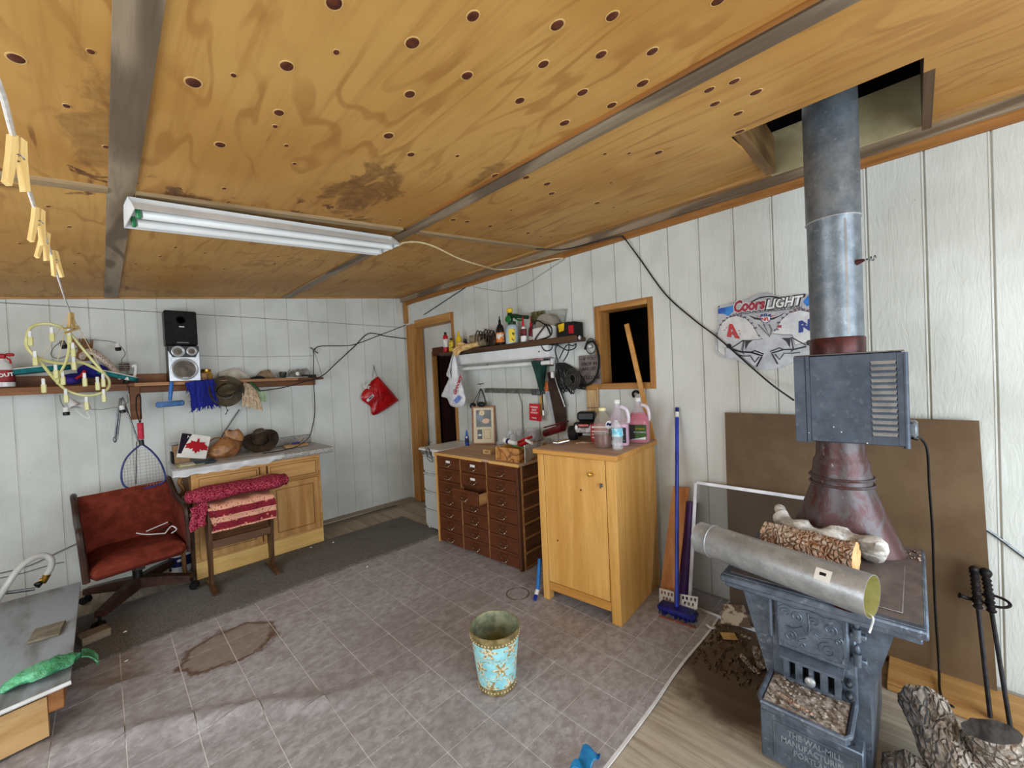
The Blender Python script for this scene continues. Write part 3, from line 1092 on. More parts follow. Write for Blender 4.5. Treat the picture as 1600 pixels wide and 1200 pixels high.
slab([(-0.02, 4.50, 1.690), (0.205, 4.47, 1.615)], 0.030, 'foam_pad', 'teal-edged foam pad sloping down to the shelf bracket', 'pad', m_teal, m_foamw, 0.15)
ck = thing('ironing_sleeve_board', 'arched pale spotted sleeve-board cover leaning among the shelf clutter', 'board', (-0.02, 4.56, 1.6))
def arc(u, v):
    t = u
    P = [Vector((-0.115, 4.55, 1.80)), Vector((-0.05, 4.56, 1.845)), Vector((0.04, 4.56, 1.76)), Vector((0.115, 4.55, 1.635))]
    a = smooth_path(P, 8)
    k = min(int(t * (len(a) - 1)), len(a) - 2)
    f = t * (len(a) - 1) - k
    p = a[k].lerp(a[k + 1], f)
    return p + Vector((0.008 * v, (v - 0.5) * 0.09, 0.035 * math.sin(math.pi * v)))
sub(ck, 'cover', MB().sheet(arc, 20, 6, 0.025), m_spot)
cap = thing('navy_cap', 'navy blue cap lying on the shelf under the clothes dryer', 'cap', (-0.08, 4.52, 1.6))
m_cap = MAT('navy_cloth', C(34, 30, 128), C(22, 18, 92), 20, rough=0.9, bump=0.2)
sub(cap, 'crown', MB().ell((-0.045, 4.50, 1.70), (0.085, 0.06, 0.055), 18, 10), m_cap)
sub(cap, 'brim', MB().ell((-0.125, 4.475, 1.665), (0.075, 0.05, 0.018), 16, 6), m_cap)
bk = MB().ell((-0.155, 4.52, 1.63), (0.05, 0.05, 0.034), 14, 7, jit=0.2)
solo('purple_ball_cloth', bk, MAT('violet_cloth', C(70, 48, 140), C(44, 30, 98), 20, rough=0.9), 'balled violet cloth on the shelf below the navy cap', 'cloth')
rb_ = thing('red_clip', 'small red plastic figure of a clip on the shelf below the cap', 'clip', (-0.105, 4.45, 1.63))
sub(rb_, 'body', MB().tube([(-0.135, 4.435, 1.64), (-0.105, 4.435, 1.665), (-0.085, 4.435, 1.70)], 0.010, 8).tube([(-0.105, 4.435, 1.665), (-0.09, 4.435, 1.64)], 0.009, 8), m_red)
# twig bundle in front of the wall
tw = MB()
for k in range(14):
    x = -0.085 + rnd.uniform(-0.03, 0.03); y = 4.60 + rnd.uniform(-0.02, 0.02)
    tw.tube([(x, y, 1.80), (x + rnd.uniform(-.015, .015), y, 1.87), (x + rnd.uniform(-.05, .05), y, 1.955)], [0.007, 0.006, 0.003], 6)
tw.ell((-0.085, 4.60, 1.83), (0.045, 0.03, 0.05), 12, 6, jit=0.3)
solo('dry_twig_bundle', tw, WOOD('dry_reed', C(158, 108, 66), C(112, 70, 40), axis=2, scale=30), 'brown bundle of dry twigs behind the clothes dryer', 'twigs')
# string of small lamp sockets draped over the shelf
sl = thing('socket_string', 'string of small black and white lamp sockets draped over the shelf', 'string lights', (0.0, 4.55, 1.6))
SO = [(-0.193, 4.450, 1.919), (0.099, 4.500, 1.912), (0.147, 4.420, 1.647), (-0.194, 4.400, 1.429), (0.099, 4.400, 1.418)]
for k, p in enumerate(SO):
    q = Vector(p)
    d = Vector(((0.25, 0.1, -0.3, 0.02, 0.1)[k], -0.2, -1)).normalized()
    s_ = sub(sl, 'socket', MB().cyl(q, q + d * 0.034, 0.015, 0.017, 12), m_wht if k != 0 else m_grey2)
    sub(sl, 'socket_ring', MB().cyl(q + d * 0.0345, q + d * 0.056, 0.019, 0.018, 12), m_blk)
W1 = smooth_path([SO[0], (-0.238, 4.500, 1.875), (-0.253, 4.500, 1.819), (-0.216, 4.500, 1.795), (-0.157, 4.500, 1.833), (-0.070, 4.560, 1.933), (0.018, 4.550, 1.939), SO[1], (0.143, 4.500, 1.836), (0.118, 4.500, 1.779), (0.137, 4.460, 1.715), SO[2]], 6)
W2 = smooth_path([(-0.221, 4.400, 1.524), (-0.213, 4.390, 1.463), SO[3], (-0.146, 4.400, 1.430), (-0.042, 4.420, 1.401), (0.056, 4.410, 1.407), SO[4], (0.137, 4.420, 1.445), (0.133, 4.430, 1.506)], 6)
sub(sl, 'wire', MB().tube(W1, 0.0028, 6), m_grey2)
sub(sl, 'wire', MB().tube(W2, 0.0028, 6), m_grey2)
pt_ = MB().tube(smooth_path([(0.175, 4.470, 1.725), (0.198, 4.470, 1.735), (0.190, 4.460, 1.663), (0.165, 4.450, 1.617)], 5), 0.010, 8)
solo('white_hook', pt_, m_wht, 'white curved plastic hook at the right of the socket string', 'hook')
hl = thing('lamp_shade_pair', 'two clear white plastic lamp cups hanging under the clothes dryer', 'lamp cups', (-0.125, 4.420, 1.408))
for (a, b) in (((-0.182, 4.420, 1.498), (-0.146, 4.400, 1.430)), ((-0.075, 4.420, 1.404), (-0.112, 4.400, 1.455))):
    d = (Vector(b) - Vector(a)).normalized()
    A = frame(a, d)
    sub(hl, 'cup', MB().shell([(0.012, 0), (0.02, 0.02), (0.034, 0.075), (0.032, 0.074), (0.018, 0.021), (0.010, 0.002)], 16, A), GLASSY('cloudy_cup', C(232, 230, 226), 0.3, 0.7))
sub(hl, 'loop', MB().tube(smooth_path([(-0.147, 4.400, 1.411), (-0.110, 4.390, 1.360), (-0.077, 4.380, 1.343), (-0.089, 4.390, 1.391)], 5), 0.004, 6), m_wht)
bx = thing('small_brown_radio', 'little dark brown wire basket between the spotted cover and the sockets', 'basket', (0.09, 4.6, 1.6))
sub(bx, 'body', MB().box((0.105, 4.57, 1.70), (0.165, 4.62, 1.765), 0.004), MAT('dark_brown_basket', C(88, 62, 48), C(52, 36, 28), 30, rough=0.7))
for k in range(4):
    sub(bx, 'bar', MB().cyl((0.10, 4.565, 1.705 + k * 0.018), (0.175, 4.565, 1.705 + k * 0.018), 0.002, seg=6), m_silv)

# ---- clip dryer hanging from the line
m_clipy = GLASSY('yellowed_clear_plastic', C(220, 214, 142), 0.25, 0.85)
dr = thing('clip_dryer', 'yellowed plastic oval clothes dryer with hanging clips at the line end', 'clothes dryer', (-0.149, 4.220, 1.777))
OUT = [(-0.334, 4.160, 1.921), (-0.319, 4.160, 1.972), (-0.285, 4.170, 2.001), (-0.226, 4.180, 2.009), (-0.157, 4.200, 1.972), (-0.098, 4.220, 1.868), (-0.046, 4.240, 1.773), (0.009, 4.260, 1.675), (0.037, 4.270, 1.617), (0.029, 4.280, 1.556), (-0.018, 4.280, 1.520), (-0.078, 4.270, 1.510), (-0.138, 4.260, 1.528), (-0.187, 4.250, 1.565), (-0.236, 4.220, 1.646), (-0.288, 4.180, 1.757), (-0.326, 4.160, 1.820), (-0.340, 4.160, 1.870)]
pth = [Vector(OUT[(i) % len(OUT)]) for i in range(len(OUT))]
cl = []
for i in range(len(pth)):
    p0, p1, p2, p3 = pth[i - 1], pth[i], pth[(i + 1) % len(pth)], pth[(i + 2) % len(pth)]
    for k in range(4):
        t = k / 4
        cl.append(0.5 * ((2 * p1) + (p2 - p0) * t + (2 * p0 - 5 * p1 + 4 * p2 - p3) * t * t + (3 * p1 - p0 - 3 * p2 + p3) * t ** 3))
sub(dr, 'outer_frame', MB().tube(cl, 0.0095, 8, closed=True), m_clipy)
sub(dr, 'cross_bow', MB().tube(smooth_path([(-0.314, 4.170, 1.803), (-0.288, 4.180, 1.774), (-0.238, 4.200, 1.751), (-0.178, 4.220, 1.741), (-0.104, 4.230, 1.750), (-0.045, 4.250, 1.718), (0.019, 4.260, 1.667)], 6), 0.010, 8), m_clipy)
sub(dr, 'cross_bow', MB().tube(smooth_path([(-0.157, 4.200, 1.972), (-0.150, 4.190, 1.864), (-0.170, 4.200, 1.753), (-0.205, 4.220, 1.665), (-0.218, 4.230, 1.599)], 6), 0.008, 8), m_clipy)
CL = [(47,525), (81,517), (114,541), (115,562), (87,575), (98,585), (161,589), (135,627), (162,615), (103,612), (55,555), (132,590)]
HP = [(-0.133, 4.200, 2.099)]
def clip_at(o, p, mat):
    p = Vector(p)
    c_ = sub(o, 'clip', MB().box(p + Vector((-0.013, -0.012, -0.075)), p + Vector((0.013, 0.002, -0.012)), 0.005).box(p + Vector((-0.009, -0.014, -0.012)), p + Vector((0.009, -0.006, 0.018)), 0.003), mat)
    sub(c_, 'clip_plate', MB().box(p + Vector((-0.008, -0.018, -0.018)), p + Vector((0.008, -0.0145, 0.024)), 0.0015), m_wht)
CP = [(-0.320, 4.150, 1.929), (-0.224, 4.160, 1.960), (-0.132, 4.200, 1.861), (-0.133, 4.210, 1.767), (-0.220, 4.210, 1.710), (-0.191, 4.230, 1.665), (0.007, 4.250, 1.641), (-0.085, 4.260, 1.478), (0.005, 4.260, 1.528), (-0.182, 4.240, 1.539), (-0.305, 4.160, 1.798), (-0.086, 4.230, 1.649), (-0.146, 4.190, 1.954), (-0.279, 4.200, 1.615), (-0.023, 4.240, 1.619)]
for p in CP:
    clip_at(dr, p, m_clipy)
for p in ((-0.157, 4.200, 1.972), (-0.288, 4.180, 1.757), (0.009, 4.260, 1.675), (-0.235, 4.220, 1.649)):
    sub(dr, 'hanging_cord', MB().cyl(p, (-0.133, 4.200, 2.099), 0.002, seg=6), m_crm)

# ---- washing line with wooden clothes pegs
LINE = [(-0.074, 0.652, 1.870), (-0.067, 0.744, 1.861), (-0.070, 0.874, 1.862), (-0.079, 1.224, 1.885), (-0.084, 1.727, 1.906), (-0.112, 2.963, 2.003), (-0.133, 4.208, 2.100)]
ln = MB().tube(smooth_path(LINE, 6), 0.0032, 8)
solo('clothes_line', ln, MAT('white_cord', C(226, 220, 214), C(204, 196, 190), 60, rough=0.8), 'white washing line running down from above to the yellowed dryer', 'line')
m_peg = WOOD('peg_wood', C(232, 202, 140), C(206, 170, 102), axis=2, scale=30)
def peg(p, sc, tilt, label):
    o = thing('clothes_peg', label, 'clothes peg', tuple(p), group='wooden pegs on the washing line', M=Matrix.Translation(p) @ RZ(45) @ RY(tilt) @ Matrix.Scale(sc, 4))
    for s in (-1, 1):
        leg = MB().prism([(s * 0.0015, 0.0), (s * 0.009, -0.002), (s * 0.010, -0.03), (s * 0.014, -0.075), (s * 0.008, -0.078), (s * 0.003, -0.04), (s * 0.001, -0.02)], -0.0045, 0.0045, Matrix(((1, 0, 0, 0), (0, 0, 1, 0), (0, 1, 0, 0.006), (0, 0, 0, 1))))
        sub(o, 'jaw', leg, m_peg, local=True)
    sub(o, 'spring', MB().tube([(math.cos(t) * 0.0045, -0.006 + 0.012 * t / 12.6, -0.026 + math.sin(t) * 0.0045) for t in [k * 12.6 / 24 for k in range(25)]], 0.0011, 5), m_steel, local=True)
peg(Vector((-0.067, 0.871, 1.857)), 0.95, 4, 'wooden peg hanging highest on the washing line, largest in view')
peg(Vector((-0.074, 1.248, 1.879)), 0.95, 6, 'wooden peg second from the top of the line, beside the third')
peg(Vector((-0.083, 1.541, 1.913)), 0.95, 10, 'wooden peg third down the washing line, close under the second')
peg(Vector((-0.079, 1.722, 1.913)), 0.95, -6, 'lowest wooden peg still on the bare washing line')
for k, (p, t, lb) in enumerate(((Vector((-0.130, 4.190, 2.089)), 0, 'wooden peg holding the top of the yellowed dryer'), (Vector((-0.101, 4.190, 1.992)), 70, 'wooden peg lying almost level beside the top of the dryer'))):
    peg(p, 1.5, t, lb)

# ---- things hanging along the shelf edge
rk = thing('racquet', 'short blue-framed racquet with a pinkish red grip hanging by the chair', 'racquet', (0.202, 4.300, 1.281))
grip = MB().tube([(0.195, 4.300, 1.277), (0.194, 4.300, 1.151)], 0.019, 12)
sub(rk, 'grip', grip, MAT('red_grip_tape', C(196, 52, 72), C(170, 38, 56), 30, rough=0.7))
sub(rk, 'butt_cap', MB().tube([(0.194, 4.300, 1.146), (0.196, 4.300, 1.101)], 0.016, 12), m_blk)
hd = [(0.194, 4.300, 1.111), (0.141, 4.300, 1.065), (0.099, 4.300, 1.008), (0.074, 4.295, 0.930), (0.072, 4.290, 0.848), (0.092, 4.285, 0.800), (0.145, 4.285, 0.773), (0.230, 4.285, 0.769), (0.291, 4.285, 0.781), (0.320, 4.285, 0.815), (0.316, 4.290, 0.883), (0.290, 4.295, 0.974), (0.248, 4.300, 1.052), (0.205, 4.300, 1.105)]
hp = smooth_path(hd, 5)
sub(rk, 'head_frame', MB().tube(hp, 0.0065, 8), MAT('blue_lacquer', C(52, 58, 116), C(40, 44, 92), 20, rough=0.35))
stg = MB()
hx = [p.x for p in hp]; hz_ = [p.z for p in hp]
def span(axis, val):
    out = []
    for i in range(len(hp) - 1):
        a, b = hp[i], hp[i + 1]
        va, vb_ = (a.x, b.x) if axis == 'x' else (a.z, b.z)
        if (va - val) * (vb_ - val) < 0:
            out.append(a.lerp(b, (val - va) / (vb_ - va)))
    return out
for k in range(1, 14):
    xx = min(hx) + (max(hx) - min(hx)) * k / 14
    q = span('x', xx)
    if len(q) >= 2: stg.cyl(q[0], q[-1], 0.0009, seg=4)
for k in range(1, 14):
    zz = min(hz_) + (max(hz_) - min(hz_)) * k / 14
    q = span('z', zz)
    if len(q) >= 2: stg.cyl(q[0], q[-1], 0.0009, seg=4)
sub(rk, 'strings', stg, MAT('grey_string', C(150, 140, 140), rough=0.5))['kind'] = 'stuff'
sub(rk, 'wrist_strap', MB().tube(smooth_path([(0.193, 4.300, 1.277), (0.179, 4.340, 1.382), (0.191, 4.420, 1.482), (0.211, 4.420, 1.491), (0.206, 4.350, 1.380), (0.197, 4.300, 1.282)], 6), 0.004, 6), m_blkm)
tg = thing('kitchen_tongs', 'long grey steel tongs hanging from the shelf left of the racquet', 'tongs', (0.074, 4.420, 1.490))
sub(tg, 'arm', MB().tube([(0.095, 4.430, 1.478), (0.074, 4.410, 1.340), (0.052, 4.400, 1.174)], [0.006, 0.008, 0.006], 8), m_steel)
sub(tg, 'arm', MB().tube([(0.101, 4.430, 1.478), (0.085, 4.410, 1.339), (0.062, 4.400, 1.163)], [0.005, 0.006, 0.005], 8), m_steel)
sub(tg, 'jaw', MB().ell((0.050, 4.400, 1.160), (0.012, 0.010, 0.024), 10, 6), m_steel)
pk = MB().tube([(0.107, 4.440, 1.488), (0.148, 4.400, 1.283), (0.179, 4.360, 1.129)], 0.006, 8)
solo('steel_rod', pk, m_steel, 'slanting steel rod hanging between the tongs and the racquet', 'rod')
sk = MB().tube([(0.173, 4.420, 1.125), (0.163, 4.450, 0.944), (0.155, 4.480, 0.781)], 0.004, 6)
solo('thin_stick', sk, m_steel, 'thin dark upright stick seen behind the racquet strings', 'stick')

bs = thing('scrub_squeegee', 'light blue T-shaped squeegee hanging on the shelf edge', 'squeegee', (0.397, 4.420, 1.414))
sub(bs, 'handle', MB().tube([(0.410, 4.425, 1.591), (0.402, 4.420, 1.521), (0.392, 4.420, 1.436)], [0.013, 0.016, 0.012], 10), MAT('blue_plastic', C(52, 112, 186), C(38, 90, 160), 10, rough=0.4))
A = frame((0.393, 4.420, 1.409), (0, -1, 0)) @ RZ(2)
sub(bs, 'head', MB().cbox((0, 0, 0), (0.185, 0.046, 0.036), 0.010, A), MAT('dusty_blue_foam', C(84, 122, 172), C(64, 98, 146), 24, rough=0.9))
# blue fringed duster
m_dust = MAT('royal_blue_fibre', C(32, 42, 140), C(18, 24, 96), 60, rough=0.95, stretch=(1, 1, 0.15), bump=0.5, bscale=120)
du = thing('dust_mop_head', 'royal blue fringed duster hanging between the squeegee and the hat', 'duster', (0.585, 4.410, 1.427))
def dus(u, v):
    x = 0.595 + (u - 0.5) * (0.15 + 0.02 * math.cos(v * 6.28)) + 0.035 * v
    z = 1.585 - 0.225 * v + 0.02 * u
    return (x, 4.415 - 0.030 * math.sin(math.pi * u) * (0.5 + v * 0.5) - 0.006 * math.sin(u * 60), z)
sub(du, 'pad', MB().sheet(dus, 40, 10, 0.02), m_dust)
fr = MB()
for k in range(320):
    u, v = rnd.random(), rnd.random() ** 0.7
    p = Vector(dus(u, v)) + Vector((0, -0.004, 0))
    sd = (u - 0.5) * 0.06
    fr.tube([p, p + Vector((sd * 0.5 + rnd.uniform(-.006, .006), -0.010, -0.014)), p + Vector((sd + rnd.uniform(-.012, .012), -0.006, -0.04))], [0.0045, 0.004, 0.0015], 4)
sub(du, 'fringe', fr, m_dust)['kind'] = 'stuff'

def hat(name, label, M, mat, band, r=0.15, squash=0.8, ch=0.105):
    o = thing(name, label, 'hat', M=M)
    def brim(u, v):
        a = u * 2 * math.pi
        q = 0.066 + (r - 0.066) * v
        lift = 0.042 * v * v * abs(math.cos(a)) ** 1.5 - 0.012 * v * abs(math.sin(a))
        return (q * math.cos(a), q * squash * math.sin(a) * 1.05, lift + 0.004 * math.sin(3 * a) * v)
    sub(o, 'brim', MB().sheet(brim, 40, 6, 0.004), mat, local=True)
    def crown(u, v):
        a = u * 2 * math.pi
        q = 0.070 * (1 - 0.22 * v) if v < 0.8 else 0.070 * 0.82 * (1 - (v - 0.8) / 0.2 * 0.999)
        z = ch * min(v / 0.8, 1.0)
        z -= 0.026 * math.exp(-(q * math.sin(a) / 0.018) ** 2) * (1 if v > 0.55 else 0) * v
        return (q * math.cos(a), q * 0.82 * math.sin(a), z)
    sub(o, 'crown', MB().sheet(crown, 40, 16), mat, local=True)
    sub(o, 'band', MB().shell([(0.0725, 0.002), (0.072, 0.012), (0.0705, 0.022)], 40, sx=1.0, sy=0.83), band, local=True)
    return o
m_olive = MAT('olive_waxed_cotton', C(78, 68, 48), C(54, 46, 32), 14, rough=0.7, bump=0.2)
m_brnhat = MAT('dark_brown_leather', C(70, 56, 42), C(44, 34, 26), 14, rough=0.55, bump=0.2)
m_band = MAT('dark_hat_band', C(40, 32, 24), C(28, 22, 16), 20, rough=0.6)
h1 = hat('wide_brim_hat', 'olive brown wide-brimmed hat hanging crown-outwards from the shelf edge', frame((0.783, 4.420, 1.493), (0.05, -1, 0.16), (1, 0, 0.0)) @ RZ(8), m_olive, m_band, r=0.135, squash=1.0)
sub(h1, 'chin_cord', MB().tube(smooth_path([(0.769, 4.400, 1.373), (0.779, 4.390, 1.315), (0.763, 4.390, 1.282), (0.789, 4.390, 1.326)], 5), 0.003, 6), m_band)
h2 = hat('leather_hat', 'dark brown leather hat resting tipped up at the back of the counter', frame((1.040, 4.460, 0.994), (-0.16, -0.62, 0.76), (1, 0, 0.14)) @ RZ(4), m_brnhat, m_band, r=0.155, squash=0.9, ch=0.135)
# cream mop with a green clamp
m_mop = MAT('cream_cotton_string', C(206, 184, 158), C(168, 144, 116), 50, rough=0.95, bump=0.5, bscale=140)
mp = thing('string_mop', 'cream cotton mop with a green clamp hanging right of the olive hat', 'mop', (0.980, 4.420, 1.428))
sm_ = MB()
for k in range(70):
    u = rnd.random()
    a = Vector((0.930, 4.440, 1.568)).lerp(Vector((1.000, 4.420, 1.529)), u)
    b = Vector((0.900, 4.400, 1.339)).lerp(Vector((1.052, 4.380, 1.290)), min(1, max(0, u + rnd.uniform(-.1, .1))))
    b.z += rnd.uniform(-0.005, 0.06) * (1 - u)
    m_ = a.lerp(b, 0.5) + Vector((rnd.uniform(-.01, .014), -0.015 - rnd.random() * 0.02, rnd.uniform(-.01, .01)))
    sm_.tube(smooth_path([a, m_, b], 4), [0.006] * 9, 5)
sub(mp, 'strings', sm_, m_mop)['kind'] = 'stuff'
sub(mp, 'clamp', MB().tube([(0.972, 4.400, 1.566), (1.004, 4.390, 1.522), (1.041, 4.390, 1.484)], [0.010, 0.014, 0.010], 8), MAT('dark_green_cord', C(44, 78, 44), C(30, 56, 32), 20, rough=0.7))
gcl = MB().sheet(lambda u, v: (Vector((1.031, 4.430, 1.473)).lerp(Vector((1.106, 4.430, 1.468)), u) + Vector((0.004 * v, 0.006 * math.sin(u * 9), -0.088 * v - 0.012 * u * v))), 8, 6, 0.003)
solo('green_rag', gcl, MAT('pale_green_cloth', C(172, 196, 160), C(150, 176, 138), 20, rough=0.9), 'pale green rag hanging behind the cream mop', 'rag')

# on the shelf right of the speakers
jr = thing('amber_jar', 'amber glass jar on the shelf against the silver loudspeaker', 'jar', (0.668, 4.56, 1.593))
sub(jr, 'body', MB().lathe([(0.03, 0), (0.045, 0.01), (0.046, 0.06), (0.030, 0.085)], 18, T(0.672, 4.575, 1.5935)), GLASSY('amber_glass', C(196, 150, 50), 0.1, 0.85))
sub(jr, 'lid', MB().lathe([(0.036, 0.0855), (0.036, 0.105), (0.0, 0.108)], 18, T(0.672, 4.575, 1.5935)), m_brass)
bc = thing('wicker_cup', 'small woven tan cup on the shelf front beside the amber jar', 'cup', (0.635, 4.49, 1.593))
sub(bc, 'body', MB().shell([(0.0, 0.0), (0.030, 0.0), (0.036, 0.05), (0.040, 0.065), (0.036, 0.064), (0.028, 0.004), (0, 0.004)], 18, T(0.640, 4.495, 1.5945)), MAT('woven_tan', C(164, 124, 92), C(122, 86, 60), 60, rough=0.8, bump=0.6, bscale=120))
for (nm, pts, th, mt, lb, ct) in (
    ('folded_paper', [(0.755, 4.600, 1.580), (0.769, 4.600, 1.663), (0.897, 4.600, 1.708), (1.014, 4.600, 1.625), (1.000, 4.600, 1.569)], 0.03, MAT('grey_paper', C(196, 188, 172), C(168, 158, 140), 16, rough=0.9), 'crumpled pale paper on the shelf behind the olive hat', 'paper'),
    ('brown_paper_bag', [(1.017, 4.580, 1.568), (1.110, 4.580, 1.672), (1.178, 4.580, 1.689), (1.220, 4.580, 1.617), (1.240, 4.580, 1.565)], 0.03, MAT('kraft_paper', C(150, 128, 98), C(116, 96, 70), 22, rough=0.9), 'crumpled brown paper bag on the shelf behind a black cap', 'paper bag')):
    mb = MB()
    pts2 = [(p[0], p[2]) for p in pts]
    mb.prism(pts2, -0.02, 0.02, Matrix(((1, 0, 0, 0), (0, 0, -1, pts[0][1]), (0, 1, 0, 0), (0, 0, 0, 1))))
    solo(nm, mb, mt, lb, ct, smooth=False)
bcap = thing('flat_hat', 'flattened black cloth cap on the shelf above the cream mop', 'cap', (1.033, 4.500, 1.596))
sub(bcap, 'crown', MB().ell((1.060, 4.500, 1.598), (0.065, 0.05, 0.024), 16, 8), m_blkm)
sub(bcap, 'brim', MB().ell((0.965, 4.480, 1.589), (0.04, 0.04, 0.010), 14, 6), m_blkm)
gm = thing('metal_cup', 'little dark metal cup lying open on the shelf right end', 'cup', (1.260, 4.480, 1.587))
sub(gm, 'body', MB().shell([(0.0, 0), (0.026, 0), (0.032, 0.03), (0.036, 0.05), (0.033, 0.05), (0.022, 0.004), (0, 0.004)], 18, T(*(1.275, 4.490, 1.603)) @ RX(14)), MAT('tarnished_metal', C(92, 90, 84), C(56, 54, 50), 20, rough=0.4, metal=0.6))
wl = MB()
for k in range(9):
    c = Vector((1.408, 4.530, 1.649)) + Vector((rnd.uniform(-.07, .07), rnd.uniform(-.02, .02), rnd.uniform(-.015, .02)))
    a0 = rnd.random() * 6
    wl.tube([c + Vector((0.05 * math.cos(a0 + t), 0.02 * math.sin(a0 + t), 0.028 * math.sin(t * 1.3 + a0))) for t in [i * 0.35 for i in range(18)]], 0.0045, 6)
solo('wire_tangle', wl, MAT('silver_cord', C(170, 162, 152), C(120, 112, 104), 30, rough=0.5, metal=0.2), 'tangle of silvery cord on the right end of the shelf', 'cord')
eg = MB().ell((1.407, 4.470, 1.634), (0.020, 0.018, 0.022), 12, 8)
solo('white_ball', eg, m_wht, 'small white round knob on the shelf by the cord tangle', 'knob')
gl = MB().ell((1.514, 4.550, 1.647), (0.045, 0.035, 0.035), 14, 8)
solo('glass_dome', gl, GLASSY('cloudy_glass', C(180, 184, 180), 0.1, 0.5), 'cloudy glass dome at the right end of the shelf', 'glass')
bb2 = MB().box((1.464, 4.560, 1.589), (1.60, 4.50, 1.622), 0.004)
solo('dark_box', bb2, MAT('dark_plum_box', C(46, 32, 36), C(28, 20, 22), 10, rough=0.6), 'low dark box on the extreme right end of the shelf', 'box')
mt_ = MB().box((1.292, 4.470, 1.595), (1.50, 4.45, 1.600), 0.002)
solo('paper_strip', mt_, m_paper, 'strip of torn white paper on the shelf in front of the cord', 'paper')

# ---- kitchen base cabinet with counter
cab = thing('base_cabinet', 'light oak kitchen base cabinet standing against the back wall', 'cabinet', (0.95, 4.36, 0))
m_oakl = WOOD('pale_oak_face', C(206, 158, 98), C(176, 124, 66), axis=2, scale=13, ringy=0)
m_oakx = WOOD('pale_oak_rail', C(206, 158, 98), C(178, 128, 70), axis=0, scale=13)
m_oakd = WOOD('oak_end_panel', C(150, 108, 60), C(120, 82, 42), axis=2, scale=13)
m_toe = WOOD('raw_pine_plinth', C(230, 190, 118), C(212, 168, 96), axis=0, scale=9)
sub(cab, 'carcass', MB().box((0.462, 4.104, 0.0), (1.44, 4.645, 0.848), 0.002), m_oakd)
sub(cab, 'plinth', MB().box((0.460, 4.083, 0.002), (1.438, 4.1035, 0.135), 0.002), m_toe)
ff = MB()
FY0, FY1 = 4.085, 4.1035
for (x0, x1, z0, z1) in ((0.46, 0.50, 0.135, 0.848), (0.935, 0.985, 0.135, 0.848), (1.40, 1.44, 0.135, 0.848), (0.50, 0.935, 0.812, 0.848), (0.985, 1.40, 0.812, 0.848), (0.50, 0.935, 0.63, 0.665), (0.985, 1.40, 0.63, 0.665), (0.50, 0.935, 0.135, 0.165), (0.985, 1.40, 0.135, 0.165)):
    ff.box((x0, FY0, z0), (x1, FY1, z1), 0.002)
sub(cab, 'face_frame', ff, m_oakx)
def raised(x0, x1, z0, z1, nm, mat, fr):
    o = sub(cab, nm, MB().box((x0, 4.066, z0), (x1, 4.084, z1), 0.004), mat)
    f = fr
    q = MB()
    q.box((x0 + f, 4.0605, z0 + f), (x1 - f, 4.0665, z1 - f), 0.005)
    sub(o, 'raised_panel', q, mat)
    e = MB()
    for (a, b, c, d) in ((x0 + f - 0.006, x0 + f - 0.001, z0 + f - 0.006, z1 - f + 0.006), (x1 - f + 0.001, x1 - f + 0.006, z0 + f - 0.006, z1 - f + 0.006), (x0 + f - 0.001, x1 - f + 0.001, z0 + f - 0.006, z0 + f - 0.001), (x0 + f - 0.001, x1 - f + 0.001, z1 - f + 0.001, z1 - f + 0.006)):
        e.box((a, 4.064, c), (b, 4.0665, d))
    sub(o, 'panel_groove', e, m_oakd)
    return o
raised(0.488, 0.925, 0.660, 0.820, 'drawer_front', m_oakx, 0.022)
raised(0.995, 1.412, 0.660, 0.820, 'drawer_front', m_oakx, 0.022)
raised(0.488, 0.925, 0.155, 0.640, 'door', m_oakl, 0.055)
raised(0.995, 1.412, 0.155, 0.640, 'door', m_oakl, 0.055)
ctp = thing('worktop', 'speckled grey laminate worktop with a low upstand on the oak base', 'worktop', (0.96, 4.35, 0.849))
def m_granite():
    g = G('speckled_grey_laminate')
    v = g.obj()
    a = g.voro(v, 260, out='Color')
    f = g.sep(a)[0]
    col = g.mix(g.ramp(f, 0.2, 0.8), C(128, 122, 116), C(192, 188, 182))
    col = g.mix(g.ramp(g.noise(v, 150, 2), 0.58, 0.68), col, C(74, 70, 66))
    return g.out(col, 0.35, 0)
m_gran = m_granite()
prof = [(4.045, 0.858), (4.040, 0.866), (4.038, 0.880), (4.042, 0.896), (4.052, 0.903), (4.64, 0.900), (4.64, 0.8495), (4.055, 0.8495)]
Mc = Matrix(((0, 0, 1, 0), (1, 0, 0, 0), (0, 1, 0, 0), (0, 0, 0, 1)))
sub(ctp, 'slab', MB().prism(prof, 0.385, 1.560, Mc), m_gran)
sub(ctp, 'upstand', MB().box((0.385, 4.628, 0.9005), (1.555, 4.652, 0.988), 0.006), m_gran)
m_film = GLASSY('cloudy_plastic_film', C(236, 236, 236), 0.2, 0.55)
def film(u, v):
    x = 0.345 + u * (0.72 + 0.10 * math.sin(v * 3))
    s = v * 0.66
    w = 0.005 * noise.noise((x * 14, s * 12, 0)) + 0.004
    if s < 0.56:
        return (x, 4.60 - s, 0.9055 + abs(w))
    d = s - 0.56
    return (x + 0.01 * noise.noise((x * 8, d * 20, 3)), 4.036 - 0.004 - abs(w), 0.902 - d * (0.55 + 0.5 * noise.noise((x * 9, 1, 0))))
solo('plastic_film', MB().sheet(film, 40, 34), m_film, 'crinkled clear plastic film draped over the left of the worktop', 'plastic sheet')

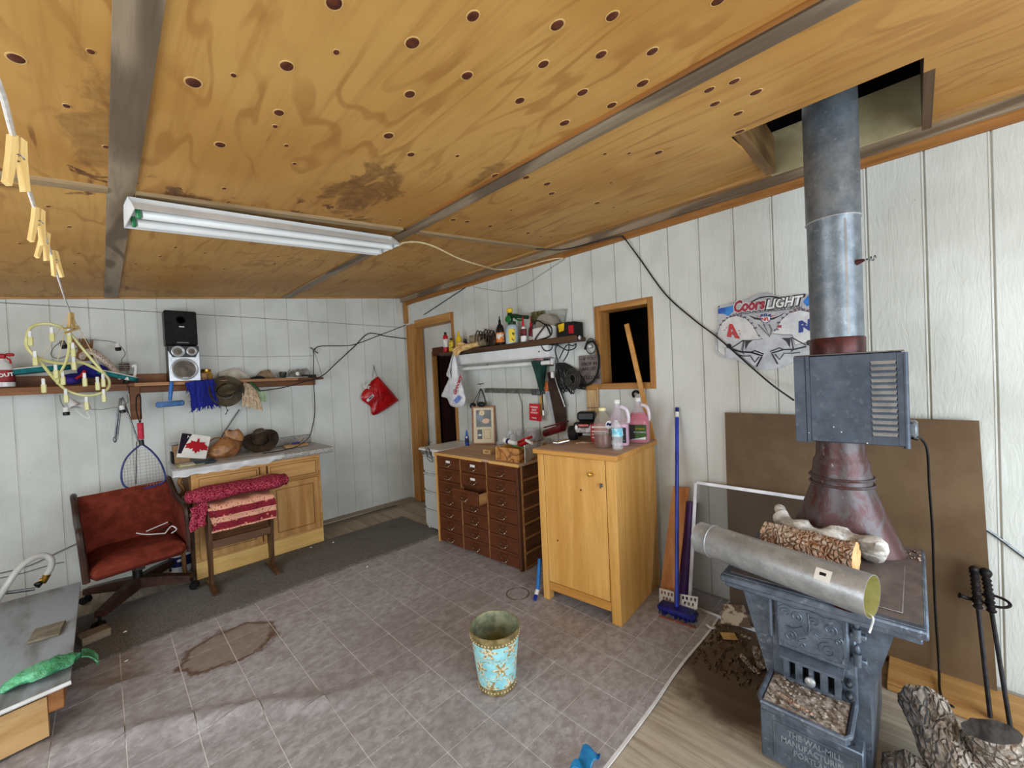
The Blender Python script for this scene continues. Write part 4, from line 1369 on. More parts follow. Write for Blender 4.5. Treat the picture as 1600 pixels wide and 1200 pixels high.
# on the counter
nb = thing('leaf_packet', 'plastic packet printed with a red maple leaf leaning on the counter', 'packet', (0.504, 4.330, 0.965))
K = [Vector((0.445, 4.360, 1.154)), Vector((0.638, 4.360, 1.100)), Vector((0.586, 4.280, 0.928)), Vector((0.395, 4.280, 0.973))]
def qd(u, v, off=0.0):
    p = (K[0].lerp(K[1], u)).lerp(K[3].lerp(K[2], u), v)
    n = (K[1] - K[0]).cross(K[3] - K[0]).normalized()
    if n.y > 0: n = -n
    return p + n * off
sub(nb, 'cover', MB().sheet(lambda u, v: qd(u, v, 0.006 * math.sin(3 * u + 2 * v)), 10, 10, 0.016), m_paper)
sub(nb, 'dark_panel', MB().sheet(lambda u, v: qd(0.005 + u * 0.34, v * 0.86, 0.0195 + 0.004 * math.sin(3 * u + 2 * v)), 6, 6, 0.0015), MAT('dark_violet_print', C(34, 24, 40), C(22, 16, 28), 10, rough=0.4))
leaf = [(0, 1.0), (0.12, 0.72), (0.28, 0.80), (0.24, 0.46), (0.48, 0.62), (0.52, 0.50), (0.86, 0.54), (0.76, 0.30), (0.88, 0.20), (0.50, -0.14), (0.56, -0.32), (0.10, -0.24), (0.06, -0.62), (-0.06, -0.62), (-0.10, -0.24), (-0.56, -0.32), (-0.50, -0.14), (-0.88, 0.20), (-0.76, 0.30), (-0.86, 0.54), (-0.52, 0.50), (-0.48, 0.62), (-0.24, 0.46), (-0.28, 0.80), (-0.12, 0.72)]
lf = MB()
cen = qd(0.60, 0.42, 0.022)
ux = (K[1] - K[0]).normalized(); uz = (K[0] - K[3]).normalized(); nn = ux.cross(uz); nn = nn if nn.y < 0 else -nn
A = Matrix(((ux.x, uz.x, nn.x, cen.x), (ux.y, uz.y, nn.y, cen.y), (ux.z, uz.z, nn.z, cen.z), (0, 0, 0, 1))) @ RZ(178)
lf.add([(p[0] * 0.092, p[1] * 0.082, 0.002 + 0.002 * abs(p[0])) for p in leaf] + [(0, 0.05 * 0.08, 0.002)], [(i, (i + 1) % len(leaf), len(leaf)) for i in range(len(leaf))], A)
sub(nb, 'maple_leaf', lf, MAT('leaf_red_print', C(178, 22, 34), C(156, 14, 26), 10, rough=0.5), smooth=False)
sub(nb, 'lettering', text_mb('N', 0.035, 0.0008, A @ RZ(-178) @ T(-0.065, 0.055, 0.002)), m_wht)
mg = thing('magazine_pile', 'low pile of magazines and white cloth under the maple-leaf packet', 'magazines', (0.488, 4.220, 0.926))
for k, (a, b, mt) in enumerate((((0.40, 4.14, 0.9065), (0.56, 4.30, 0.916), MAT('yellow_green_paper', C(196, 196, 120), C(170, 168, 96), 10, rough=0.7)), ((0.50, 4.12, 0.9165), (0.64, 4.27, 0.924), MAT('dark_teal_paper', C(50, 74, 84), C(32, 52, 62), 10, rough=0.6)), ((0.41, 4.13, 0.9165), (0.50, 4.25, 0.921), m_paper))):
    sub(mg, 'magazine', MB().box(a, b, 0.002), mt)
bxk = thing('carton', 'small tan carton with a silver tube end, behind the maple-leaf packet', 'box', (0.355, 4.420, 0.965))
sub(bxk, 'body', MB().box((0.395, 4.40, 0.9065), (0.50, 4.54, 1.055), 0.004), m_card)
sub(bxk, 'tube', MB().cyl((0.375, 4.45, 1.068), (0.47, 4.47, 1.068), 0.012, seg=12), m_silv)
sub(bxk, 'dark_side', MB().box((0.383, 4.41, 0.907), (0.394, 4.53, 1.0), 0.002), m_blkm)
pb = thing('brown_plastic_bag', 'knotted brown plastic carrier bag filled and standing on the counter', 'bag', (0.734, 4.380, 0.931))
m_bag = MAT('brown_plastic_film', C(166, 116, 72), C(128, 82, 46), 12, rough=0.35, bump=0.6, bscale=22, bdist=0.02, spec=0.5)
def bag(u, v):
    a = u * 2 * math.pi
    t = v
    r = 0.150 * math.sin(math.pi * min(1, 0.12 + t * 0.88)) ** 0.55 * (1 - 0.25 * t)
    z = 0.9075 + 0.165 * t
    w = 1 + 0.16 * noise.noise((math.cos(a) * 2, math.sin(a) * 2, t * 4))
    return (0.735 + r * math.cos(a) * w + 0.02 * t, 4.40 + r * 0.72 * math.sin(a) * w, z + 0.015 * noise.noise((math.cos(a) * 3, math.sin(a) * 3, 5)))
sub(pb, 'body', MB().sheet(bag, 36, 16), m_bag)
def neck(u, v):
    a = u * 2 * math.pi
    r = 0.055 + 0.02 * math.sin(v * 3.0) - 0.01 * math.sin(3 * a)
    return (0.835 + r * math.cos(a) * 0.9 - 0.02 * v, 4.42 + r * 0.5 * math.sin(a), 1.03 + 0.105 * v + 0.008 * math.sin(4 * a))
sub(pb, 'neck', MB().sheet(neck, 24, 8, 0.003), m_bag)
sub(pb, 'handle', MB().tube(smooth_path([(0.63, 4.40, 1.055), (0.68, 4.38, 1.085), (0.76, 4.38, 1.075), (0.80, 4.40, 1.05)], 6), [0.012] * 19, 8, flat=0.5), m_bag)
gt = thing('wood_block', 'pale wood block with a small blue tool on the right of the counter', 'block', (1.36, 4.45, 0.904))
sub(gt, 'block', MB().box((1.23, 4.36, 0.9045), (1.44, 4.46, 0.930), 0.003), WOOD('raw_wood_block', C(196, 160, 116), C(164, 126, 84), axis=0, scale=20))
sub(gt, 'blue_tool', MB().tube([(1.30, 4.42, 0.940), (1.37, 4.41, 0.94)], 0.010, 8), MAT('blue_tool_plastic', C(64, 70, 140), C(48, 52, 112), 10, rough=0.5))
sub(gt, 'pencil', MB().cyl((1.36, 4.44, 0.938), (1.44, 4.52, 0.975), 0.003, seg=6), m_crm)
pr = MB().sheet(lambda u, v: (0.90 + 0.24 * u, 4.10 + 0.20 * v, 0.9045 + 0.003 * noise.noise((u * 4, v * 4, 1)) + 0.003), 12, 10, 0.001)
solo('paper_sheet', pr, m_paper, 'loose white sheet lying on the counter before the leather hat', 'paper')

# ---- cables on the back wall
def cable(name, pts, r, mat, label, n=8, cat='cable'):
    return solo(name, MB().tube(smooth_path(pts, n), r, 6), mat, label, cat)
cable('counter_cable', [(1.633, 4.635, 1.877), (1.546, 4.430, 1.588), (1.611, 4.630, 1.245), (1.571, 4.620, 1.055), (1.503, 4.550, 0.959), (1.316, 4.300, 0.922), (1.146, 4.200, 0.915), (0.985, 4.180, 0.920)], 0.0042, m_cable, 'black cable dropping from the nail down onto the counter')
cable('shelf_cable', [(1.050, 4.440, 1.478), (1.244, 4.440, 1.498), (1.423, 4.440, 1.541), (1.627, 4.440, 1.599), (1.832, 4.550, 1.738), (2.073, 4.630, 1.926), (2.242, 4.640, 2.082), (2.349, 4.640, 2.102), (2.490, 4.640, 2.076), (2.798, 4.590, 2.042), (2.982, 4.550, 2.023), (3.066, 4.500, 2.016)], 0.0055, m_cable, 'thick black cable looping from the shelf to the doorway')
cable('grey_lead', [(0.919, 4.630, 1.308), (0.850, 4.620, 1.205), (0.781, 4.600, 1.105), (0.731, 4.560, 1.032)], 0.006, m_grey2, 'grey lead hanging down behind the brown plastic bag')
cable('floor_wire', [(-0.628, 4.640, 0.281), (-0.455, 4.640, 0.281), (-0.329, 4.640, 0.322), (-0.223, 4.640, 0.359), (-0.168, 4.640, 0.376)], 0.004, m_grey2, 'grey wire sagging low on the back wall behind the platform')
cable('floor_wire', [(-0.630, 4.640, 0.250), (-0.487, 4.640, 0.241), (-0.351, 4.640, 0.252), (-0.268, 4.640, 0.251)], 0.003, m_grey2, 'second thinner grey wire just below the sagging one')
nl = MB().tube([(1.604, 4.640, 1.919), (1.666, 4.600, 1.854)], 0.006, 8)
nl.tube([(1.632, 4.652, 1.878), (1.629, 4.600, 1.902)], 0.005, 8)
solo('cable_nail', nl, m_steel, 'bent dark nail that holds the cables on the back wall', 'nail')
cable('thin_string', [(1.638, 4.630, 1.877), (1.630, 4.500, 1.724), (1.634, 4.440, 1.599)], 0.002, m_cable, 'thin black string from the nail to the shelf end', cat='string')

# ---- red bag hanging on the back wall
rbg = thing('red_carrier_bag', 'glossy red plastic bag hanging by its string from a nail', 'bag', (2.352, 4.620, 1.333))
Pb = [(2.348, 4.600, 1.581), (2.580, 4.600, 1.309), (2.567, 4.600, 1.246), (2.272, 4.600, 1.116), (2.230, 4.600, 1.227), (2.119, 4.600, 1.342), (2.246, 4.600, 1.508)]
m_redbag = MAT('red_bag_film', C(186, 18, 26), C(150, 10, 18), 8, rough=0.22, bump=0.5, bscale=16, bdist=0.02, spec=0.6)
cx = sum(p[0] for p in Pb) / 7; cz0 = sum(p[2] for p in Pb) / 7
edge = smooth_path(Pb + [Pb[0]], 5)
def rbag(u, v, s):
    k = u * (len(edge) - 1); i = min(int(k), len(edge) - 2)
    e = edge[i].lerp(edge[i + 1], k - i)
    q = Vector((cx, 4.60, cz0)).lerp(e, v)
    return (q.x, 4.605 - s * 0.045 * math.sqrt(max(0, 1 - v ** 2.2)) - s * 0.004 * noise.noise((q.x * 30, q.z * 30, 0)), q.z)
bm_ = MB().sheet(lambda u, v: rbag(u, v, 1), 40, 8)
bm_.sheet(lambda u, v: rbag(1 - u, v, -0.7), 40, 8)
sub(rbg, 'bag_body', bm_, m_redbag)
sub(rbg, 'string', MB().tube(smooth_path([(2.274, 4.600, 1.568), (2.311, 4.630, 1.668), (2.325, 4.645, 1.707), (2.326, 4.630, 1.652), (2.340, 4.600, 1.581)], 5), 0.003, 6), m_grey2)
A = frame((2.201, 4.535, 1.329), (0.15, -1, 0.1), (0.85, 0, 0.6))
sub(rbg, 'white_band', MB().cbox((0, 0, 0), (0.115, 0.032, 0.003), 0.001, A), m_wht)
sub(rbg, 'lettering', text_mb('MAX', 0.030, 0.001, A @ T(0.01, 0, 0.003), bold=0.001), m_blk)
ts = MB()
for k in range(26):
    a = Vector((2.200, 4.590, 1.480)) + Vector((rnd.uniform(-.045, .03), rnd.uniform(-.02, .01), rnd.uniform(-.05, .03)))
    b = a + Vector((rnd.uniform(-.05, .01), rnd.uniform(-.02, .01), rnd.uniform(-.03, .05)))
    ts.tube([a, a.lerp(b, 0.5) + Vector((rnd.uniform(-.01, .01), 0, rnd.uniform(-.01, .01))), b], [0.006, 0.005, 0.002], 5)
sub(rbg, 'tissue', ts, m_paper)['kind'] = 'stuff'
solo('bag_nail', MB().cyl((2.326, 4.652, 1.700), (2.306, 4.610, 1.713), 0.004, seg=8), m_steel, 'nail in the back wall above the red bag', 'nail')

# ---- swivel chair
CHM = T(0.125, 4.08, 0.0) @ RY(-2.0) @ RZ(4)
m_rust = MAT('rust_red_upholstery', C(116, 48, 34), C(92, 36, 24), 14, rough=0.95, bump=0.35, bscale=240, bdist=0.002, spec=0.15)
m_chw = WOOD('dark_walnut_trim', C(70, 44, 34), C(42, 25, 19), axis=1, scale=16, rough=0.4)
ch = thing('swivel_chair', 'low rust-red upholstered swivel armchair with dark wood arms against the wall', 'chair', M=CHM)
def L(p): return p
seat = MB()
def seatf(u, v):
    x = (u - 0.5) * 0.47
    ed = min(min(u, 1 - u) * 2, min(v, 1 - v) * 2)
    return (x, -0.300 + v * 0.47, 0.400 + 0.034 * (1 - (1 - min(1, ed * 2.6)) ** 2))
seat.box((-0.250, -0.318, 0.315), (0.250, 0.185, 0.408), 0.032)
seat.sheet(seatf, 18, 18, 0.02)
sub(ch, 'seat', seat, m_rust, local=True)
def backf(u, v):
    x = (u - 0.5) * (0.50 + 0.02 * v)
    z = 0.395 + v * 0.385
    y = 0.155 + 0.115 * v - 0.020 * math.sin(math.pi * u)
    return (x, y, z)
sub(ch, 'backrest', MB().sheet(backf, 16, 14, -0.055), m_rust, local=True)
for s in (-1, 1):
    side = [(-0.29, 0.335), (-0.295, 0.60), (-0.24, 0.645), (-0.10, 0.655), (0.05, 0.685), (0.19, 0.775), (0.27, 0.775), (0.20, 0.335)]
    Ms = Matrix(((0, 0, 1, 0), (1, 0, 0, 0), (0, 1, 0, 0), (0, 0, 0, 1)))
    sub(ch, 'arm_panel', MB().prism(side, s * 0.262 - 0.012, s * 0.262 + 0.012, Ms), m_rust, local=True)
    rim = [(s * 0.264, -0.292, 0.325), (s * 0.266, -0.302, 0.50), (s * 0.268, -0.300, 0.62), (s * 0.268, -0.26, 0.662), (s * 0.268, -0.12, 0.668), (s * 0.266, 0.03, 0.692), (s * 0.264, 0.13, 0.755), (s * 0.264, 0.21, 0.796), (s * 0.262, 0.275, 0.800)]
    sub(ch, 'arm_trim', MB().tube(smooth_path(rim, 5), 0.019, 8), m_chw, local=True)
sub(ch, 'column', MB().cyl((0, 0, 0.13), (0, 0, 0.30), 0.028, seg=16).cyl((0, 0, 0.09), (0, 0, 0.16), 0.05, 0.04, 16), m_blk, local=True)
sub(ch, 'seat_plate', MB().box((-0.12, -0.12, 0.285), (0.12, 0.12, 0.302), 0.005).box((-0.03, -0.16, 0.255), (0.03, 0.16, 0.285), 0.005), m_blk, local=True)
for (dx, dy) in ((-0.225, -0.28), (0.275, -0.19), (-0.255, 0.27), (0.245, 0.32)):
    e = Vector((dx, dy, 0.085))
    arm = MB()
    d = Vector((dx, dy, 0)).normalized()
    n_ = Vector((-d.y, d.x, 0))
    q = []
    for t, w, zt, zb in ((0.0, 0.040, 0.168, 0.092), (0.5, 0.036, 0.148, 0.086), (1.0, 0.030, 0.116, 0.076)):
        c = Vector((dx * t, dy * t, 0))
        q.append([c + n_ * w + Vector((0, 0, zb)), c - n_ * w + Vector((0, 0, zb)), c - n_ * w * 0.8 + Vector((0, 0, zt)), c + n_ * w * 0.8 + Vector((0, 0, zt))])
    vs_ = [p for r_ in q for p in r_]
    fs_ = []
    for i in range(2):
        for k in range(4):
            l = (k + 1) % 4
            fs_.append((i * 4 + k, i * 4 + l, (i + 1) * 4 + l, (i + 1) * 4 + k))
    fs_ += [(3, 2, 1, 0), (8, 9, 10, 11)]
    arm.add(vs_, fs_)
    la = sub(ch, 'base_arm', arm, m_chw, local=True)
    cs = MB()
    for s in (-1, 1):
        cs.lathe([(0.0, -0.011), (0.026, -0.010), (0.029, 0), (0.026, 0.010), (0, 0.011)], 16, Matrix.Translation(e + Vector((d.x * 0.012, d.y * 0.012, -0.055)) + n_ * s * 0.016) @ frame((0, 0, 0), n_))
    cs.cyl(e + Vector((0, 0, -0.06)), e + Vector((0, 0, 0.0)), 0.009, seg=8)
    sub(la, 'caster', cs, m_blk, local=True)
gs = thing('safety_glasses', 'pair of spectacles with white arms lying on the red chair seat', 'glasses', (0.231, 3.950, 0.498))
gb_ = MB().tube(smooth_path([(0.119, 3.860, 0.540), (0.175, 3.870, 0.511), (0.273, 3.860, 0.492)], 5), 0.006, 8, flat=0.6)
gb_.tube(smooth_path([(0.175, 3.920, 0.522), (0.225, 3.950, 0.528), (0.296, 3.980, 0.538)], 5), 0.005, 8, flat=0.6)
sub(gs, 'arms', gb_, m_wht)
sub(gs, 'lens', MB().tube(smooth_path([(0.274, 3.870, 0.494), (0.312, 3.920, 0.518), (0.337, 3.890, 0.494), (0.305, 3.860, 0.482)], 5), 0.004, 6), m_wht)
sub(gs, 'cord', MB().tube(smooth_path([(0.296, 3.980, 0.538), (0.319, 4.000, 0.517), (0.277, 3.940, 0.505), (0.234, 3.930, 0.516)], 5), 0.004, 6), m_blk)

# detergent tub and crooked stick between chair and cabinet
tb_ = thing('detergent_tub', 'white tub with a navy label standing behind the red chair', 'tub', (0.416, 4.540, 0.000))
tx, ty = 0.40, 4.45
sub(tb_, 'body', MB().lathe([(0.066, 0.0), (0.074, 0.01), (0.080, 0.16), (0.082, 0.165)], 24, T(tx, ty, -0.010)), m_wht)
sub(tb_, 'label', MB().shell([(0.0775, 0.06), (0.0815, 0.145)], 24, T(tx, ty, -0.010)), m_navy)
sub(tb_, 'label_patch', MB().ell((tx - 0.015, ty - 0.081, 0.105), (0.018, 0.004, 0.012), 12, 6), m_wht)
cs_ = MB().tube(smooth_path([(0.405, 4.25, -0.005), (0.40, 4.26, 0.3), (0.415, 4.27, 0.55), (0.385, 4.28, 0.62), (0.43, 4.26, 0.70), (0.405, 4.26, 0.77), (0.44, 4.25, 0.842)], 6), 0.015, 10)
solo('crooked_stick', cs_, WOOD('twisted_branch', C(150, 104, 58), C(92, 58, 30), axis=2, scale=24), 'crooked knobbly wooden stick standing between chair and oak cabinet', 'stick')

# ---- quilt rack with folded rugs
m_rack = WOOD('dark_brown_rack', C(98, 66, 42), C(66, 42, 26), axis=2, scale=16, rough=0.4)
m_rackx = WOOD('dark_brown_rail', C(104, 70, 44), C(72, 46, 28), axis=0, scale=16, rough=0.4)
rk_ = thing('quilt_rack', 'dark wooden trestle rack standing on the runner before the oak cabinet', 'rack', (0.72, 3.80, 0.01))
for x in (0.512, 0.918):
    endb = [(-0.035, 0.045), (-0.050, 0.20), (-0.075, 0.40), (-0.085, 0.60), (0.085, 0.60), (0.075, 0.40), (0.050, 0.20), (0.035, 0.045)]
    Ms = Matrix(((0, 0, 1, x), (1, 0, 0, 3.80), (0, 1, 0, 0.009), (0, 0, 0, 1)))
    e_ = sub(rk_, 'end_board', MB().prism(endb, -0.011, 0.011, Ms), m_rack)
    ft = [(-0.15, 0.0), (-0.15, 0.018), (-0.11, 0.03), (-0.06, 0.03), (-0.035, 0.045), (0.035, 0.045), (0.06, 0.03), (0.11, 0.03), (0.15, 0.018), (0.15, 0.0), (0.10, 0.004), (-0.10, 0.004)]
    sub(rk_, 'foot', MB().prism(ft, -0.016, 0.016, Ms), m_rack)
sub(rk_, 'lower_rail', MB().box((0.5235, 3.725, 0.325), (0.9065, 3.742, 0.385), 0.003), m_rackx)
sub(rk_, 'lower_shelf', MB().add([(0.5235, 3.745, 0.36), (0.9065, 3.745, 0.36), (0.9065, 3.85, 0.50), (0.5235, 3.85, 0.50), (0.5235, 3.755, 0.35), (0.9065, 3.755, 0.35), (0.9065, 3.86, 0.49), (0.5235, 3.86, 0.49)],
    [(0, 1, 2, 3), (7, 6, 5, 4), (0, 4, 5, 1), (1, 5, 6, 2), (2, 6, 7, 3), (3, 7, 4, 0)]), m_rackx)
sub(rk_, 'top_rail', MB().box((0.40, 3.735, 0.592), (0.93, 3.757, 0.622), 0.006), m_rackx)
sub(rk_, 'top_rail', MB().box((0.42, 3.845, 0.592), (0.93, 3.867, 0.622), 0.006), m_rackx)
def m_crims():
    g = G('crimson_shag_rug'); v = g.obj()
    f = g.noise(v, 95, 3, 0.7)
    col = g.mix(g.ramp(f, 0.42, 0.62), C(112, 18, 36), C(196, 84, 104))
    return g.out(col, 0.95, 0, g.bump(f, 0.9, 0.012), Specular_IOR_Level=0.1)
def m_pers():
    g = G('patterned_red_rug'); v = g.obj()
    a = g.voro(v, 22, out='Distance'); b = g.voro(v, 58, out='Distance')
    x, y, z = g.sep(v)
    col = g.mix(g.ramp(a, 0.18, 0.24), C(198, 122, 100), C(126, 36, 48))
    col = g.mix(g.ramp(b, 0.20, 0.28, 1, 0), col, C(78, 26, 30))
    band = g.math('SINE', g.math('MULTIPLY', z, 62.0))
    col = g.mix(g.ramp(band, -0.1, 0.25), col, g.mix(g.ramp(b, 0.22, 0.30), C(140, 58, 60), C(216, 160, 132)))
    return g.out(col, 0.95, 0, g.bump(g.noise(v, 160, 3), 0.5, 0.006), Specular_IOR_Level=0.1)
m_cr, m_pe = m_crims(), m_pers()
ru = thing('patterned_rug', 'folded red and cream patterned rug draped over the front of the rack', 'rug', (0.73, 3.78, 0.62))
def fold(u, v, off):
    x = 0.515 + u * 0.415 + 0.012 * math.sin(v * 9 + off * 30)
    s = v * 0.40
    wav = 0.006 * math.sin(u * 17 + off * 40)
    if s < 0.19:
        return (x, 3.90 - s, 0.635 + off + wav)
    if s < 0.25:
        a = (s - 0.19) / 0.06 * math.pi / 2
        return (x, 3.71 - (0.024 + off) * math.sin(a), 0.635 + off - 0.03 + (0.03) * math.cos(a) + wav * (1 - a))
    return (x, 3.686 - off + wav - 0.015 * (s - 0.25), 0.605 + off - (s - 0.25))
ru1 = sub(ru, 'lower_fold', MB().sheet(lambda u, v: fold(u, v, 0.0), 24, 24, -0.018), m_pe)
sub(ru, 'upper_fold', MB().sheet(lambda u, v: fold(u * 0.96 + 0.03, v * 0.80, 0.026), 24, 20, -0.018), m_pe)
rr_ = thing('crimson_rug', 'crimson shaggy rug folded in a thick roll on top of the rack', 'rug', (0.73, 3.80, 0.68))
def rollf(u, v):
    a = v * 2 * math.pi
    x = 0.405 + u * 0.64
    e = 1 - (2 * abs(u - 0.5)) ** 8 * 0.45
    w = 1 + 0.12 * noise.noise((x * 6, math.cos(a) * 1.4, math.sin(a) * 1.4))
    return (x, 3.79 + 0.108 * e * math.cos(a) * w, 0.732 - 0.004 * math.sin(u * 9) + 0.056 * e * math.sin(a) * w * (1.0 + 0.12 * math.sin(u * 7 + 1)))
rl = MB().sheet(rollf, 44, 18)
rl.ell((0.412, 3.79, 0.730), (0.03, 0.080, 0.044), 14, 8, jit=0.2)
rl.ell((1.040, 3.79, 0.730), (0.03, 0.080, 0.044), 14, 8, jit=0.2)
sub(rr_, 'roll', rl, m_cr)
sub(rr_, 'hanging_end', MB().sheet(lambda u, v: (0.405 + u * 0.085 + 0.01 * math.sin(v * 6), 3.722 - 0.006 * math.sin(u * 9), 0.665 - v * 0.17 + 0.03 * u), 8, 10, 0.014), m_cr)
sub(rr_, 'tan_fold', MB().ell((0.86, 3.84, 0.768), (0.14, 0.05, 0.024), 18, 8, jit=0.2), MAT('tan_rug_back', C(176, 134, 90), C(140, 98, 60), 40, rough=0.95, bump=0.5))

# ---- carpet runner
RUN = [(-0.75, 3.10), (-0.45, 3.19), (-0.16, 3.30), (0.20, 3.345), (0.60, 3.33), (1.00, 3.345), (1.40, 3.345), (1.80, 3.32), (2.10, 3.33), (2.28, 3.36)]
def run_front(x):
    for k in range(len(RUN) - 1):
        if RUN[k][0] <= x <= RUN[k + 1][0]:
            t = (x - RUN[k][0]) / (RUN[k + 1][0] - RUN[k][0])
            return RUN[k][1] + t * (RUN[k + 1][1] - RUN[k][1])
    return RUN[-1][1]
def m_carp():
    g = G('grey_cord_carpet'); p = g.pos()
    f = g.noise(p, 150, 2, 0.7)
    col = g.mix(g.ramp(f, 0.35, 0.65), C(92, 90, 87), C(132, 129, 124))
    col = g.mix(g.ramp(g.noise(p, 2.5, 3), 0.5, 0.75, 0, 0.4), col, C(84, 74, 64))
    return g.out(col, 0.97, 0, g.bump(f, 0.7, 0.006), Specular_IOR_Level=0.08)
m_cpt = m_carp()
run = thing('carpet_runner', 'charcoal grey carpet runner with a frayed edge lying along the back wall', 'carpet', (0.8, 3.7, 0.0))
sub(run, 'pile', MB().sheet(lambda u, v: (-0.8 + u * 3.08, run_front(-0.8 + u * 3.08) + v * (4.06 + 0.02 * u - run_front(-0.8 + u * 3.08)), 0.0085 + max(0, floor_h(-0.8 + u * 3.08, 3.35)) * (1 - v) ** 3), 90, 10, 0.008), m_cpt)
fe = MB()
for k in range(420):
    x = -0.75 + 3.0 * k / 420
    y = run_front(x)
    fe.tube([(x, y + 0.004, 0.008), (x + rnd.uniform(-.006, .006), y - rnd.uniform(0.006, 0.022), 0.006 + rnd.uniform(0, .004))], [0.003, 0.0012], 4)
sub(run, 'frayed_edge', fe, MAT('carpet_backing_fray', C(140, 132, 122), C(108, 102, 94), 40, rough=0.95))['kind'] = 'stuff'
for k, (x, y) in enumerate(((0.030, 3.555), (1.469, 3.939), (1.453, 3.206), (0.022, 3.181), (1.285, 3.989))):
    c = Vector((x, y, 0.016 if y > run_front(x) else 0.008))
    solo('paper_scrap', MB().ell(c, (0.010, 0.006, 0.004), 8, 5, jit=0.5, freq=4), m_paper, 'tiny white paper scrap ' + ('on the runner near the chair caster', 'on the runner straight before the oak cabinet', 'at the frayed runner edge towards the drawers', 'at the frayed runner edge near the platform', 'on the runner close to the oak cabinet plinth')[k], 'scrap', group='paper scraps on the runner')

# ---- low platform at the left edge, hose, green bag
m_plat = MAT('blue_grey_painted_board', C(146, 152, 156), C(98, 96, 92), 3.6, lo=0.44, hi=0.72, stretch=(1.6, 0.5, 1), rough=0.5, bump=0.2, bscale=40)
pf = thing('low_platform', 'low platform topped with grey-blue painted board at the room corner', 'platform', (-0.45, 3.35, 0))
sub(pf, 'top_board', MB().add([(-1.3, 2.50, 0.235), (-0.160, 2.68, 0.235), (-0.165, 4.05, 0.235), (-1.3, 4.05, 0.235), (-1.3, 2.50, 0.250), (-0.160, 2.68, 0.250), (-0.165, 4.05, 0.250), (-1.3, 4.05, 0.250)],
    [(3, 2, 1, 0), (4, 5, 6, 7), (0, 1, 5, 4), (1, 2, 6, 5), (2, 3, 7, 6), (3, 0, 4, 7)]), m_plat, smooth=False)
sub(pf, 'edge_strip', MB().tube([(-1.3, 2.498, 0.243), (-0.158, 2.678, 0.243)], 0.009, 8), MAT('white_edge_strip', C(226, 226, 224), C(204, 204, 200), 10, rough=0.5))
mbm = WOOD('pale_timber_bearer', C(206, 166, 112), C(176, 132, 80), axis=0, scale=8)
sub(pf, 'front_bearer', MB().add([(-1.3, 2.56, 0.02), (-0.235, 2.735, 0.02), (-0.235, 2.785, 0.02), (-1.3, 2.61, 0.02), (-1.3, 2.56, 0.195), (-0.235, 2.735, 0.195), (-0.235, 2.785, 0.195), (-1.3, 2.61, 0.195)],
    [(3, 2, 1, 0), (4, 5, 6, 7), (0, 1, 5, 4), (1, 2, 6, 5), (2, 3, 7, 6), (3, 0, 4, 7)]), mbm, smooth=False)
sub(pf, 'side_bearer', MB().box((-0.235, 2.74, 0.115), (-0.185, 4.02, 0.234), 0.003), WOOD('brown_timber_bearer', C(162, 108, 62), C(128, 80, 42), axis=1, scale=10))
sub(pf, 'block', MB().box((-0.36, 3.0, 0.0), (-0.30, 3.5, 0.235), 0.003), mbm)
sub(pf, 'block', MB().box((-1.2, 2.70, 0.0), (-1.12, 4.0, 0.235), 0.003), mbm)
tl = MB().cbox((0, 0, 0), (0.115, 0.16, 0.014), 0.003, T(-0.268, 3.315, 0.258) @ RZ(-6))
solo('stone_tile', tl, MAT('taupe_stone', C(128, 120, 102), C(106, 98, 82), 14, rough=0.7), 'square taupe stone tile lying on the grey-blue platform', 'tile')
m_grn = MAT('green_bag_film', C(96, 176, 128), C(56, 128, 84), 9, rough=0.3, bump=0.8, bscale=18, bdist=0.03, spec=0.5)
GBP = [Vector((-0.355, 2.817, 0.270)), Vector((-0.279, 2.814, 0.285)), Vector((-0.202, 2.800, 0.290)), Vector((-0.139, 2.820, 0.280))]
gpth = smooth_path(GBP, 8)
def gbag(u, v):
    k = u * (len(gpth) - 1); i = min(int(k), len(gpth) - 2)
    c = gpth[i].lerp(gpth[i + 1], k - i)
    a = v * 2 * math.pi
    w = 0.062 * (0.35 + 0.65 * math.sin(math.pi * min(1, 0.15 + u * 0.75)))
    w *= 1 + 0.35 * noise.noise((u * 6, math.cos(a) * 1.5, math.sin(a) * 1.5))
    p = Vector((c.x + 0.35 * w * math.cos(a), c.y + w * math.cos(a), c.z + 0.42 * w * math.sin(a)))
    p.z = max(p.z, 0.2515 if p.x < -0.165 else 0.18)
    return p
gbm = thing('green_plastic_bag', 'crumpled green plastic bag lying over the edge of the platform', 'bag', (-0.25, 2.95, 0.252))
sub(gbm, 'body', MB().sheet(gbag, 40, 16), m_grn)
sub(gbm, 'hanging_end', MB().sheet(lambda u, v: Vector((-0.148, 2.835, 0.275)) + Vector((0.02 + 0.05 * v ** 0.5, -0.03 + 0.085 * u, 0.005 - 0.085 * v * (0.6 + 0.4 * math.sin(u * 3)))), 10, 8, 0.004), m_grn)
hs = thing('clear_hose', 'clear plastic hose with a brass fitting looping up behind the platform', 'hose', (-0.360, 4.200, 0.317))
sub(hs, 'hose', MB().tube(smooth_path([(-0.547, 4.120, 0.212), (-0.486, 4.120, 0.329), (-0.434, 4.150, 0.411), (-0.375, 4.180, 0.449), (-0.326, 4.200, 0.443), (-0.299, 4.200, 0.403), (-0.305, 4.200, 0.348), (-0.326, 4.200, 0.312)], 7), 0.019, 10), GLASSY('milky_hose', C(206, 204, 198), 0.2, 0.8))
fit = MB().cyl((-0.321, 4.200, 0.314), (-0.343, 4.200, 0.262), 0.020, 0.016, 12)
fit.cyl((-0.319, 4.200, 0.288), (-0.356, 4.200, 0.285), 0.012, seg=10)
sub(hs, 'brass_fitting', fit, m_brass)
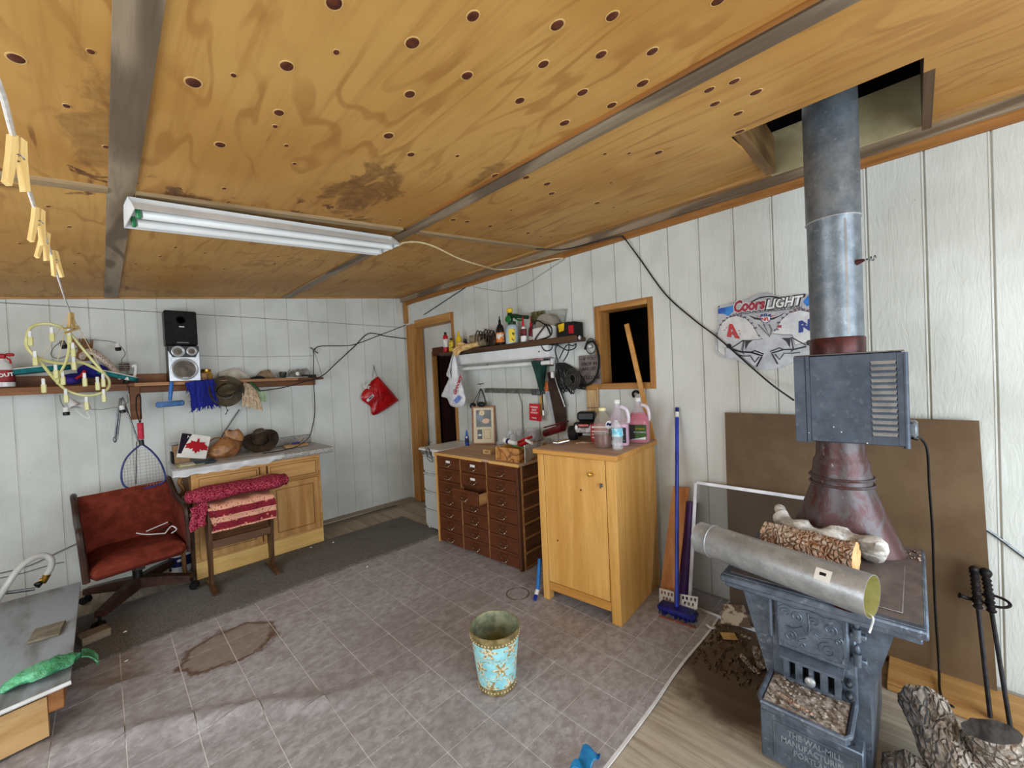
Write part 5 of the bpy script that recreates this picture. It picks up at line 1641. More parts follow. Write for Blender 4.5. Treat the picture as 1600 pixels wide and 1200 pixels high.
sub(hs, 'valve', MB().cyl((-0.345, 4.200, 0.276), (-0.369, 4.200, 0.246), 0.014, seg=10).ell((-0.360, 4.170, 0.274), (0.022, 0.016, 0.014), 10, 6), m_blk)
pp = MB().tube([(-0.546, 4.180, 0.280), (-0.470, 4.180, 0.260), (-0.376, 4.180, 0.243)], 0.011, 8)
solo('steel_pipe', pp, m_steel, 'short steel pipe lying behind the back edge of the platform', 'pipe')
cbx = MB().cbox((0, 0, 0), (0.13, 0.10, 0.05), 0.004, T(-0.105, 3.62, 0.035) @ RZ(14))
solo('wood_offcut', cbx, WOOD('grey_offcut', C(142, 124, 102), C(106, 90, 72), axis=0, scale=14), 'grey wood offcut lying by the chair caster at the platform corner', 'offcut')

# ================================================================ centre: corner, card-index drawers, oak cabinet, shelf on the right wall
def inst(parent, name, me, Mloc, label=None):
    o = bpy.data.objects.new(name, me)
    COL.objects.link(o)
    o.parent = parent
    o.matrix_local = Mloc
    ROOTM[o.name] = (ROOTM.get(parent.name) or Matrix()) @ Mloc
    if label: o['label'] = label
    return o
def mesh(name, mb, mat, smooth=True):
    me = bpy.data.meshes.new(name)
    me.from_pydata([tuple(v) for v in mb.v], [], mb.f)
    me.materials.append(mat)
    if smooth:
        me.polygons.foreach_set('use_smooth', [True] * len(me.polygons))
        me.set_sharp_from_angle(angle=math.radians(40))
    me.update()
    return me

# light switch on the white panel beyond the doorway
swt = thing('light_switch', 'ivory light switch plate on the white panel inside the corner doorway', 'switch', (RX0, 4.46, 1.24))
sub(swt, 'plate', MB().box((RX0 - 0.008, 4.425, 1.195), (RX0 - 0.0005, 4.505, 1.310), 0.003), MAT('ivory_plastic', C(216, 204, 160), C(200, 186, 140), 10, rough=0.45))
sub(swt, 'toggle', MB().box((RX0 - 0.016, 4.458, 1.240), (RX0 - 0.008, 4.472, 1.265), 0.002), m_crm)
sub(swt, 'lead', MB().tube(smooth_path([(RX0 - 0.006, 4.506, 1.245), (RX0 - 0.02, 4.54, 1.25), (RX0 - 0.012, 4.57, 1.29)], 5), 0.003, 6), m_grey2)

# ---- drawer cabinet
DM = Matrix(((0.0435, 0.999, 0, 2.152), (-0.999, 0.0435, 0, 3.192), (0, 0, 1, 0), (0, 0, 0, 1)))
DW, DD, DH = 1.035, 0.545, 0.832
m_drw = WOOD('walnut_drawer_front', C(108, 60, 34), C(74, 38, 20), axis=0, scale=14, rough=0.38, ringy=0)
m_drf = WOOD('walnut_case', C(96, 56, 34), C(66, 36, 20), axis=2, scale=14, rough=0.5)
m_dside = WOOD('unfinished_case_side', C(122, 80, 48), C(84, 52, 30), axis=1, scale=14, rough=0.7)
m_dledge = WOOD('pale_worn_ledge', C(182, 134, 84), C(140, 96, 54), axis=1, scale=18, rough=0.7)
m_dtop = WOOD('dusty_brown_top', C(208, 178, 148), C(182, 148, 118), axis=0, scale=11, rough=0.7)
m_dpine = WOOD('raw_pine_edge', C(222, 174, 100), C(196, 142, 70), axis=2, scale=18, rough=0.6)
dc = thing('card_index_cabinet', 'dark walnut cabinet of twenty-one small drawers with pale edges by the right wall', 'cabinet', M=DM)
sub(dc, 'case', MB().box((0.012, 0.022, 0.0), (DW - 0.020, DD, DH - 0.022), 0.002), m_drf, local=True)
sub(dc, 'top', MB().box((-0.002, -0.006, DH - 0.022), (DW + 0.012, DD, DH), 0.003), m_dtop, local=True)
sub(dc, 'top_edging', MB().box((-0.004, -0.014, DH - 0.024), (DW * 0.615, -0.0065, DH + 0.001), 0.002).box((DW * 0.70, -0.014, DH - 0.024), (DW + 0.014, -0.0065, DH + 0.001), 0.002), WOOD('raw_pine_edging', C(220, 172, 102), C(190, 138, 70), axis=0, scale=18), local=True)
sub(dc, 'side_edging', MB().box((-0.006, -0.004, 0), (0.0115, 0.030, DH - 0.024), 0.002), m_dpine, local=True)
sub(dc, 'side_panel', MB().box((-0.004, 0.031, 0), (0.0115, DD, DH - 0.024), 0.002), m_drf, local=True)
x0c, x1c = 0.016, DW - 0.034
cw = (x1c - x0c) / 3
rh = (DH - 0.024 - 0.012) / 7
for k in (1, 2):
    sub(dc, 'divider', MB().box((x0c + cw * k - 0.004, 0.004, 0.006), (x0c + cw * k + 0.004, 0.0215, DH - 0.026), 0.001), m_dledge, local=True)
sub(dc, 'corner_post', MB().box((DW - 0.033, -0.002, 0.0), (DW - 0.008, 0.030, DH - 0.024), 0.002), m_drf, local=True)
sub(dc, 'corner_strip', MB().box((DW - 0.0195, 0.031, 0.0), (DW - 0.003, 0.050, DH - 0.024), 0.002), m_dledge, local=True)
for k in range(8):
    z = 0.006 + k * rh
    if k < 7:
        sub(dc, 'side_ledge', MB().box((DW - 0.0195, 0.051, z - 0.001), (DW - 0.001, DD - 0.01, z + 0.014), 0.002), m_dledge, local=True)
    sub(dc, 'side_infill', MB().box((DW - 0.0195, 0.051, z + 0.016), (DW - 0.012, DD - 0.01, min(z + rh - 0.003, DH - 0.026)), 0.001), m_dside, local=True)
me_front = mesh('drawer_front', MB().box((0.003, 0, 0.0025), (cw - 0.007, 0.018, rh - 0.0025), 0.002), m_drw)
hb_ = MB()
hb_.tube(smooth_path([(-0.036, -0.002, 0.008), (-0.034, -0.018, 0.0), (-0.022, -0.026, -0.006), (0.022, -0.026, -0.006), (0.034, -0.018, 0.0), (0.036, -0.002, 0.008)], 4), 0.0035, 6)
hb_.box((-0.042, -0.004, 0.000), (-0.030, 0.0, 0.016), 0.001).box((0.030, -0.004, 0.000), (0.042, 0.0, 0.016), 0.001)
me_h = mesh('handle', hb_, MAT('worn_nickel', C(190, 172, 150), C(120, 96, 74), 60, rough=0.35, metal=0.9))
lb_ = MB()
for (a, b, c, d) in ((-0.034, 0.034, 0.018, 0.021), (-0.034, 0.034, 0.044, 0.047), (-0.034, -0.031, 0.021, 0.044), (0.031, 0.034, 0.021, 0.044)):
    lb_.box((a, -0.003, c), (b, 0, d))
me_l = mesh('label_holder', lb_, MAT('dull_brass_frame', C(132, 92, 62), C(92, 58, 38), 60, rough=0.45, metal=0.8))
me_c = mesh('label_card', MB().box((-0.030, -0.0018, 0.022), (0.030, -0.0004, 0.043)), m_paper, False)
for ci in range(3):
    for ri in range(7):
        out = -0.105 if (ci, ri) == (1, 2) else 0.0
        zz = DH - 0.026 - (ri + 1) * rh
        j = Matrix.Translation((x0c + ci * cw + 0.002, 0.003 + out + rnd.uniform(-0.0015, 0.002), zz)) @ RX(rnd.uniform(-0.6, 0.6))
        d = inst(dc, 'drawer', me_front, j)
        inst(d, 'handle', me_h, T(cw / 2 - 0.002, 0, rh * 0.30))
        inst(d, 'label_holder', me_l, T(cw / 2 - 0.002, 0, rh * 0.30))
        if (ci, ri) in ((0, 0), (1, 0), (1, 1)):
            inst(d, 'label_card', me_c, T(cw / 2 - 0.002, 0, rh * 0.30))
        if out:
            bxm = MB().box((0.006, 0.018, 0.006), (0.014, 0.30, rh - 0.02)).box((cw - 0.018, 0.018, 0.006), (cw - 0.010, 0.30, rh - 0.02)).box((0.006, 0.018, 0.004), (cw - 0.010, 0.30, 0.010))
            inst(d, 'drawer_box', mesh('drawer_box', bxm, m_dledge), Matrix())
def dtop(x, y, z=0.0): return DM @ Vector((x, y, DH + z))

# ---- plastic drawer tower in the corner
tw_ = thing('drawer_tower', 'white plastic drawer tower with a flat lid squeezed in behind the walnut cabinet', 'drawers', (2.42, 3.40, 0))
m_frost = GLASSY('frosted_plastic', C(206, 208, 204), 0.4, 0.82)
sub(tw_, 'frame', MB().box((2.268, 3.235, 0.02), (2.70, 3.57, 0.77), 0.008), MAT('white_tower_frame', C(214, 214, 208), C(196, 196, 188), 8, rough=0.5))
for k in range(4):
    z = 0.05 + k * 0.182
    b = sub(tw_, 'drawer', MB().box((2.248, 3.25, z), (2.2675, 3.555, z + 0.150), 0.006).box((2.243, 3.25, z + 0.150), (2.2675, 3.558, z + 0.165), 0.004), m_frost)
    b['label'] = 'frosted drawer'
for (x, y) in ((2.29, 3.25), (2.29, 3.55), (2.68, 3.25), (2.68, 3.55)):
    sub(tw_, 'foot', MB().cyl((x, y, 0.0), (x, y, 0.02), 0.016, seg=10), m_wht)
sub(tw_, 'lid', MB().box((2.225, 3.225, 0.80), (2.72, 3.60, 0.828), 0.010), m_wht)
sub(tw_, 'lid_clip', MB().box((2.218, 3.30, 0.765), (2.2245, 3.345, 0.822), 0.003), m_wht)
sub(tw_, 'lid_rim', MB().box((2.245, 3.245, 0.771), (2.70, 3.585, 0.7995), 0.006), m_grey2)
cable('coiled_lead', [(2.200, 3.380, 0.921), (2.200, 3.420, 0.842), (2.200, 3.394, 0.770), (2.200, 3.318, 0.753), (2.200, 3.345, 0.824), (2.200, 3.399, 0.832), (2.200, 3.396, 0.744), (2.210, 3.326, 0.713), (2.210, 3.342, 0.773), (2.220, 3.415, 0.865), (2.240, 3.375, 0.903)], 0.0032, m_cable, 'thin black lead coiled over the front of the white drawer tower')

# ---- things on the drawer cabinet
bb_ = thing('blue_bottle', 'small royal blue squeeze bottle standing on the walnut cabinet', 'bottle', (2.549, 3.208, 0.832))
p0 = Vector((2.547, 3.205, 0.833))
sub(bb_, 'body', MB().lathe([(0.017, 0), (0.020, 0.003), (0.020, 0.065), (0.019, 0.085), (0.012, 0.10)], 20, Matrix.Translation(p0)), MAT('royal_blue_plastic', C(28, 66, 156), C(20, 48, 124), 10, rough=0.3))
sub(bb_, 'cap', MB().lathe([(0.012, 0.1003), (0.013, 0.104), (0.010, 0.135), (0.0055, 0.142), (0.005, 0.155), (0, 0.156)], 16, Matrix.Translation(p0)), MAT('blue_cap', C(40, 90, 180), C(30, 70, 150), 10, rough=0.3))
sub(bb_, 'label', MB().shell([(0.0204, 0.03), (0.0204, 0.078)], 20, Matrix.Translation(p0)), m_navy)
sub(bb_, 'label_patch', MB().cbox((0, 0, 0), (0.014, 0.018, 0.001), 0, frame(p0 + Vector((-0.015, -0.015, 0.085)), (-0.7, -0.7, 0.1))), m_wht)

# framed picture
PM = frame((2.597, 3.185, 0.834), (-0.835, -0.545, 0.10), (0.548, -0.838, 0))
pw, ph_ = 0.245, 0.385
pic = thing('framed_picture', 'thin wooden framed print with three mounts leaning on the wall behind the blue bottle', 'picture', M=PM)
m_pfr = WOOD('red_brown_frame', C(160, 104, 66), C(124, 74, 44), axis=0, scale=24, rough=0.4)
fr_ = MB()
for (a, b, c, d) in ((0, pw, 0, 0.016), (0, pw, ph_ - 0.016, ph_), (0, 0.016, 0.016, ph_ - 0.016), (pw - 0.016, pw, 0.016, ph_ - 0.016)):
    fr_.box((a, c, -0.008), (b, d, 0.008), 0.002)
sub(pic, 'frame', fr_, m_pfr, local=True)
sub(pic, 'mount', MB().box((0.016, 0.016, -0.006), (pw - 0.016, ph_ - 0.016, -0.001)), MAT('cream_mount_board', C(222, 208, 178), C(208, 192, 160), 6, rough=0.8), local=True)
def m_print():
    g = G('dark_nature_print'); v = g.obj()
    n = g.noise(v, 12, 4)
    col = g.mix(g.ramp(n, 0.4, 0.65), C(24, 26, 22), C(52, 66, 44))
    d1 = g.dist(v, (0.105, 0.315, 0), (1, 1, 0))
    d2 = g.dist(v, (0.145, 0.235, 0), (0.8, 1.2, 0))
    d3 = g.dist(v, (0.085, 0.275, 0), (1, 1, 0))
    w = g.math('MULTIPLY', g.math('SUBTRACT', g.noise(v, 50, 3), 0.5), 0.03)
    col = g.mix(g.ramp(g.math('ADD', d3, w), 0.02, 0.05, 0.8, 0), col, C(92, 108, 140))
    col = g.mix(g.ramp(g.math('ADD', d1, w), 0.024, 0.032, 1, 0), col, C(212, 184, 128))
    col = g.mix(g.ramp(d1, 0.004, 0.010, 1, 0), col, C(160, 92, 40))
    col = g.mix(g.ramp(g.math('ADD', d2, w), 0.026, 0.036, 1, 0), col, C(200, 156, 116))
    return g.out(col, 0.35, 0)
sub(pic, 'main_print', MB().box((0.046, 0.175, -0.0009), (0.202, 0.345, 0.0005)), m_print(), local=True)
sub(pic, 'small_print', MB().box((0.056, 0.055, -0.0009), (0.106, 0.150, 0.0005)), MAT('green_print', C(34, 52, 34), C(20, 30, 22), 30, rough=0.35), local=True)
sub(pic, 'bird', MB().ell((0.080, 0.095, 0.0008), (0.022, 0.010, 0.0006), 12, 5), m_paper, local=True)
sub(pic, 'text_panel', MB().box((0.126, 0.055, -0.0009), (0.192, 0.150, 0.0005)), m_card, local=True)
sub(pic, 'text_paper', MB().box((0.130, 0.059, 0.0006), (0.188, 0.146, 0.0012)), MAT('aged_paper', C(222, 206, 168), C(206, 186, 146), 10, rough=0.8), local=True)
sub(pic, 'glass', MB().box((0.016, 0.016, 0.0030), (pw - 0.016, ph_ - 0.016, 0.0042)), GLASSY('picture_glass', C(255, 255, 255), 0.05, 0.02), local=True)
# small wood block with a stamp
wbk = thing('stamped_block', 'small pale stamped wooden block on the walnut cabinet below the picture', 'block', (2.298, 2.619, 0.833))
A = Matrix.Translation(Vector((2.365, 2.677, 0.833))) @ RZ(-86)
sub(wbk, 'block', MB().box((-0.045, -0.03, 0), (0.045, 0.09, 0.040), 0.003, A), WOOD('pale_block', C(214, 176, 126), C(186, 146, 96), axis=0, scale=26))
sub(wbk, 'stamp', text_mb('DOBRO', 0.014, 0.0005, A @ Matrix(((1, 0, 0, 0), (0, 0, -1, -0.0302), (0, 1, 0, 0.020), (0, 0, 0, 1)))), m_blkm)
# wooden tray box full of odds and ends
bxx = thing('wooden_box', 'open pine box with dark grain filled with bits beside the metal tray', 'box', (2.30, 2.31, DH))
m_grain = WOOD('bold_grain_pine', C(200, 144, 84), C(178, 118, 62), axis=0, scale=22, ringy=60, dark=C(84, 46, 22))
BM = DM @ T(0.775, 0.035, DH)
bw, bd, bh = 0.235, 0.34, 0.108
sub(bxx, 'front', MB().box((0, 0, 0), (bw - 0.06, 0.012, bh), 0.002, BM), m_grain)
sub(bxx, 'front_end', MB().box((bw - 0.059, 0.0, 0), (bw, 0.012, bh), 0.002, BM), m_grain)
sub(bxx, 'side', MB().box((-0.012, -0.001, 0), (-0.0005, bd, bh), 0.002, BM), m_dpine)
sub(bxx, 'side', MB().box((bw + 0.0005, -0.001, 0), (bw + 0.008, bd, bh), 0.002, BM), m_grain)
sub(bxx, 'back', MB().box((0, bd - 0.012, 0), (bw, bd, bh), 0.002, BM), m_grain)
sub(bxx, 'bottom', MB().box((0, 0.0125, 0), (bw, bd - 0.0125, 0.008), 0, BM), m_dpine)
tbw = thing('white_tube', 'white glue tube lying across the pine box corner below the picture', 'tube', (2.350, 2.367, 0.966))
a_, b_ = Vector((2.310, 2.408, 0.980)), Vector((2.300, 2.275, 0.966))
sub(tbw, 'body', MB().tube([a_, b_], [0.024, 0.018], 16), m_wht)
sub(tbw, 'print', MB().tube([a_.lerp(b_, .25), a_.lerp(b_, .45)], [0.0230, 0.0222], 16, cap=False), m_navy)
grt = MB().tube([(2.280, 2.299, 0.951), (2.260, 2.174, 0.950), (2.250, 2.125, 0.946)], [0.010, 0.009, 0.005], 8, flat=0.5)
solo('green_strap', grt, MAT('green_plastic', C(70, 140, 70), C(50, 110, 52), 10, rough=0.5), 'green plastic strap over the front of the pine box', 'strap')
rdt = MB().tube(smooth_path([(2.380, 2.339, 0.954), (2.380, 2.250, 0.992), (2.380, 2.179, 1.013)], 4), [0.018] * 9, 8, flat=0.6).tube([(2.340, 2.272, 0.944), (2.340, 2.185, 0.982)], [0.016, 0.014], 8)
solo('red_plastic_tool', rdt, m_red, 'bright red plastic tool lying in the pine box', 'tool')
wtt = MB().tube([(2.330, 2.189, 0.994), (2.310, 2.111, 0.978)], 0.012, 10)
solo('white_cap_tube', wtt, m_wht, 'short white tube beside the red tool in the pine box', 'tube')
# metal tray between the cabinets
trm = MAT('scratched_grey_tray', C(204, 202, 196), C(158, 154, 146), 12, rough=0.5, metal=0.1, bump=0.2)
tray = thing('metal_tray', 'long pale scratched metal tray standing on edge between the two cabinets', 'tray', (2.40, 2.08, DH))
q = [Vector((2.240, 2.128, 0.967)), Vector((2.680, 2.232, 0.951)), Vector((2.680, 2.235, 0.906)), Vector((2.235, 2.125, 0.836))]
sub(tray, 'side', MB().sheet(lambda u, v: q[0].lerp(q[1], u).lerp(q[3].lerp(q[2], u), v), 4, 4, 0.006), trm, smooth=False)
sub(tray, 'rim', MB().tube([q[0], q[1]], 0.006, 6), trm)
# wine glasses and clear jars
def m_clear(nm, col, a): return GLASSY(nm, col, 0.06, a)
m_glass = m_clear('clear_glass', C(206, 210, 214), 0.22)
def wineglass(x, y, s, label):
    o = thing('wine_glass', label, 'glass', (x, y, DH + 0.002), group=None)
    M_ = T(x, y, DH + 0.0025) @ Matrix.Scale(s, 4)
    sub(o, 'foot', MB().lathe([(0.030, 0), (0.028, 0.003), (0.005, 0.008), (0.004, 0.05)], 20, M_), m_glass)
    sub(o, 'bowl', MB().shell([(0.004, 0.05), (0.022, 0.065), (0.034, 0.095), (0.034, 0.12), (0.028, 0.15), (0.026, 0.15), (0.032, 0.12), (0.030, 0.095), (0.018, 0.068), (0, 0.056)], 20, M_), m_glass)
    return o
wineglass(2.62, 2.66, 1.15, 'wine glass left of the glass jar, nearest the picture frame')
wineglass(2.66, 2.58, 1.15, 'wine glass standing between the first wine glass and the jar')
wineglass(2.56, 2.57, 1.0, 'short wine glass in front of the glass jar on the walnut cabinet')
gj = thing('glass_jar', 'big clear glass jar holding crumpled pinkish wrap on the walnut cabinet', 'jar', (2.66, 2.43, DH))
Mj = T(2.665, 2.425, DH + 0.0025)
sub(gj, 'jar', MB().shell([(0.0, 0), (0.062, 0.0), (0.075, 0.02), (0.082, 0.08), (0.076, 0.15), (0.058, 0.185), (0.060, 0.20), (0.056, 0.20), (0.072, 0.15), (0.078, 0.08), (0.070, 0.022), (0, 0.006)], 28, Mj), m_glass)
sub(gj, 'wrap', MB().ell((2.665, 2.425, DH + 0.095), (0.062, 0.062, 0.082), 20, 12, jit=0.35, freq=4), GLASSY('pinkish_wrap', C(190, 166, 172), 0.25, 0.55))
gj2 = thing('red_glass_votive', 'small glass with dark red contents among the wine glasses', 'glass', (2.60, 2.72, DH))
sub(gj2, 'cup', MB().shell([(0, 0), (0.034, 0), (0.038, 0.08), (0.035, 0.08), (0.031, 0.004), (0, 0.004)], 18, T(2.55, 2.72, DH + 0.0025)), m_glass)
sub(gj2, 'contents', MB().lathe([(0.030, 0.005), (0.033, 0.05), (0, 0.052)], 18, T(2.55, 2.72, DH + 0.0025)), MAT('dark_red_wax', C(130, 50, 60), C(96, 30, 40), 10, rough=0.3))
go = MB()
for k in range(9):
    go.ell(dtop(0.80 + rnd.uniform(-.05, .05), 0.42 + rnd.uniform(-.03, .03), 0.018 + rnd.random() * 0.02), 0.016, 8, 6)
solo('brass_trinkets', go, m_brass, 'cluster of shiny brass trinkets at the foot of the glass jar', 'trinkets')
rt = thing('red_tag', 'red printed card with white lettering propped above the glass jar', 'card', (2.700, 2.428, 1.151))
RA = on_right(0, 0, 0.085) @ T(-Vector((2.690, 2.410, 1.175)).y, Vector((2.690, 2.410, 1.175)).z, 0) @ RZ(-3)
sub(rt, 'card', MB().box((-0.062, -0.075, 0), (0.058, 0.075, 0.003), 0.001, RA), MAT('scarlet_card', C(206, 36, 48), C(186, 26, 38), 10, rough=0.45))
for (tx_, tz, sz) in (('WARNING', 0.045, 0.018), ('HOT', 0.018, 0.026), ('DO NOT', -0.006, 0.020), ('TOUCH', -0.052, 0.016)):
    sub(rt, 'lettering', text_mb(tx_, sz, 0.0005, RA @ T(-0.002, tz, 0.0036), bold=0.0006), m_wht)
sub(rt, 'fold', MB().box((0.030, -0.075, 0.0035), (0.085, -0.02, 0.0065), 0.001, RA), m_red)
wnd = cable('grey_flex', [(2.765, 2.668, 1.343), (2.765, 2.633, 1.247), (2.760, 2.628, 1.127), (2.750, 2.623, 0.996), (2.740, 2.621, 0.937)], 0.004, m_grey2, 'grey flex hanging down the wall behind the glasses')

# ---- oak cabinet
OM = Matrix(((0.0872, 0.9962, 0, 2.030), (-0.9962, 0.0872, 0, 1.812), (0, 0, 1, 0), (0, 0, 0, 1)))
m_oak = WOOD('golden_oak_panel', C(220, 170, 96), C(198, 144, 70), axis=2, scale=11, rough=0.42)
m_oakh = WOOD('golden_oak_rail', C(206, 150, 76), C(180, 124, 54), axis=0, scale=11, rough=0.42)
m_oakt = WOOD('worn_oak_top', C(204, 174, 152), C(178, 146, 124), axis=0, scale=11, rough=0.6)
oc = thing('oak_cupboard', 'tall golden oak cupboard with one plain door and a brass knob', 'cupboard', M=OM)
OW, OD, OH = 0.56, 0.625, 1.012
sub(oc, 'carcass', MB().box((0.012, 0.022, 0.085), (OW - 0.026, OD, OH - 0.032), 0.002), m_oak, local=True)
sub(oc, 'side_panel', MB().box((OW - 0.0255, 0.052, 0.0), (OW, OD, OH - 0.032), 0.002), m_oak, local=True)
sub(oc, 'side_panel', MB().box((0.0, 0.052, 0.0), (0.0115, OD, OH - 0.032), 0.002), m_oak, local=True)
sub(oc, 'front_post', MB().box((0.0, 0.0, 0.0), (0.050, 0.0515, OH - 0.032), 0.003), m_oak, local=True)
sub(oc, 'front_post', MB().box((OW - 0.062, 0.0, 0.0), (OW, 0.0515, OH - 0.032), 0.003), m_oak, local=True)
sub(oc, 'bottom_rail', MB().box((0.0505, 0.002, 0.07), (OW - 0.0625, 0.0215, 0.125), 0.002), m_oakh, local=True)
dr_ = sub(oc, 'door', MB().box((0.0535, -0.001, 0.130), (OW - 0.0655, 0.0215, OH - 0.036), 0.002), m_oak, local=True)
kb = frame((OW - 0.155, -0.001, OH - 0.125), (0, -1, 0))
sub(dr_, 'knob', MB().lathe([(0.007, 0), (0.006, 0.012), (0.013, 0.018), (0.0145, 0.025), (0.011, 0.031), (0, 0.033)], 18, kb), m_brass, local=True)
kk = frame((OW - 0.090, -0.001, OH - 0.185), (0, -1, 0))
lk = MB().lathe([(0.010, 0), (0.010, 0.005), (0.007, 0.008), (0, 0.008)], 16, kk)
lk.box((-0.0015, -0.014, 0.008), (0.0015, 0.014, 0.024), 0.0005, kk)
sub(dr_, 'key_lock', lk, m_steel, local=True)
kh = MB()
for (x, z, r) in ((0.325, OH - 0.235, 0.007), (0.135, 0.42, 0.006)):
    kh.lathe([(r, 0), (r * 0.8, 0.0006), (0, 0.0007)], 12, frame((x, -0.001, z), (0, -1, 0)))
sub(dr_, 'knots', kh, m_knot, local=True)
sub(oc, 'top', MB().box((-0.022, -0.022, OH - 0.032), (OW + 0.022, OD, OH), 0.004), m_oakh, local=True)
sub(oc, 'top_surface', MB().box((-0.016, -0.016, OH + 0.0002), (OW + 0.016, OD - 0.005, OH + 0.0012)), m_oakt, local=True)
OZ = OH + 0.0015

# ---- on the oak cupboard: bottles, jugs, toy truck
def jug(x, y, rz, fill, liq, label, lab_c, lab_c2, cap_c, name='coolant_jug', labname='label'):
    M_ = T(x, y, OZ) @ RZ(rz)
    o = thing(name, label, 'jug', M=M_)
    S_ = 0.072
    def body(u, v):
        a = u * 2 * math.pi
        # rounded square lower body, tapering to the neck
        prof = [(0.0, 0.92), (0.02, 1.0), (0.48, 1.0), (0.56, 0.97), (0.90, 0.26), (1.0, 0.24)]
        for k in range(len(prof) - 1):
            if v <= prof[k + 1][0]:
                t = (v - prof[k][0]) / (prof[k + 1][0] - prof[k][0]); s = prof[k][1] + t * (prof[k + 1][1] - prof[k][1]); break
        ex = 0.5 if v < 0.5 else 0.5 + 0.5 * min(1, (v - 0.5) / 0.4)
        c, sn = math.cos(a), math.sin(a)
        return (math.copysign(abs(c) ** ex, c) * S_ * s, math.copysign(abs(sn) ** ex, sn) * S_ * s * 1.0, v * 0.275)
    sub(o, 'body', MB().sheet(body, 40, 30), GLASSY(name + '_wall', C(232, 214, 228), 0.2, 0.26), local=True)
    def inner(u, v):
        x_, y_, z_ = body(u, 0.01 + v * fill)
        return (x_ * 0.95, y_ * 0.95, z_ + 0.003)
    li = MB().sheet(inner, 40, 20)
    top = [inner(k / 40, 1.0) for k in range(40)]
    li.add(top + [(0, 0, top[0][2])], [(k, (k + 1) % 40, 40) for k in range(40)])
    sub(o, 'liquid', li, liq, local=True)
    sub(o, 'cap', MB().lathe([(0.021, 0.276), (0.021, 0.300), (0.019, 0.303), (0, 0.303)], 20), cap_c, local=True)
    hd_ = MB().tube(smooth_path([(0.0, -0.02, 0.255), (0.0, -0.058, 0.235), (0.0, -0.070, 0.185), (0.0, -0.066, 0.145)], 6), 0.012, 8)
    sub(o, 'handle', hd_, GLASSY(name + '_handle', C(232, 220, 230), 0.2, 0.75), local=True)
    lb2 = MB()
    lb2.sheet(lambda u, v: (-S_ - 0.0015, 0.055 - 0.11 * u, 0.025 + 0.10 * v), 2, 2, -0.001)
    l_ = sub(o, labname, lb2, lab_c, local=True)
    return o, M_
m_pink1 = MAT('pale_pink_liquid', C(228, 176, 206), C(218, 160, 196), 6, rough=0.1)
m_pink2 = MAT('crimson_pink_liquid', C(206, 40, 84), C(186, 28, 70), 6, rough=0.1)
FM = Matrix(((0, 0, -1, 0), (-1, 0, 0, 0), (0, 1, 0, 0), (0, 0, 0, 1)))    # face towards -X: local x -> -Y, y -> Z, z -> -X
j1, M1 = jug(2.395, 1.41, 26, 0.50, m_pink1, 'pale pink screenwash jug with a black label in front of the crimson jug', MAT('black_label', C(40, 40, 46), C(26, 26, 30), 14, rough=0.4), None, m_wht)
for k in range(5):
    sub(j1, 'label_line', MB().box((-0.045, 0.040 + 0.018 * k, 0.0745), (0.045 - 0.012 * (k % 2), 0.045 + 0.018 * k, 0.0755), 0, M1 @ FM), m_grey2)
j2, M2 = jug(2.575, 1.355, 22, 0.70, m_pink2, 'crimson screenwash jug with a green and black label beside the leaning lath', MAT('green_label', C(60, 96, 44), C(40, 66, 30), 10, rough=0.4), None, m_wht)
sub(j2, 'label_black', MB().box((-0.055, 0.025, 0.0745), (-0.018, 0.125, 0.0755), 0, M2 @ FM), m_blk)
sub(j2, 'label_white', MB().prism([(-0.05, 0.027), (0.05, 0.027), (0.05, 0.045), (0.0, 0.034)], 0.0757, 0.0762, M2 @ FM), m_wht)
sub(j2, 'lettering', text_mb('RV & MARINE', 0.013, 0.0004, M2 @ FM @ T(0.012, 0.075, 0.076)), m_wht)
sub(j2, 'lettering', text_mb('ANTIFREEZE', 0.011, 0.0004, M2 @ FM @ T(0.014, 0.098, 0.076)), m_yel)
ob_ = thing('juice_bottle', 'large clear bottle with cream cap holding dark red liquid on the oak cupboard', 'bottle', (2.275, 1.45, OZ))
Mo = T(2.285, 1.455, OZ)
bo = [(0.0, 0), (0.054, 0.0), (0.060, 0.006), (0.060, 0.10), (0.057, 0.11), (0.060, 0.12), (0.060, 0.145), (0.057, 0.165), (0.046, 0.195), (0.026, 0.222), (0.022, 0.228), (0.022, 0.24)]
sub(ob_, 'body', MB().shell(bo, 28, Mo), GLASSY('clear_pet', C(206, 198, 184), 0.08, 0.20))
sub(ob_, 'liquid', MB().lathe([(0.051, 0.003), (0.057, 0.008), (0.057, 0.085), (0, 0.086)], 28, Mo), MAT('dark_red_liquid', C(104, 14, 18), C(80, 8, 12), 10, rough=0.08))
sub(ob_, 'cap', MB().lathe([(0.024, 0.238), (0.024, 0.256), (0.022, 0.258), (0, 0.258)], 20, Mo), MAT('cream_cap', C(236, 224, 176), C(222, 208, 156), 10, rough=0.4))
wv = frame(Vector((2.285, 1.455, OZ + 0.150)) + Vector((-0.020, -0.0575, 0)), (-0.33, -0.94, 0), (0.94, -0.33, 0))
sub(ob_, 'wave_emblem', MB().lathe([(0.026, 0), (0.025, 0.002), (0.0, 0.002)], 24, wv), m_wht)
sub(ob_, 'wave_emblem_blue', MB().sheet(lambda u, v: wv @ Vector((-0.020 + 0.040 * u, 0.005 * math.sin(u * 6.28) + (v - 0.5) * 0.016 + 0.006 * u, 0.0028)), 12, 2, 0.0006), m_navy)
wb_ = thing('water_bottle', 'small empty crushed water bottle with a pale blue label by the front corner', 'bottle', (2.24, 1.33, OZ))
Mw_ = T(2.247, 1.332, OZ)
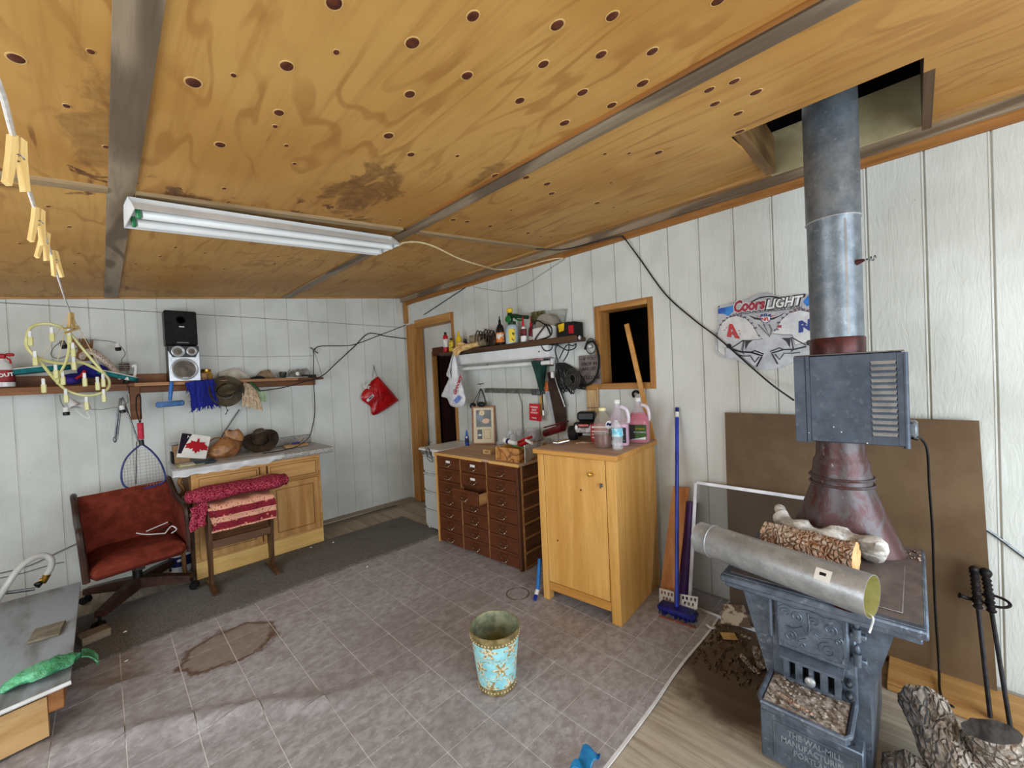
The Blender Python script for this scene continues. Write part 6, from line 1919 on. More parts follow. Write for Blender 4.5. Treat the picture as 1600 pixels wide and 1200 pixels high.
def wbf(u, v):
    a = u * 2 * math.pi
    prof = [(0, 0.026), (0.05, 0.032), (0.14, 0.028), (0.22, 0.033), (0.32, 0.029), (0.42, 0.033), (0.72, 0.032), (0.86, 0.024), (0.95, 0.014), (1.0, 0.013)]
    for k in range(len(prof) - 1):
        if v <= prof[k + 1][0]:
            t = (v - prof[k][0]) / (prof[k + 1][0] - prof[k][0]); r = prof[k][1] + t * (prof[k + 1][1] - prof[k][1]); break
    r *= 1 + 0.22 * noise.noise((math.cos(a) * 2.2, math.sin(a) * 2.2, v * 6)) * (1 if v < 0.8 else 0.1)
    return (r * math.cos(a) + 0.004 * math.sin(v * 4), r * math.sin(a), v * 0.185)
sub(wb_, 'body', MB().sheet(lambda u, v: Mw_ @ Vector(wbf(u, v)), 32, 30), GLASSY('clear_thin_pet', C(222, 226, 230), 0.05, 0.35))
sub(wb_, 'label', MB().sheet(lambda u, v: Mw_ @ (Vector(wbf(u * 0.8 + 0.4, 0.46 + v * 0.26)) * 1.0 + Vector((0.0, 0, 0))) + (Vector(wbf(u * 0.8 + 0.4, 0.6)) - Vector((0, 0, 0.11))) * 0.03, 20, 4, 0.0005), MAT('sky_blue_label', C(120, 200, 226), C(196, 226, 232), 24, lo=.45, hi=.55, rough=0.4))
rbx = thing('red_carton', 'red and white printed carton behind the juice bottle', 'box', (2.44, 1.62, OZ))
Rm = T(2.42, 1.585, OZ) @ RZ(20)
sub(rbx, 'body', MB().box((0, -0.09, 0), (0.09, 0.05, 0.125), 0.002, Rm), MAT('red_carton_print', C(168, 36, 40), C(146, 26, 30), 8, rough=0.5))
for k, (z0_, z1_) in enumerate(((0.100, 0.112), (0.072, 0.080), (0.052, 0.058), (0.030, 0.036))):
    sub(rbx, 'print_stripe', MB().box((-0.0012, -0.085 + 0.012 * k, z0_), (-0.0002, 0.04, z1_), 0, Rm), m_wht)
tt = thing('toy_truck', 'black toy monster truck with big wheels on the back left of the oak cupboard', 'toy truck', (2.40, 1.80, OZ))
TM = T(2.475, 1.735, OZ) @ RZ(24) @ Matrix.Scale(1.0, 4)
sub(tt, 'cab', MB().box((0.02, -0.075, 0.135), (0.13, 0.055, 0.20), 0.012, TM), m_blk)
sub(tt, 'body', MB().box((-0.045, -0.085, 0.078), (0.20, 0.07, 0.132), 0.012, TM), MAT('black_gloss', C(24, 20, 22), C(16, 14, 15), 10, rough=0.25))
sub(tt, 'bumper', MB().box((-0.062, -0.075, 0.055), (-0.046, 0.06, 0.098), 0.005, TM), MAT('dusty_chrome', C(150, 142, 138), C(96, 88, 84), 30, rough=0.3, metal=0.7))
for y_ in (-0.06, 0.045):
    sub(tt, 'headlight', MB().ell(TM @ Vector((-0.062, y_, 0.095)), (0.010, 0.014, 0.020), 10, 6), m_wht)
sub(tt, 'grille_badge', MB().box((-0.066, -0.045, 0.104), (-0.062, 0.03, 0.120), 0.002, TM), MAT('pink_badge', C(214, 120, 112), C(190, 90, 84), 20, rough=0.5))
for (x_, y_) in ((-0.02, -0.095), (-0.02, 0.08), (0.16, -0.095), (0.16, 0.08)):
    wM = TM @ T(x_, y_, 0.052) @ RX(90)
    w_ = sub(tt, 'wheel', MB().lathe([(0.020, -0.030), (0.046, -0.030), (0.052, -0.022), (0.052, 0.022), (0.046, 0.030), (0.020, 0.030)], 22, wM), m_blkm)
    sub(w_, 'hub', MB().lathe([(0.0, -0.031), (0.024, -0.031), (0.026, 0.0), (0.024, 0.031), (0, 0.031)], 16, wM), MAT('pink_hub', C(120, 70, 84), C(80, 44, 54), 30, rough=0.4))
fau = thing('chrome_tap', 'small chrome tap fitting lying on the front left of the oak cupboard', 'tap', (2.20, 1.74, OZ))
a_, b_ = Vector((2.165, 1.745, OZ + 0.020)), Vector((2.235, 1.700, OZ + 0.030))
sub(fau, 'barrel', MB().tube([a_, a_.lerp(b_, .3), b_], [0.012, 0.018, 0.015], 14), m_chrome)
sub(fau, 'inlet', MB().cyl(a_.lerp(b_, 0.35), a_.lerp(b_, 0.35) + Vector((-0.02, 0.02, -0.012)), 0.008, seg=10).cyl(a_, a_ + Vector((-0.02, 0.02, 0.004)), 0.008, seg=10).cyl(a_.lerp(b_, 0.7), a_.lerp(b_, 0.7) + Vector((0.0, 0.03, 0.02)), 0.006, seg=10), m_chrome)
rg_ = MB().tube(smooth_path([(2.27, 1.665, OZ + 0.007), (2.31, 1.64, OZ + 0.010), (2.33, 1.60, OZ + 0.007), (2.36, 1.585, OZ + 0.007)], 5), [0.007] * 16, 8, flat=0.8)
solo('cream_rag', rg_, MAT('cream_cloth', C(196, 176, 150), C(164, 142, 116), 30, rough=0.9), 'twisted cream rag on the oak cupboard in front of the toy truck', 'rag')
rdo = MB().tube([(2.600, 2.218, 1.012), (2.550, 1.987, 1.079)], [0.030, 0.030], 12)
rdo.tube([(2.620, 2.246, 1.056), (2.550, 1.934, 1.132)], [0.006, 0.006], 8)
solo('dark_red_tube', rdo, MAT('dark_red_enamel', C(110, 20, 28), C(70, 12, 18), 12, rough=0.35), 'dark red roll lying behind the metal tray left of the toy truck', 'roll')

# ---- shelf on the right wall with its things
rs = thing('tool_shelf', 'dark plank shelf crowded with bottles high on the right wall', 'shelf', (2.66, 2.7, 1.757))
sub(rs, 'shelf_board', MB().box((2.585, 1.885, 1.757), (XR - 0.010, 3.655, 1.792), 0.004), WOOD('dark_shelf_plank', C(92, 70, 50), C(62, 46, 32), axis=1, scale=14))
sub(rs, 'front_strip', MB().box((2.570, 1.840, 1.750), (2.5845, 3.10, 1.796), 0.003), WOOD('brown_shelf_lip', C(88, 60, 40), C(58, 38, 24), axis=1, scale=14))
sub(rs, 'end_cap', MB().ell((2.60, 1.828, 1.775), (0.016, 0.010, 0.018), 10, 6), m_silv)
SZ = 1.7925
def lathe_bottle(name, x, y, prof, mat, label, cat='bottle', capprof=None, capmat=None, lab=None, labmat=None, sx=1.0, sy=1.0, z=SZ):
    o = thing(name, label, cat, (x, y, z))
    M_ = T(x, y, z + 0.0005)
    sub(o, 'body', MB().lathe(prof, 22, M_, sx=sx, sy=sy), mat)
    if capprof: sub(o, 'cap', MB().lathe(capprof, 18, M_, sx=sx, sy=sy), capmat)
    if lab: sub(o, 'label', MB().shell([(r + 0.0008, zz) for r, zz in lab], 22, M_, sx=sx, sy=sy), labmat)
    return o
m_labw = MAT('white_printed_label', C(226, 222, 216), C(120, 116, 116), 40, lo=0.55, hi=0.62, rough=0.5)
m_laby = MAT('yellow_printed_label', C(230, 200, 60), C(80, 70, 40), 40, lo=0.56, hi=0.62, rough=0.5)
m_laby2 = MAT('yellow_orange_label', C(234, 190, 60), C(206, 96, 40), 26, lo=0.5, hi=0.6, rough=0.5)
m_labo = MAT('orange_white_label', C(232, 126, 44), C(232, 226, 214), 22, lo=0.48, hi=0.54, rough=0.5)
lathe_bottle('red_aerosol', 2.640, 3.605, [(0.026, 0), (0.028, 0.004), (0.028, 0.170), (0.020, 0.190), (0.012, 0.195)], m_red, 'red spray can with a white label at the far left of the tool shelf', 'can',
             [(0.014, 0.196), (0.014, 0.222), (0, 0.224)], MAT('green_black_cap', C(30, 46, 38), C(20, 30, 26), 10, rough=0.4), [(0.028, 0.060), (0.028, 0.145)], m_labw)
lathe_bottle('yellow_black_bottle', 2.645, 3.515, [(0.028, 0), (0.031, 0.004), (0.031, 0.105), (0.020, 0.125)], MAT('dark_yellow', C(196, 160, 40), C(168, 130, 24), 10, rough=0.4), 'yellow bottle with black cap next to the red spray can', 'bottle',
             [(0.016, 0.1255), (0.016, 0.15), (0, 0.152)], m_blk, [(0.031, 0.015), (0.031, 0.10)], m_laby, sx=0.7)
lathe_bottle('mustard_bottle', 2.660, 3.404, [(0.034, 0), (0.040, 0.006), (0.042, 0.05), (0.036, 0.085), (0.040, 0.12), (0.030, 0.150), (0.014, 0.163)], m_yel, 'bright yellow squeeze bottle on the tool shelf behind the work glove', 'bottle',
             [(0.017, 0.1635), (0.016, 0.19), (0.008, 0.212), (0.0, 0.214)], m_yel, [(0.0425, 0.025), (0.0425, 0.060)], m_laby2, sx=0.7)
lathe_bottle('brown_vial', 2.660, 3.297, [(0.028, 0), (0.030, 0.004), (0.030, 0.075), (0.016, 0.092)], MAT('brown_glass', C(40, 28, 40), C(26, 18, 28), 10, rough=0.15), 'small dark brown vial on the shelf right of the yellow squeeze bottle', 'bottle',
             [(0.018, 0.0925), (0.018, 0.118), (0, 0.12)], m_blk, [(0.030, 0.02), (0.030, 0.065)], m_navy)
# work glove hanging over the edge
m_glv = MAT('cream_leather', C(226, 190, 130), C(196, 154, 92), 22, rough=0.75, bump=0.25)
gv = thing('work_glove', 'cream leather work glove lying over the front edge of the tool shelf', 'glove', (2.58, 3.1, 1.797))
cuff, palm = Vector((2.60, 2.985, 1.835)), Vector((2.562, 3.185, 1.815))
gvm = MB().tube([cuff, cuff.lerp(palm, .35), palm], [0.044, 0.036, 0.050], 14, flat=0.65)
sub(gv, 'palm', gvm, m_glv)
sub(gv, 'cuff', MB().tube([cuff + Vector((0.004, -0.05, 0.008)), cuff], [0.050, 0.044], 14, flat=0.65), MAT('grey_canvas', C(150, 136, 112), C(120, 106, 84), 30, rough=0.9))
for (dy, dz, L_, w) in ((0.12, -0.075, 1, 0.015), (0.155, -0.075, 1, 0.0155), (0.175, -0.055, 1, 0.0155), (0.185, -0.030, 1, 0.014)):
    tip = palm + Vector((-0.035, dy - 0.03, dz))
    root = palm + Vector((-0.006, 0.01, (dz + 0.055) * 0.8))
    sub(gv, 'finger', MB().tube(smooth_path([root, root.lerp(tip, 0.5) + Vector((-0.006, 0, 0.012)), tip], 4), [w * 0.95] * 8 + [w * 0.6], 10), m_glv)
sub(gv, 'thumb', MB().tube(smooth_path([palm + Vector((0.01, -0.03, 0.012)), palm + Vector((-0.02, 0.03, 0.040)), palm + Vector((-0.03, 0.075, 0.035))], 4), [0.016] * 8 + [0.009], 10), m_glv)
# carton, engine, bottles
ctn = MB().box((2.685, 3.07, SZ + 0.0005), (2.755, 3.26, SZ + 0.150), 0.003)
solo('taupe_carton', ctn, MAT('printed_taupe_card', C(172, 158, 132), C(124, 108, 84), 14, lo=0.5, hi=0.58, rough=0.8), 'taupe printed carton standing against the wall behind the work glove', 'box')
eng = thing('small_engine', 'dark greasy carburettor with wiry fittings on the tool shelf', 'engine part', (2.66, 2.95, SZ))
m_oily = MAT('oily_dark_metal', C(78, 64, 52), C(38, 30, 26), 26, rough=0.45, metal=0.5)
eb = MB().box((2.63, 2.91, SZ + 0.0005), (2.73, 3.06, SZ + 0.085), 0.014).box((2.62, 2.80, SZ + 0.0005), (2.72, 2.905, SZ + 0.115), 0.016)
sub(eng, 'block', eb, m_oily)
for (y_, z_, r_) in ((2.93, 0.115, 0.024), (3.00, 0.11, 0.03), (2.86, 0.135, 0.020), (3.06, 0.06, 0.026)):
    sub(eng, 'fitting', MB().lathe([(r_, 0), (r_ * 1.1, 0.012), (r_ * 0.7, 0.03), (r_ * 0.4, 0.05), (0, 0.05)], 14, T(2.66, y_, SZ + z_ - 0.03)), m_oily)
for k in range(6):
    y_ = 2.82 + 0.04 * k
    sub(eng, 'hose', MB().tube(smooth_path([(2.64, y_, SZ + 0.10), (2.62, y_ + 0.02, SZ + 0.155 + 0.01 * (k % 3)), (2.61, y_ + 0.05, SZ + 0.12), (2.61, y_ + 0.06, SZ + 0.05)], 4), 0.006, 6), m_oily)
sub(eng, 'bright_lever', MB().tube([(2.68, 2.96, SZ + 0.13), (2.67, 3.00, SZ + 0.185), (2.67, 3.015, SZ + 0.195)], [0.006, 0.010, 0.010], 8), m_silv)
lathe_bottle('black_oil_bottle', 2.630, 2.738, [(0.040, 0), (0.046, 0.006), (0.046, 0.15), (0.034, 0.18), (0.015, 0.205)], m_blk, 'black bottle with an orange and white label left of the garden sprayer', 'bottle',
             [(0.016, 0.2055), (0.015, 0.235), (0.007, 0.245), (0.005, 0.275), (0, 0.276)], m_blk, [(0.0465, 0.03), (0.0465, 0.12)], m_labo, sx=0.62)
# garden sprayer
m_gr = MAT('spray_green', C(30, 120, 52), C(20, 92, 40), 10, rough=0.35)
m_dgr = MAT('dark_spray_green', C(24, 60, 36), C(16, 44, 26), 10, rough=0.4)
gsx, gsy = 2.630, 2.578
gs_ = thing('garden_sprayer', 'white tank garden sprayer with green pump head on the tool shelf', 'sprayer', (gsx, gsy, SZ))
sub(gs_, 'tank', MB().lathe([(0.058, 0), (0.064, 0.008), (0.062, 0.12), (0.052, 0.160), (0.030, 0.178)], 26, T(gsx, gsy, SZ + 0.0005)), GLASSY('milky_tank', C(186, 206, 214), 0.3, 0.92))
sub(gs_, 'label', MB().sheet(lambda u, v: (gsx - 0.0645 * math.cos(0.35 + u * 0.9 - 0.1), gsy - 0.0645 * math.sin(0.35 + u * 0.9 - 0.1), SZ + 0.015 + 0.115 * v), 10, 2, -0.001), m_laby)
sub(gs_, 'collar', MB().lathe([(0.036, 0.1785), (0.036, 0.20), (0.024, 0.206)], 22, T(gsx, gsy, SZ)), m_dgr)
sub(gs_, 'pump_body', MB().lathe([(0.022, 0.2065), (0.026, 0.24), (0.026, 0.275), (0.018, 0.285)], 20, T(gsx, gsy + 0.02, SZ)), m_dgr)
sub(gs_, 'pump_knob', MB().lathe([(0.020, 0.2855), (0.028, 0.30), (0.030, 0.318), (0.020, 0.326), (0, 0.327)], 20, T(gsx, gsy + 0.02, SZ)), m_yel)
sub(gs_, 'dial', MB().lathe([(0.030, 0), (0.032, 0.008), (0.024, 0.016), (0, 0.017)], 22, frame((gsx - 0.030, gsy + 0.012, SZ + 0.225), (-1, -0.25, 0.05))), m_gr)
sub(gs_, 'trigger_handle', MB().tube(smooth_path([(gsx, gsy - 0.01, SZ + 0.255), (gsx - 0.005, gsy - 0.07, SZ + 0.245), (gsx - 0.008, gsy - 0.15, SZ + 0.225), (gsx - 0.008, gsy - 0.205, SZ + 0.215)], 5), [0.020] * 6 + [0.016] * 10, 10), m_dgr)
sub(gs_, 'trigger', MB().tube(smooth_path([(gsx, gsy - 0.04, SZ + 0.235), (gsx - 0.006, gsy - 0.09, SZ + 0.205), (gsx - 0.006, gsy - 0.14, SZ + 0.20)], 5), 0.008, 8), m_gr)
lathe_bottle('white_red_glue', 2.605, 2.418, [(0.026, 0), (0.030, 0.006), (0.030, 0.095), (0.022, 0.12), (0.010, 0.138)], m_wht, 'white glue bottle with red print and red spout right of the sprayer', 'bottle',
             [(0.010, 0.1385), (0.011, 0.155), (0.004, 0.225), (0, 0.228)], m_red, [(0.030, 0.055), (0.030, 0.115)], MAT('red_dark_print', C(130, 30, 40), C(60, 20, 28), 30, rough=0.5), sx=0.75)
lathe_bottle('red_glue', 2.665, 2.380, [(0.024, 0), (0.028, 0.006), (0.028, 0.105), (0.020, 0.125), (0.010, 0.14)], MAT('deep_red_bottle', C(122, 26, 40), C(92, 16, 28), 10, rough=0.4), 'deep red glue bottle with white collar and red spout by the grinder', 'bottle',
             [(0.013, 0.1405), (0.013, 0.165), (0.005, 0.175), (0.004, 0.225), (0, 0.228)], m_red, [(0.0285, 0.02), (0.0285, 0.05)], m_labw, sx=0.75)
# grinder-like white box with domed guard and black flex
gr = thing('sharpener', 'grey domed knife sharpener with white base and black flex coiled on it', 'appliance', (2.66, 2.2, SZ))
sub(gr, 'base', MB().box((2.600, 2.098, SZ + 0.0005), (2.70, 2.318, SZ + 0.115), 0.012), MAT('white_enamel', C(222, 220, 216), C(200, 198, 192), 6, rough=0.35))
dm = MB()
dm.prism([(2.100 + 0.20 * (0.5 + 0.5 * math.cos(t)), SZ + 0.116 + 0.105 * math.sin(t)) for t in [math.pi * k / 18 for k in range(19)]], 2.63, 2.72, Matrix(((0, 0, 1, 0), (1, 0, 0, 0), (0, 1, 0, 0), (0, 0, 0, 1))))
sub(gr, 'guard', dm, MAT('warm_grey_plastic', C(150, 142, 132), C(126, 118, 108), 8, rough=0.4))
FX = [(2.592, 2.00, SZ + 0.10), (2.590, 1.99, SZ + 0.145), (2.590, 1.95, SZ + 0.165), (2.588, 1.90, SZ + 0.13), (2.586, 1.845, SZ + 0.10), (2.585, 1.835, SZ + 0.05), (2.584, 1.86, SZ + 0.02), (2.583, 1.93, SZ + 0.005), (2.583, 1.98, SZ + 0.005), (2.584, 1.90, SZ + 0.10), (2.585, 1.88, SZ + 0.115), (2.585, 1.845, SZ + 0.03)]
sub(gr, 'flex', MB().tube(smooth_path([(x, 2.085 + (y - 1.835) * 1.3, z) for x, y, z in FX], 5), 0.006, 6), m_blk)
for (nm, P_, mt_, lb2) in (('seed_packet', [(2.740, 2.437, 2.069), (2.740, 2.294, 2.065), (2.740, 2.293, 1.964), (2.740, 2.444, 1.955)], MAT('olive_packet', C(112, 112, 70), C(66, 62, 44), 24, lo=.45, hi=.55, rough=0.5), 'olive printed packet leaning on the wall behind the sharpener'),
                           ('clear_packet', [(2.740, 2.266, 2.055), (2.740, 2.052, 2.042), (2.740, 2.086, 1.911), (2.740, 2.237, 1.929)], MAT('greyish_film_pack', C(176, 180, 170), C(136, 142, 132), 12, rough=0.3), 'greyish clear film packet standing behind the black carton')):
    mb = MB()
    c_ = [Vector(p) for p in P_]
    mb.add(c_ + [p + Vector((0.008, 0, 0)) for p in c_], [(0, 1, 2, 3), (7, 6, 5, 4), (0, 4, 5, 1), (1, 5, 6, 2), (2, 6, 7, 3), (3, 7, 4, 0)])
    solo(nm, mb, mt_, lb2, 'packet', smooth=False)
bkx = thing('black_carton', 'black carton with a yellow patch near the right end of the tool shelf', 'box', (2.66, 1.93, SZ))
y0_, y1_ = 1.955, 2.085
sub(bkx, 'body', MB().box((2.642, y0_, SZ + 0.0005), (2.74, y1_ - 0.008, SZ + 0.125), 0.002), m_blk)
sub(bkx, 'yellow_label', MB().prism([(y0_ + 0.05, 0.060), (y1_ - 0.03, 0.050), (y1_ - 0.02, 0.112), (y0_ + 0.045, 0.120)], 0.0, 0.001, Matrix(((0, 0, -1, 2.6415), (1, 0, 0, 0), (0, 1, 0, SZ), (0, 0, 0, 1)))), m_yel)
bk2 = thing('dark_box', 'dark box with a square red label at the right end of the tool shelf', 'box', (2.66, 1.87, SZ))
y2_ = 1.888
sub(bk2, 'body', MB().box((2.620, y2_, SZ + 0.0005), (2.74, y0_ - 0.003, SZ + 0.118), 0.002), m_blkm)
sub(bk2, 'red_label', MB().box((2.6182, y2_ + 0.008, SZ + 0.025), (2.6196, y0_ - 0.012, SZ + 0.090)), m_red)

# ---- white fluorescent batten under the shelf
fl2 = thing('strip_light', 'white single tube strip light fixed below the tool shelf', 'strip light', (2.66, 2.82, 1.58))
m_enam = MAT('white_enamel_steel', C(230, 232, 232), C(212, 214, 212), 4, rough=0.35)
sub(fl2, 'housing', MB().add([(XR - 0.006, 3.455, 1.735), (2.60, 3.455, 1.748), (2.615, 3.455, 1.655), (XR - 0.006, 3.455, 1.63), (XR - 0.006, 2.145, 1.735), (2.60, 2.145, 1.748), (2.615, 2.145, 1.655), (XR - 0.006, 2.145, 1.63)],
    [(0, 1, 2, 3), (7, 6, 5, 4), (0, 4, 5, 1), (1, 5, 6, 2), (2, 6, 7, 3), (3, 7, 4, 0)]), m_enam, smooth=False)
sub(fl2, 'reflector_lip', MB().box((2.598, 2.145, 1.648), (2.622, 3.455, 1.656), 0.002), m_enam)
sub(fl2, 'tube', MB().cyl((2.66, 3.43, 1.605), (2.66, 2.17, 1.605), 0.0185, seg=16), MAT('unlit_tube', C(236, 236, 234), C(224, 224, 222), 4, rough=0.25))
for y_ in (3.44, 2.155):
    sub(fl2, 'lamp_holder', MB().box((2.645, y_ - 0.010, 1.585), (2.675, y_ + 0.010, 1.635), 0.003), m_wht)
sub(fl2, 'knob', MB().ell((2.606, 2.25, 1.70), (0.006, 0.007, 0.007), 8, 6), m_blk)

# ---- white carrier bag hanging at the shelf end
m_wbag = MAT('white_bag_film', C(230, 230, 232), C(206, 206, 212), 8, rough=0.3, bump=0.7, bscale=18, bdist=0.02, spec=0.5)
wbg = thing('white_carrier_bag', 'white plastic carrier bag with red lettering hanging from the tool shelf end', 'bag', (2.520, 3.351, 1.454))
BX = 2.535
outl = [(2.535, 3.338, 1.786), (2.535, 3.306, 1.712), (2.535, 3.278, 1.549), (2.535, 3.233, 1.451), (2.535, 3.208, 1.386), (2.535, 3.183, 1.309), (2.535, 3.220, 1.232), (2.535, 3.316, 1.211), (2.535, 3.411, 1.229), (2.535, 3.471, 1.308), (2.535, 3.583, 1.328), (2.535, 3.518, 1.409), (2.535, 3.421, 1.508), (2.535, 3.462, 1.549), (2.535, 3.423, 1.614), (2.535, 3.382, 1.704)]
eb2 = smooth_path([Vector(p) for p in outl] + [Vector(outl[0])], 5)
axis_pts = [Vector((2.535, 3.334, 1.766)), Vector((2.535, 3.346, 1.617)), Vector((2.535, 3.338, 1.453)), Vector((2.535, 3.341, 1.289))]
def wbag(u, v, s):
    k = u * (len(eb2) - 1); i = min(int(k), len(eb2) - 2)
    e = eb2[i].lerp(eb2[i + 1], k - i)
    # nearest point on the bag's middle line
    zt = max(axis_pts[-1].z, min(axis_pts[0].z, e.z))
    for q_ in range(3):
        if axis_pts[q_ + 1].z <= zt <= axis_pts[q_].z + 1e-6:
            tt_ = (axis_pts[q_].z - zt) / max(1e-6, axis_pts[q_].z - axis_pts[q_ + 1].z)
            c_ = axis_pts[q_].lerp(axis_pts[q_ + 1], tt_); break
    else:
        c_ = axis_pts[-1]
    p = c_.lerp(e, v)
    half = (e - c_).length
    return (BX - s * min(0.05, 0.55 * half) * math.sqrt(max(0, 1 - v * v)) + s * 0.006 * noise.noise((p.y * 22, p.z * 22, s)), p.y, p.z)
bgm = MB().sheet(lambda u, v: wbag(u, v, 1), 60, 8)
bgm.sheet(lambda u, v: wbag(1 - u, v, -1), 60, 8)
sub(wbg, 'bag_body', bgm, m_wbag)
bl = frame((2.475, 3.224, 1.440), (-1, -0.25, 0.0), (0, -1, 0.45))
sub(wbg, 'lettering', text_mb('Grocery', 0.060, 0.0006, frame((2.476, 3.225, 1.440), (-1, -0.2, 0.02), (0.1, -0.42, 0.9)), shear=0.3, bold=0.0022), MAT('red_bag_print', C(168, 34, 44), C(150, 26, 36), 10, rough=0.5))
sub(wbg, 'blue_patch', MB().cbox((0, 0, 0), (0.085, 0.045, 0.001), 0, frame((2.474, 3.234, 1.301), (-1, -0.2, 0.02), (0.1, -0.7, 0.6))), MAT('blue_bag_print', C(120, 140, 206), C(96, 118, 190), 10, rough=0.5))

# ---- wall hooks, strap, metal rail, umbrella, saw, boards
hk = MB().tube(smooth_path([(2.745, 3.146, 1.675), (2.720, 3.079, 1.655), (2.730, 3.061, 1.657), (2.755, 3.059, 1.676)], 4), 0.005, 6).tube([(2.750, 3.072, 1.677), (2.755, 3.077, 1.619)], [0.010, 0.008], 8)
solo('coat_hook', hk, m_blk, 'black coat hook on the wall under the strip light', 'hook')
bn = thing('strap_case', 'dark binocular case with grey straps hanging from a small hook behind the picture', 'case', (2.660, 3.130, 1.236))
for P_ in ([(2.735, 3.175, 1.394), (2.700, 3.189, 1.330), (2.670, 3.220, 1.260), (2.660, 3.242, 1.221)], [(2.735, 3.175, 1.394), (2.700, 3.099, 1.337), (2.680, 3.044, 1.261), (2.670, 3.025, 1.230)], [(2.735, 3.175, 1.394), (2.700, 3.171, 1.311), (2.680, 3.182, 1.247)], [(2.735, 3.166, 1.387), (2.700, 3.082, 1.311), (2.680, 3.050, 1.235)]):
    sub(bn, 'strap', MB().tube(smooth_path(P_, 4), 0.008, 6, flat=0.35), MAT('grey_webbing', C(96, 92, 86), C(70, 66, 62), 40, rough=0.8))
sub(bn, 'body', MB().ell((2.660, 3.221, 1.221), (0.035, 0.030, 0.032), 14, 8).ell((2.670, 3.102, 1.236), (0.035, 0.055, 0.028), 14, 8), m_blk)
th_ = MB().tube([(2.765, 3.237, 1.440), (2.720, 3.155, 1.434), (2.720, 3.156, 1.414)], 0.003, 6).tube([(2.735, 3.223, 1.438), (2.735, 3.131, 1.446)], 0.004, 6)
solo('small_wall_hook', th_, m_steel, 'small wire hook that carries the binocular straps', 'hook')
lvl = thing('metal_rail', 'long grey metal rail fixed level on the wall behind the wine glasses', 'rail', (2.740, 2.685, 1.369))
a_, b_ = Vector((2.750, 3.124, 1.373)), Vector((2.750, 2.339, 1.354))
sub(lvl, 'rail', MB().cbox((0, 0, 0), ((b_ - a_).length, 0.044, 0.020), 0.003, frame((a_ + b_) / 2, (-1, 0, 0), (b_ - a_))), MAT('grey_green_metal', C(128, 130, 118), C(96, 98, 88), 16, rough=0.45, metal=0.5))
sub(lvl, 'bracket', MB().cbox((0, 0, 0), (0.10, 0.05, 0.026), 0.003, frame((2.735, 2.416, 1.349), (-1, 0, 0), (0, -1, -0.05))), m_steel)
um = thing('green_umbrella', 'furled dark green umbrella hanging point down below the strip light', 'umbrella', (2.700, 2.333, 1.480))
ut, ub = Vector((2.680, 2.313, 1.630)), Vector((2.705, 2.326, 1.362))
d_ = (ub - ut).normalized()
def umf(u, v):
    a = u * 2 * math.pi
    r = 0.072 * (1 - v) ** 0.9 + 0.018
    r *= 1 + 0.10 * math.sin(a * 6 + v * 3)
    A_ = frame(ut.lerp(ub, v), d_)
    return A_ @ Vector((r * math.cos(a), r * math.sin(a) * 0.6, 0))
sub(um, 'canopy', MB().sheet(umf, 36, 10), MAT('bottle_green_cloth', C(24, 62, 52), C(14, 42, 36), 12, rough=0.7))
sub(um, 'frill', MB().ell((2.680, 2.320, 1.642), (0.035, 0.055, 0.018), 14, 6, jit=0.4), MAT('pink_frill', C(210, 160, 156), C(180, 120, 120), 20, rough=0.8))
sub(um, 'shaft', MB().tube([ub, (2.715, 2.326, 1.192)], [0.006, 0.006], 8), m_blk)
sub(um, 'ferrule', MB().tube([(2.715, 2.326, 1.192), (2.715, 2.325, 1.147)], [0.010, 0.012], 8), m_silv)
lath_ = MB().cbox((0, 0, 0), (0.024, 0.24, 0.010), 0.002, frame((2.755, 2.387, 1.239), (-1, 0, 0), (0, -1, -0.06)))
solo('pale_lath', lath_, m_dpine, 'pale wooden lath on the wall behind the umbrella shaft', 'lath')
sw = thing('handsaw', 'handsaw with an orange handle hanging beside the dark leather sheath', 'saw', (2.740, 2.285, 1.365))
sub(sw, 'handle', MB().box((-0.022, -0.03, -0.01), (0.022, 0.055, 0.01), 0.006, on_right(0, 0, 0.03) @ T(-Vector((2.747, 2.305, 1.387)).y, Vector((2.747, 2.305, 1.387)).z, 0)), MAT('orange_handle', C(214, 118, 62), C(186, 92, 42), 16, rough=0.5))
sub(sw, 'blade', MB().prism([(-0.02, 0.0), (0.03, 0.0), (0.10, -0.36), (0.075, -0.36)], -0.001, 0.001, on_right(0, 0, 0.03) @ T(-Vector((2.747, 2.306, 1.359)).y, Vector((2.747, 2.306, 1.359)).z, 0)), MAT('saw_steel', C(196, 200, 206), C(170, 174, 180), 10, rough=0.4, metal=0.4))
A0, A1 = Vector((2.735, 2.236, 1.531)), Vector((2.735, 2.132, 1.026))
shp = [(-0.032, 0.0), (0.032, -0.01), (0.060, -0.24), (0.066, -0.43), (-0.005, -0.43), (-0.030, -0.22)]
so = A0
lsh = thing('leather_sheath', 'long dark brown leather sheath hanging askew on the wall by the cable coil', 'sheath', tuple(A1))
shm = [Vector((2.735, 2.272, 1.521)), Vector((2.735, 2.186, 1.534)), Vector((2.735, 2.158, 1.419)), Vector((2.735, 2.100, 1.245)), Vector((2.735, 2.104, 1.050)), Vector((2.735, 2.201, 1.039)), Vector((2.735, 2.249, 1.309))]
sub(lsh, 'body', MB().prism([(-p.y, p.z) for p in shm], -0.008, 0.008, on_right(0, 0, 0.042)), MAT('dark_brown_hide', C(62, 42, 30), C(38, 24, 18), 8, rough=0.6, bump=0.2), smooth=False)
sub(lsh, 'loop', MB().box((-0.03, 0, -0.009), (0.03, 0.06, 0.009), 0.004, on_right(0, 0, 0.042) @ T(-Vector((2.735, 2.234, 1.553)).y, Vector((2.735, 2.233, 1.575)).z, 0)), MAT('brown_hide', C(110, 76, 56), C(80, 52, 38), 14, rough=0.6))
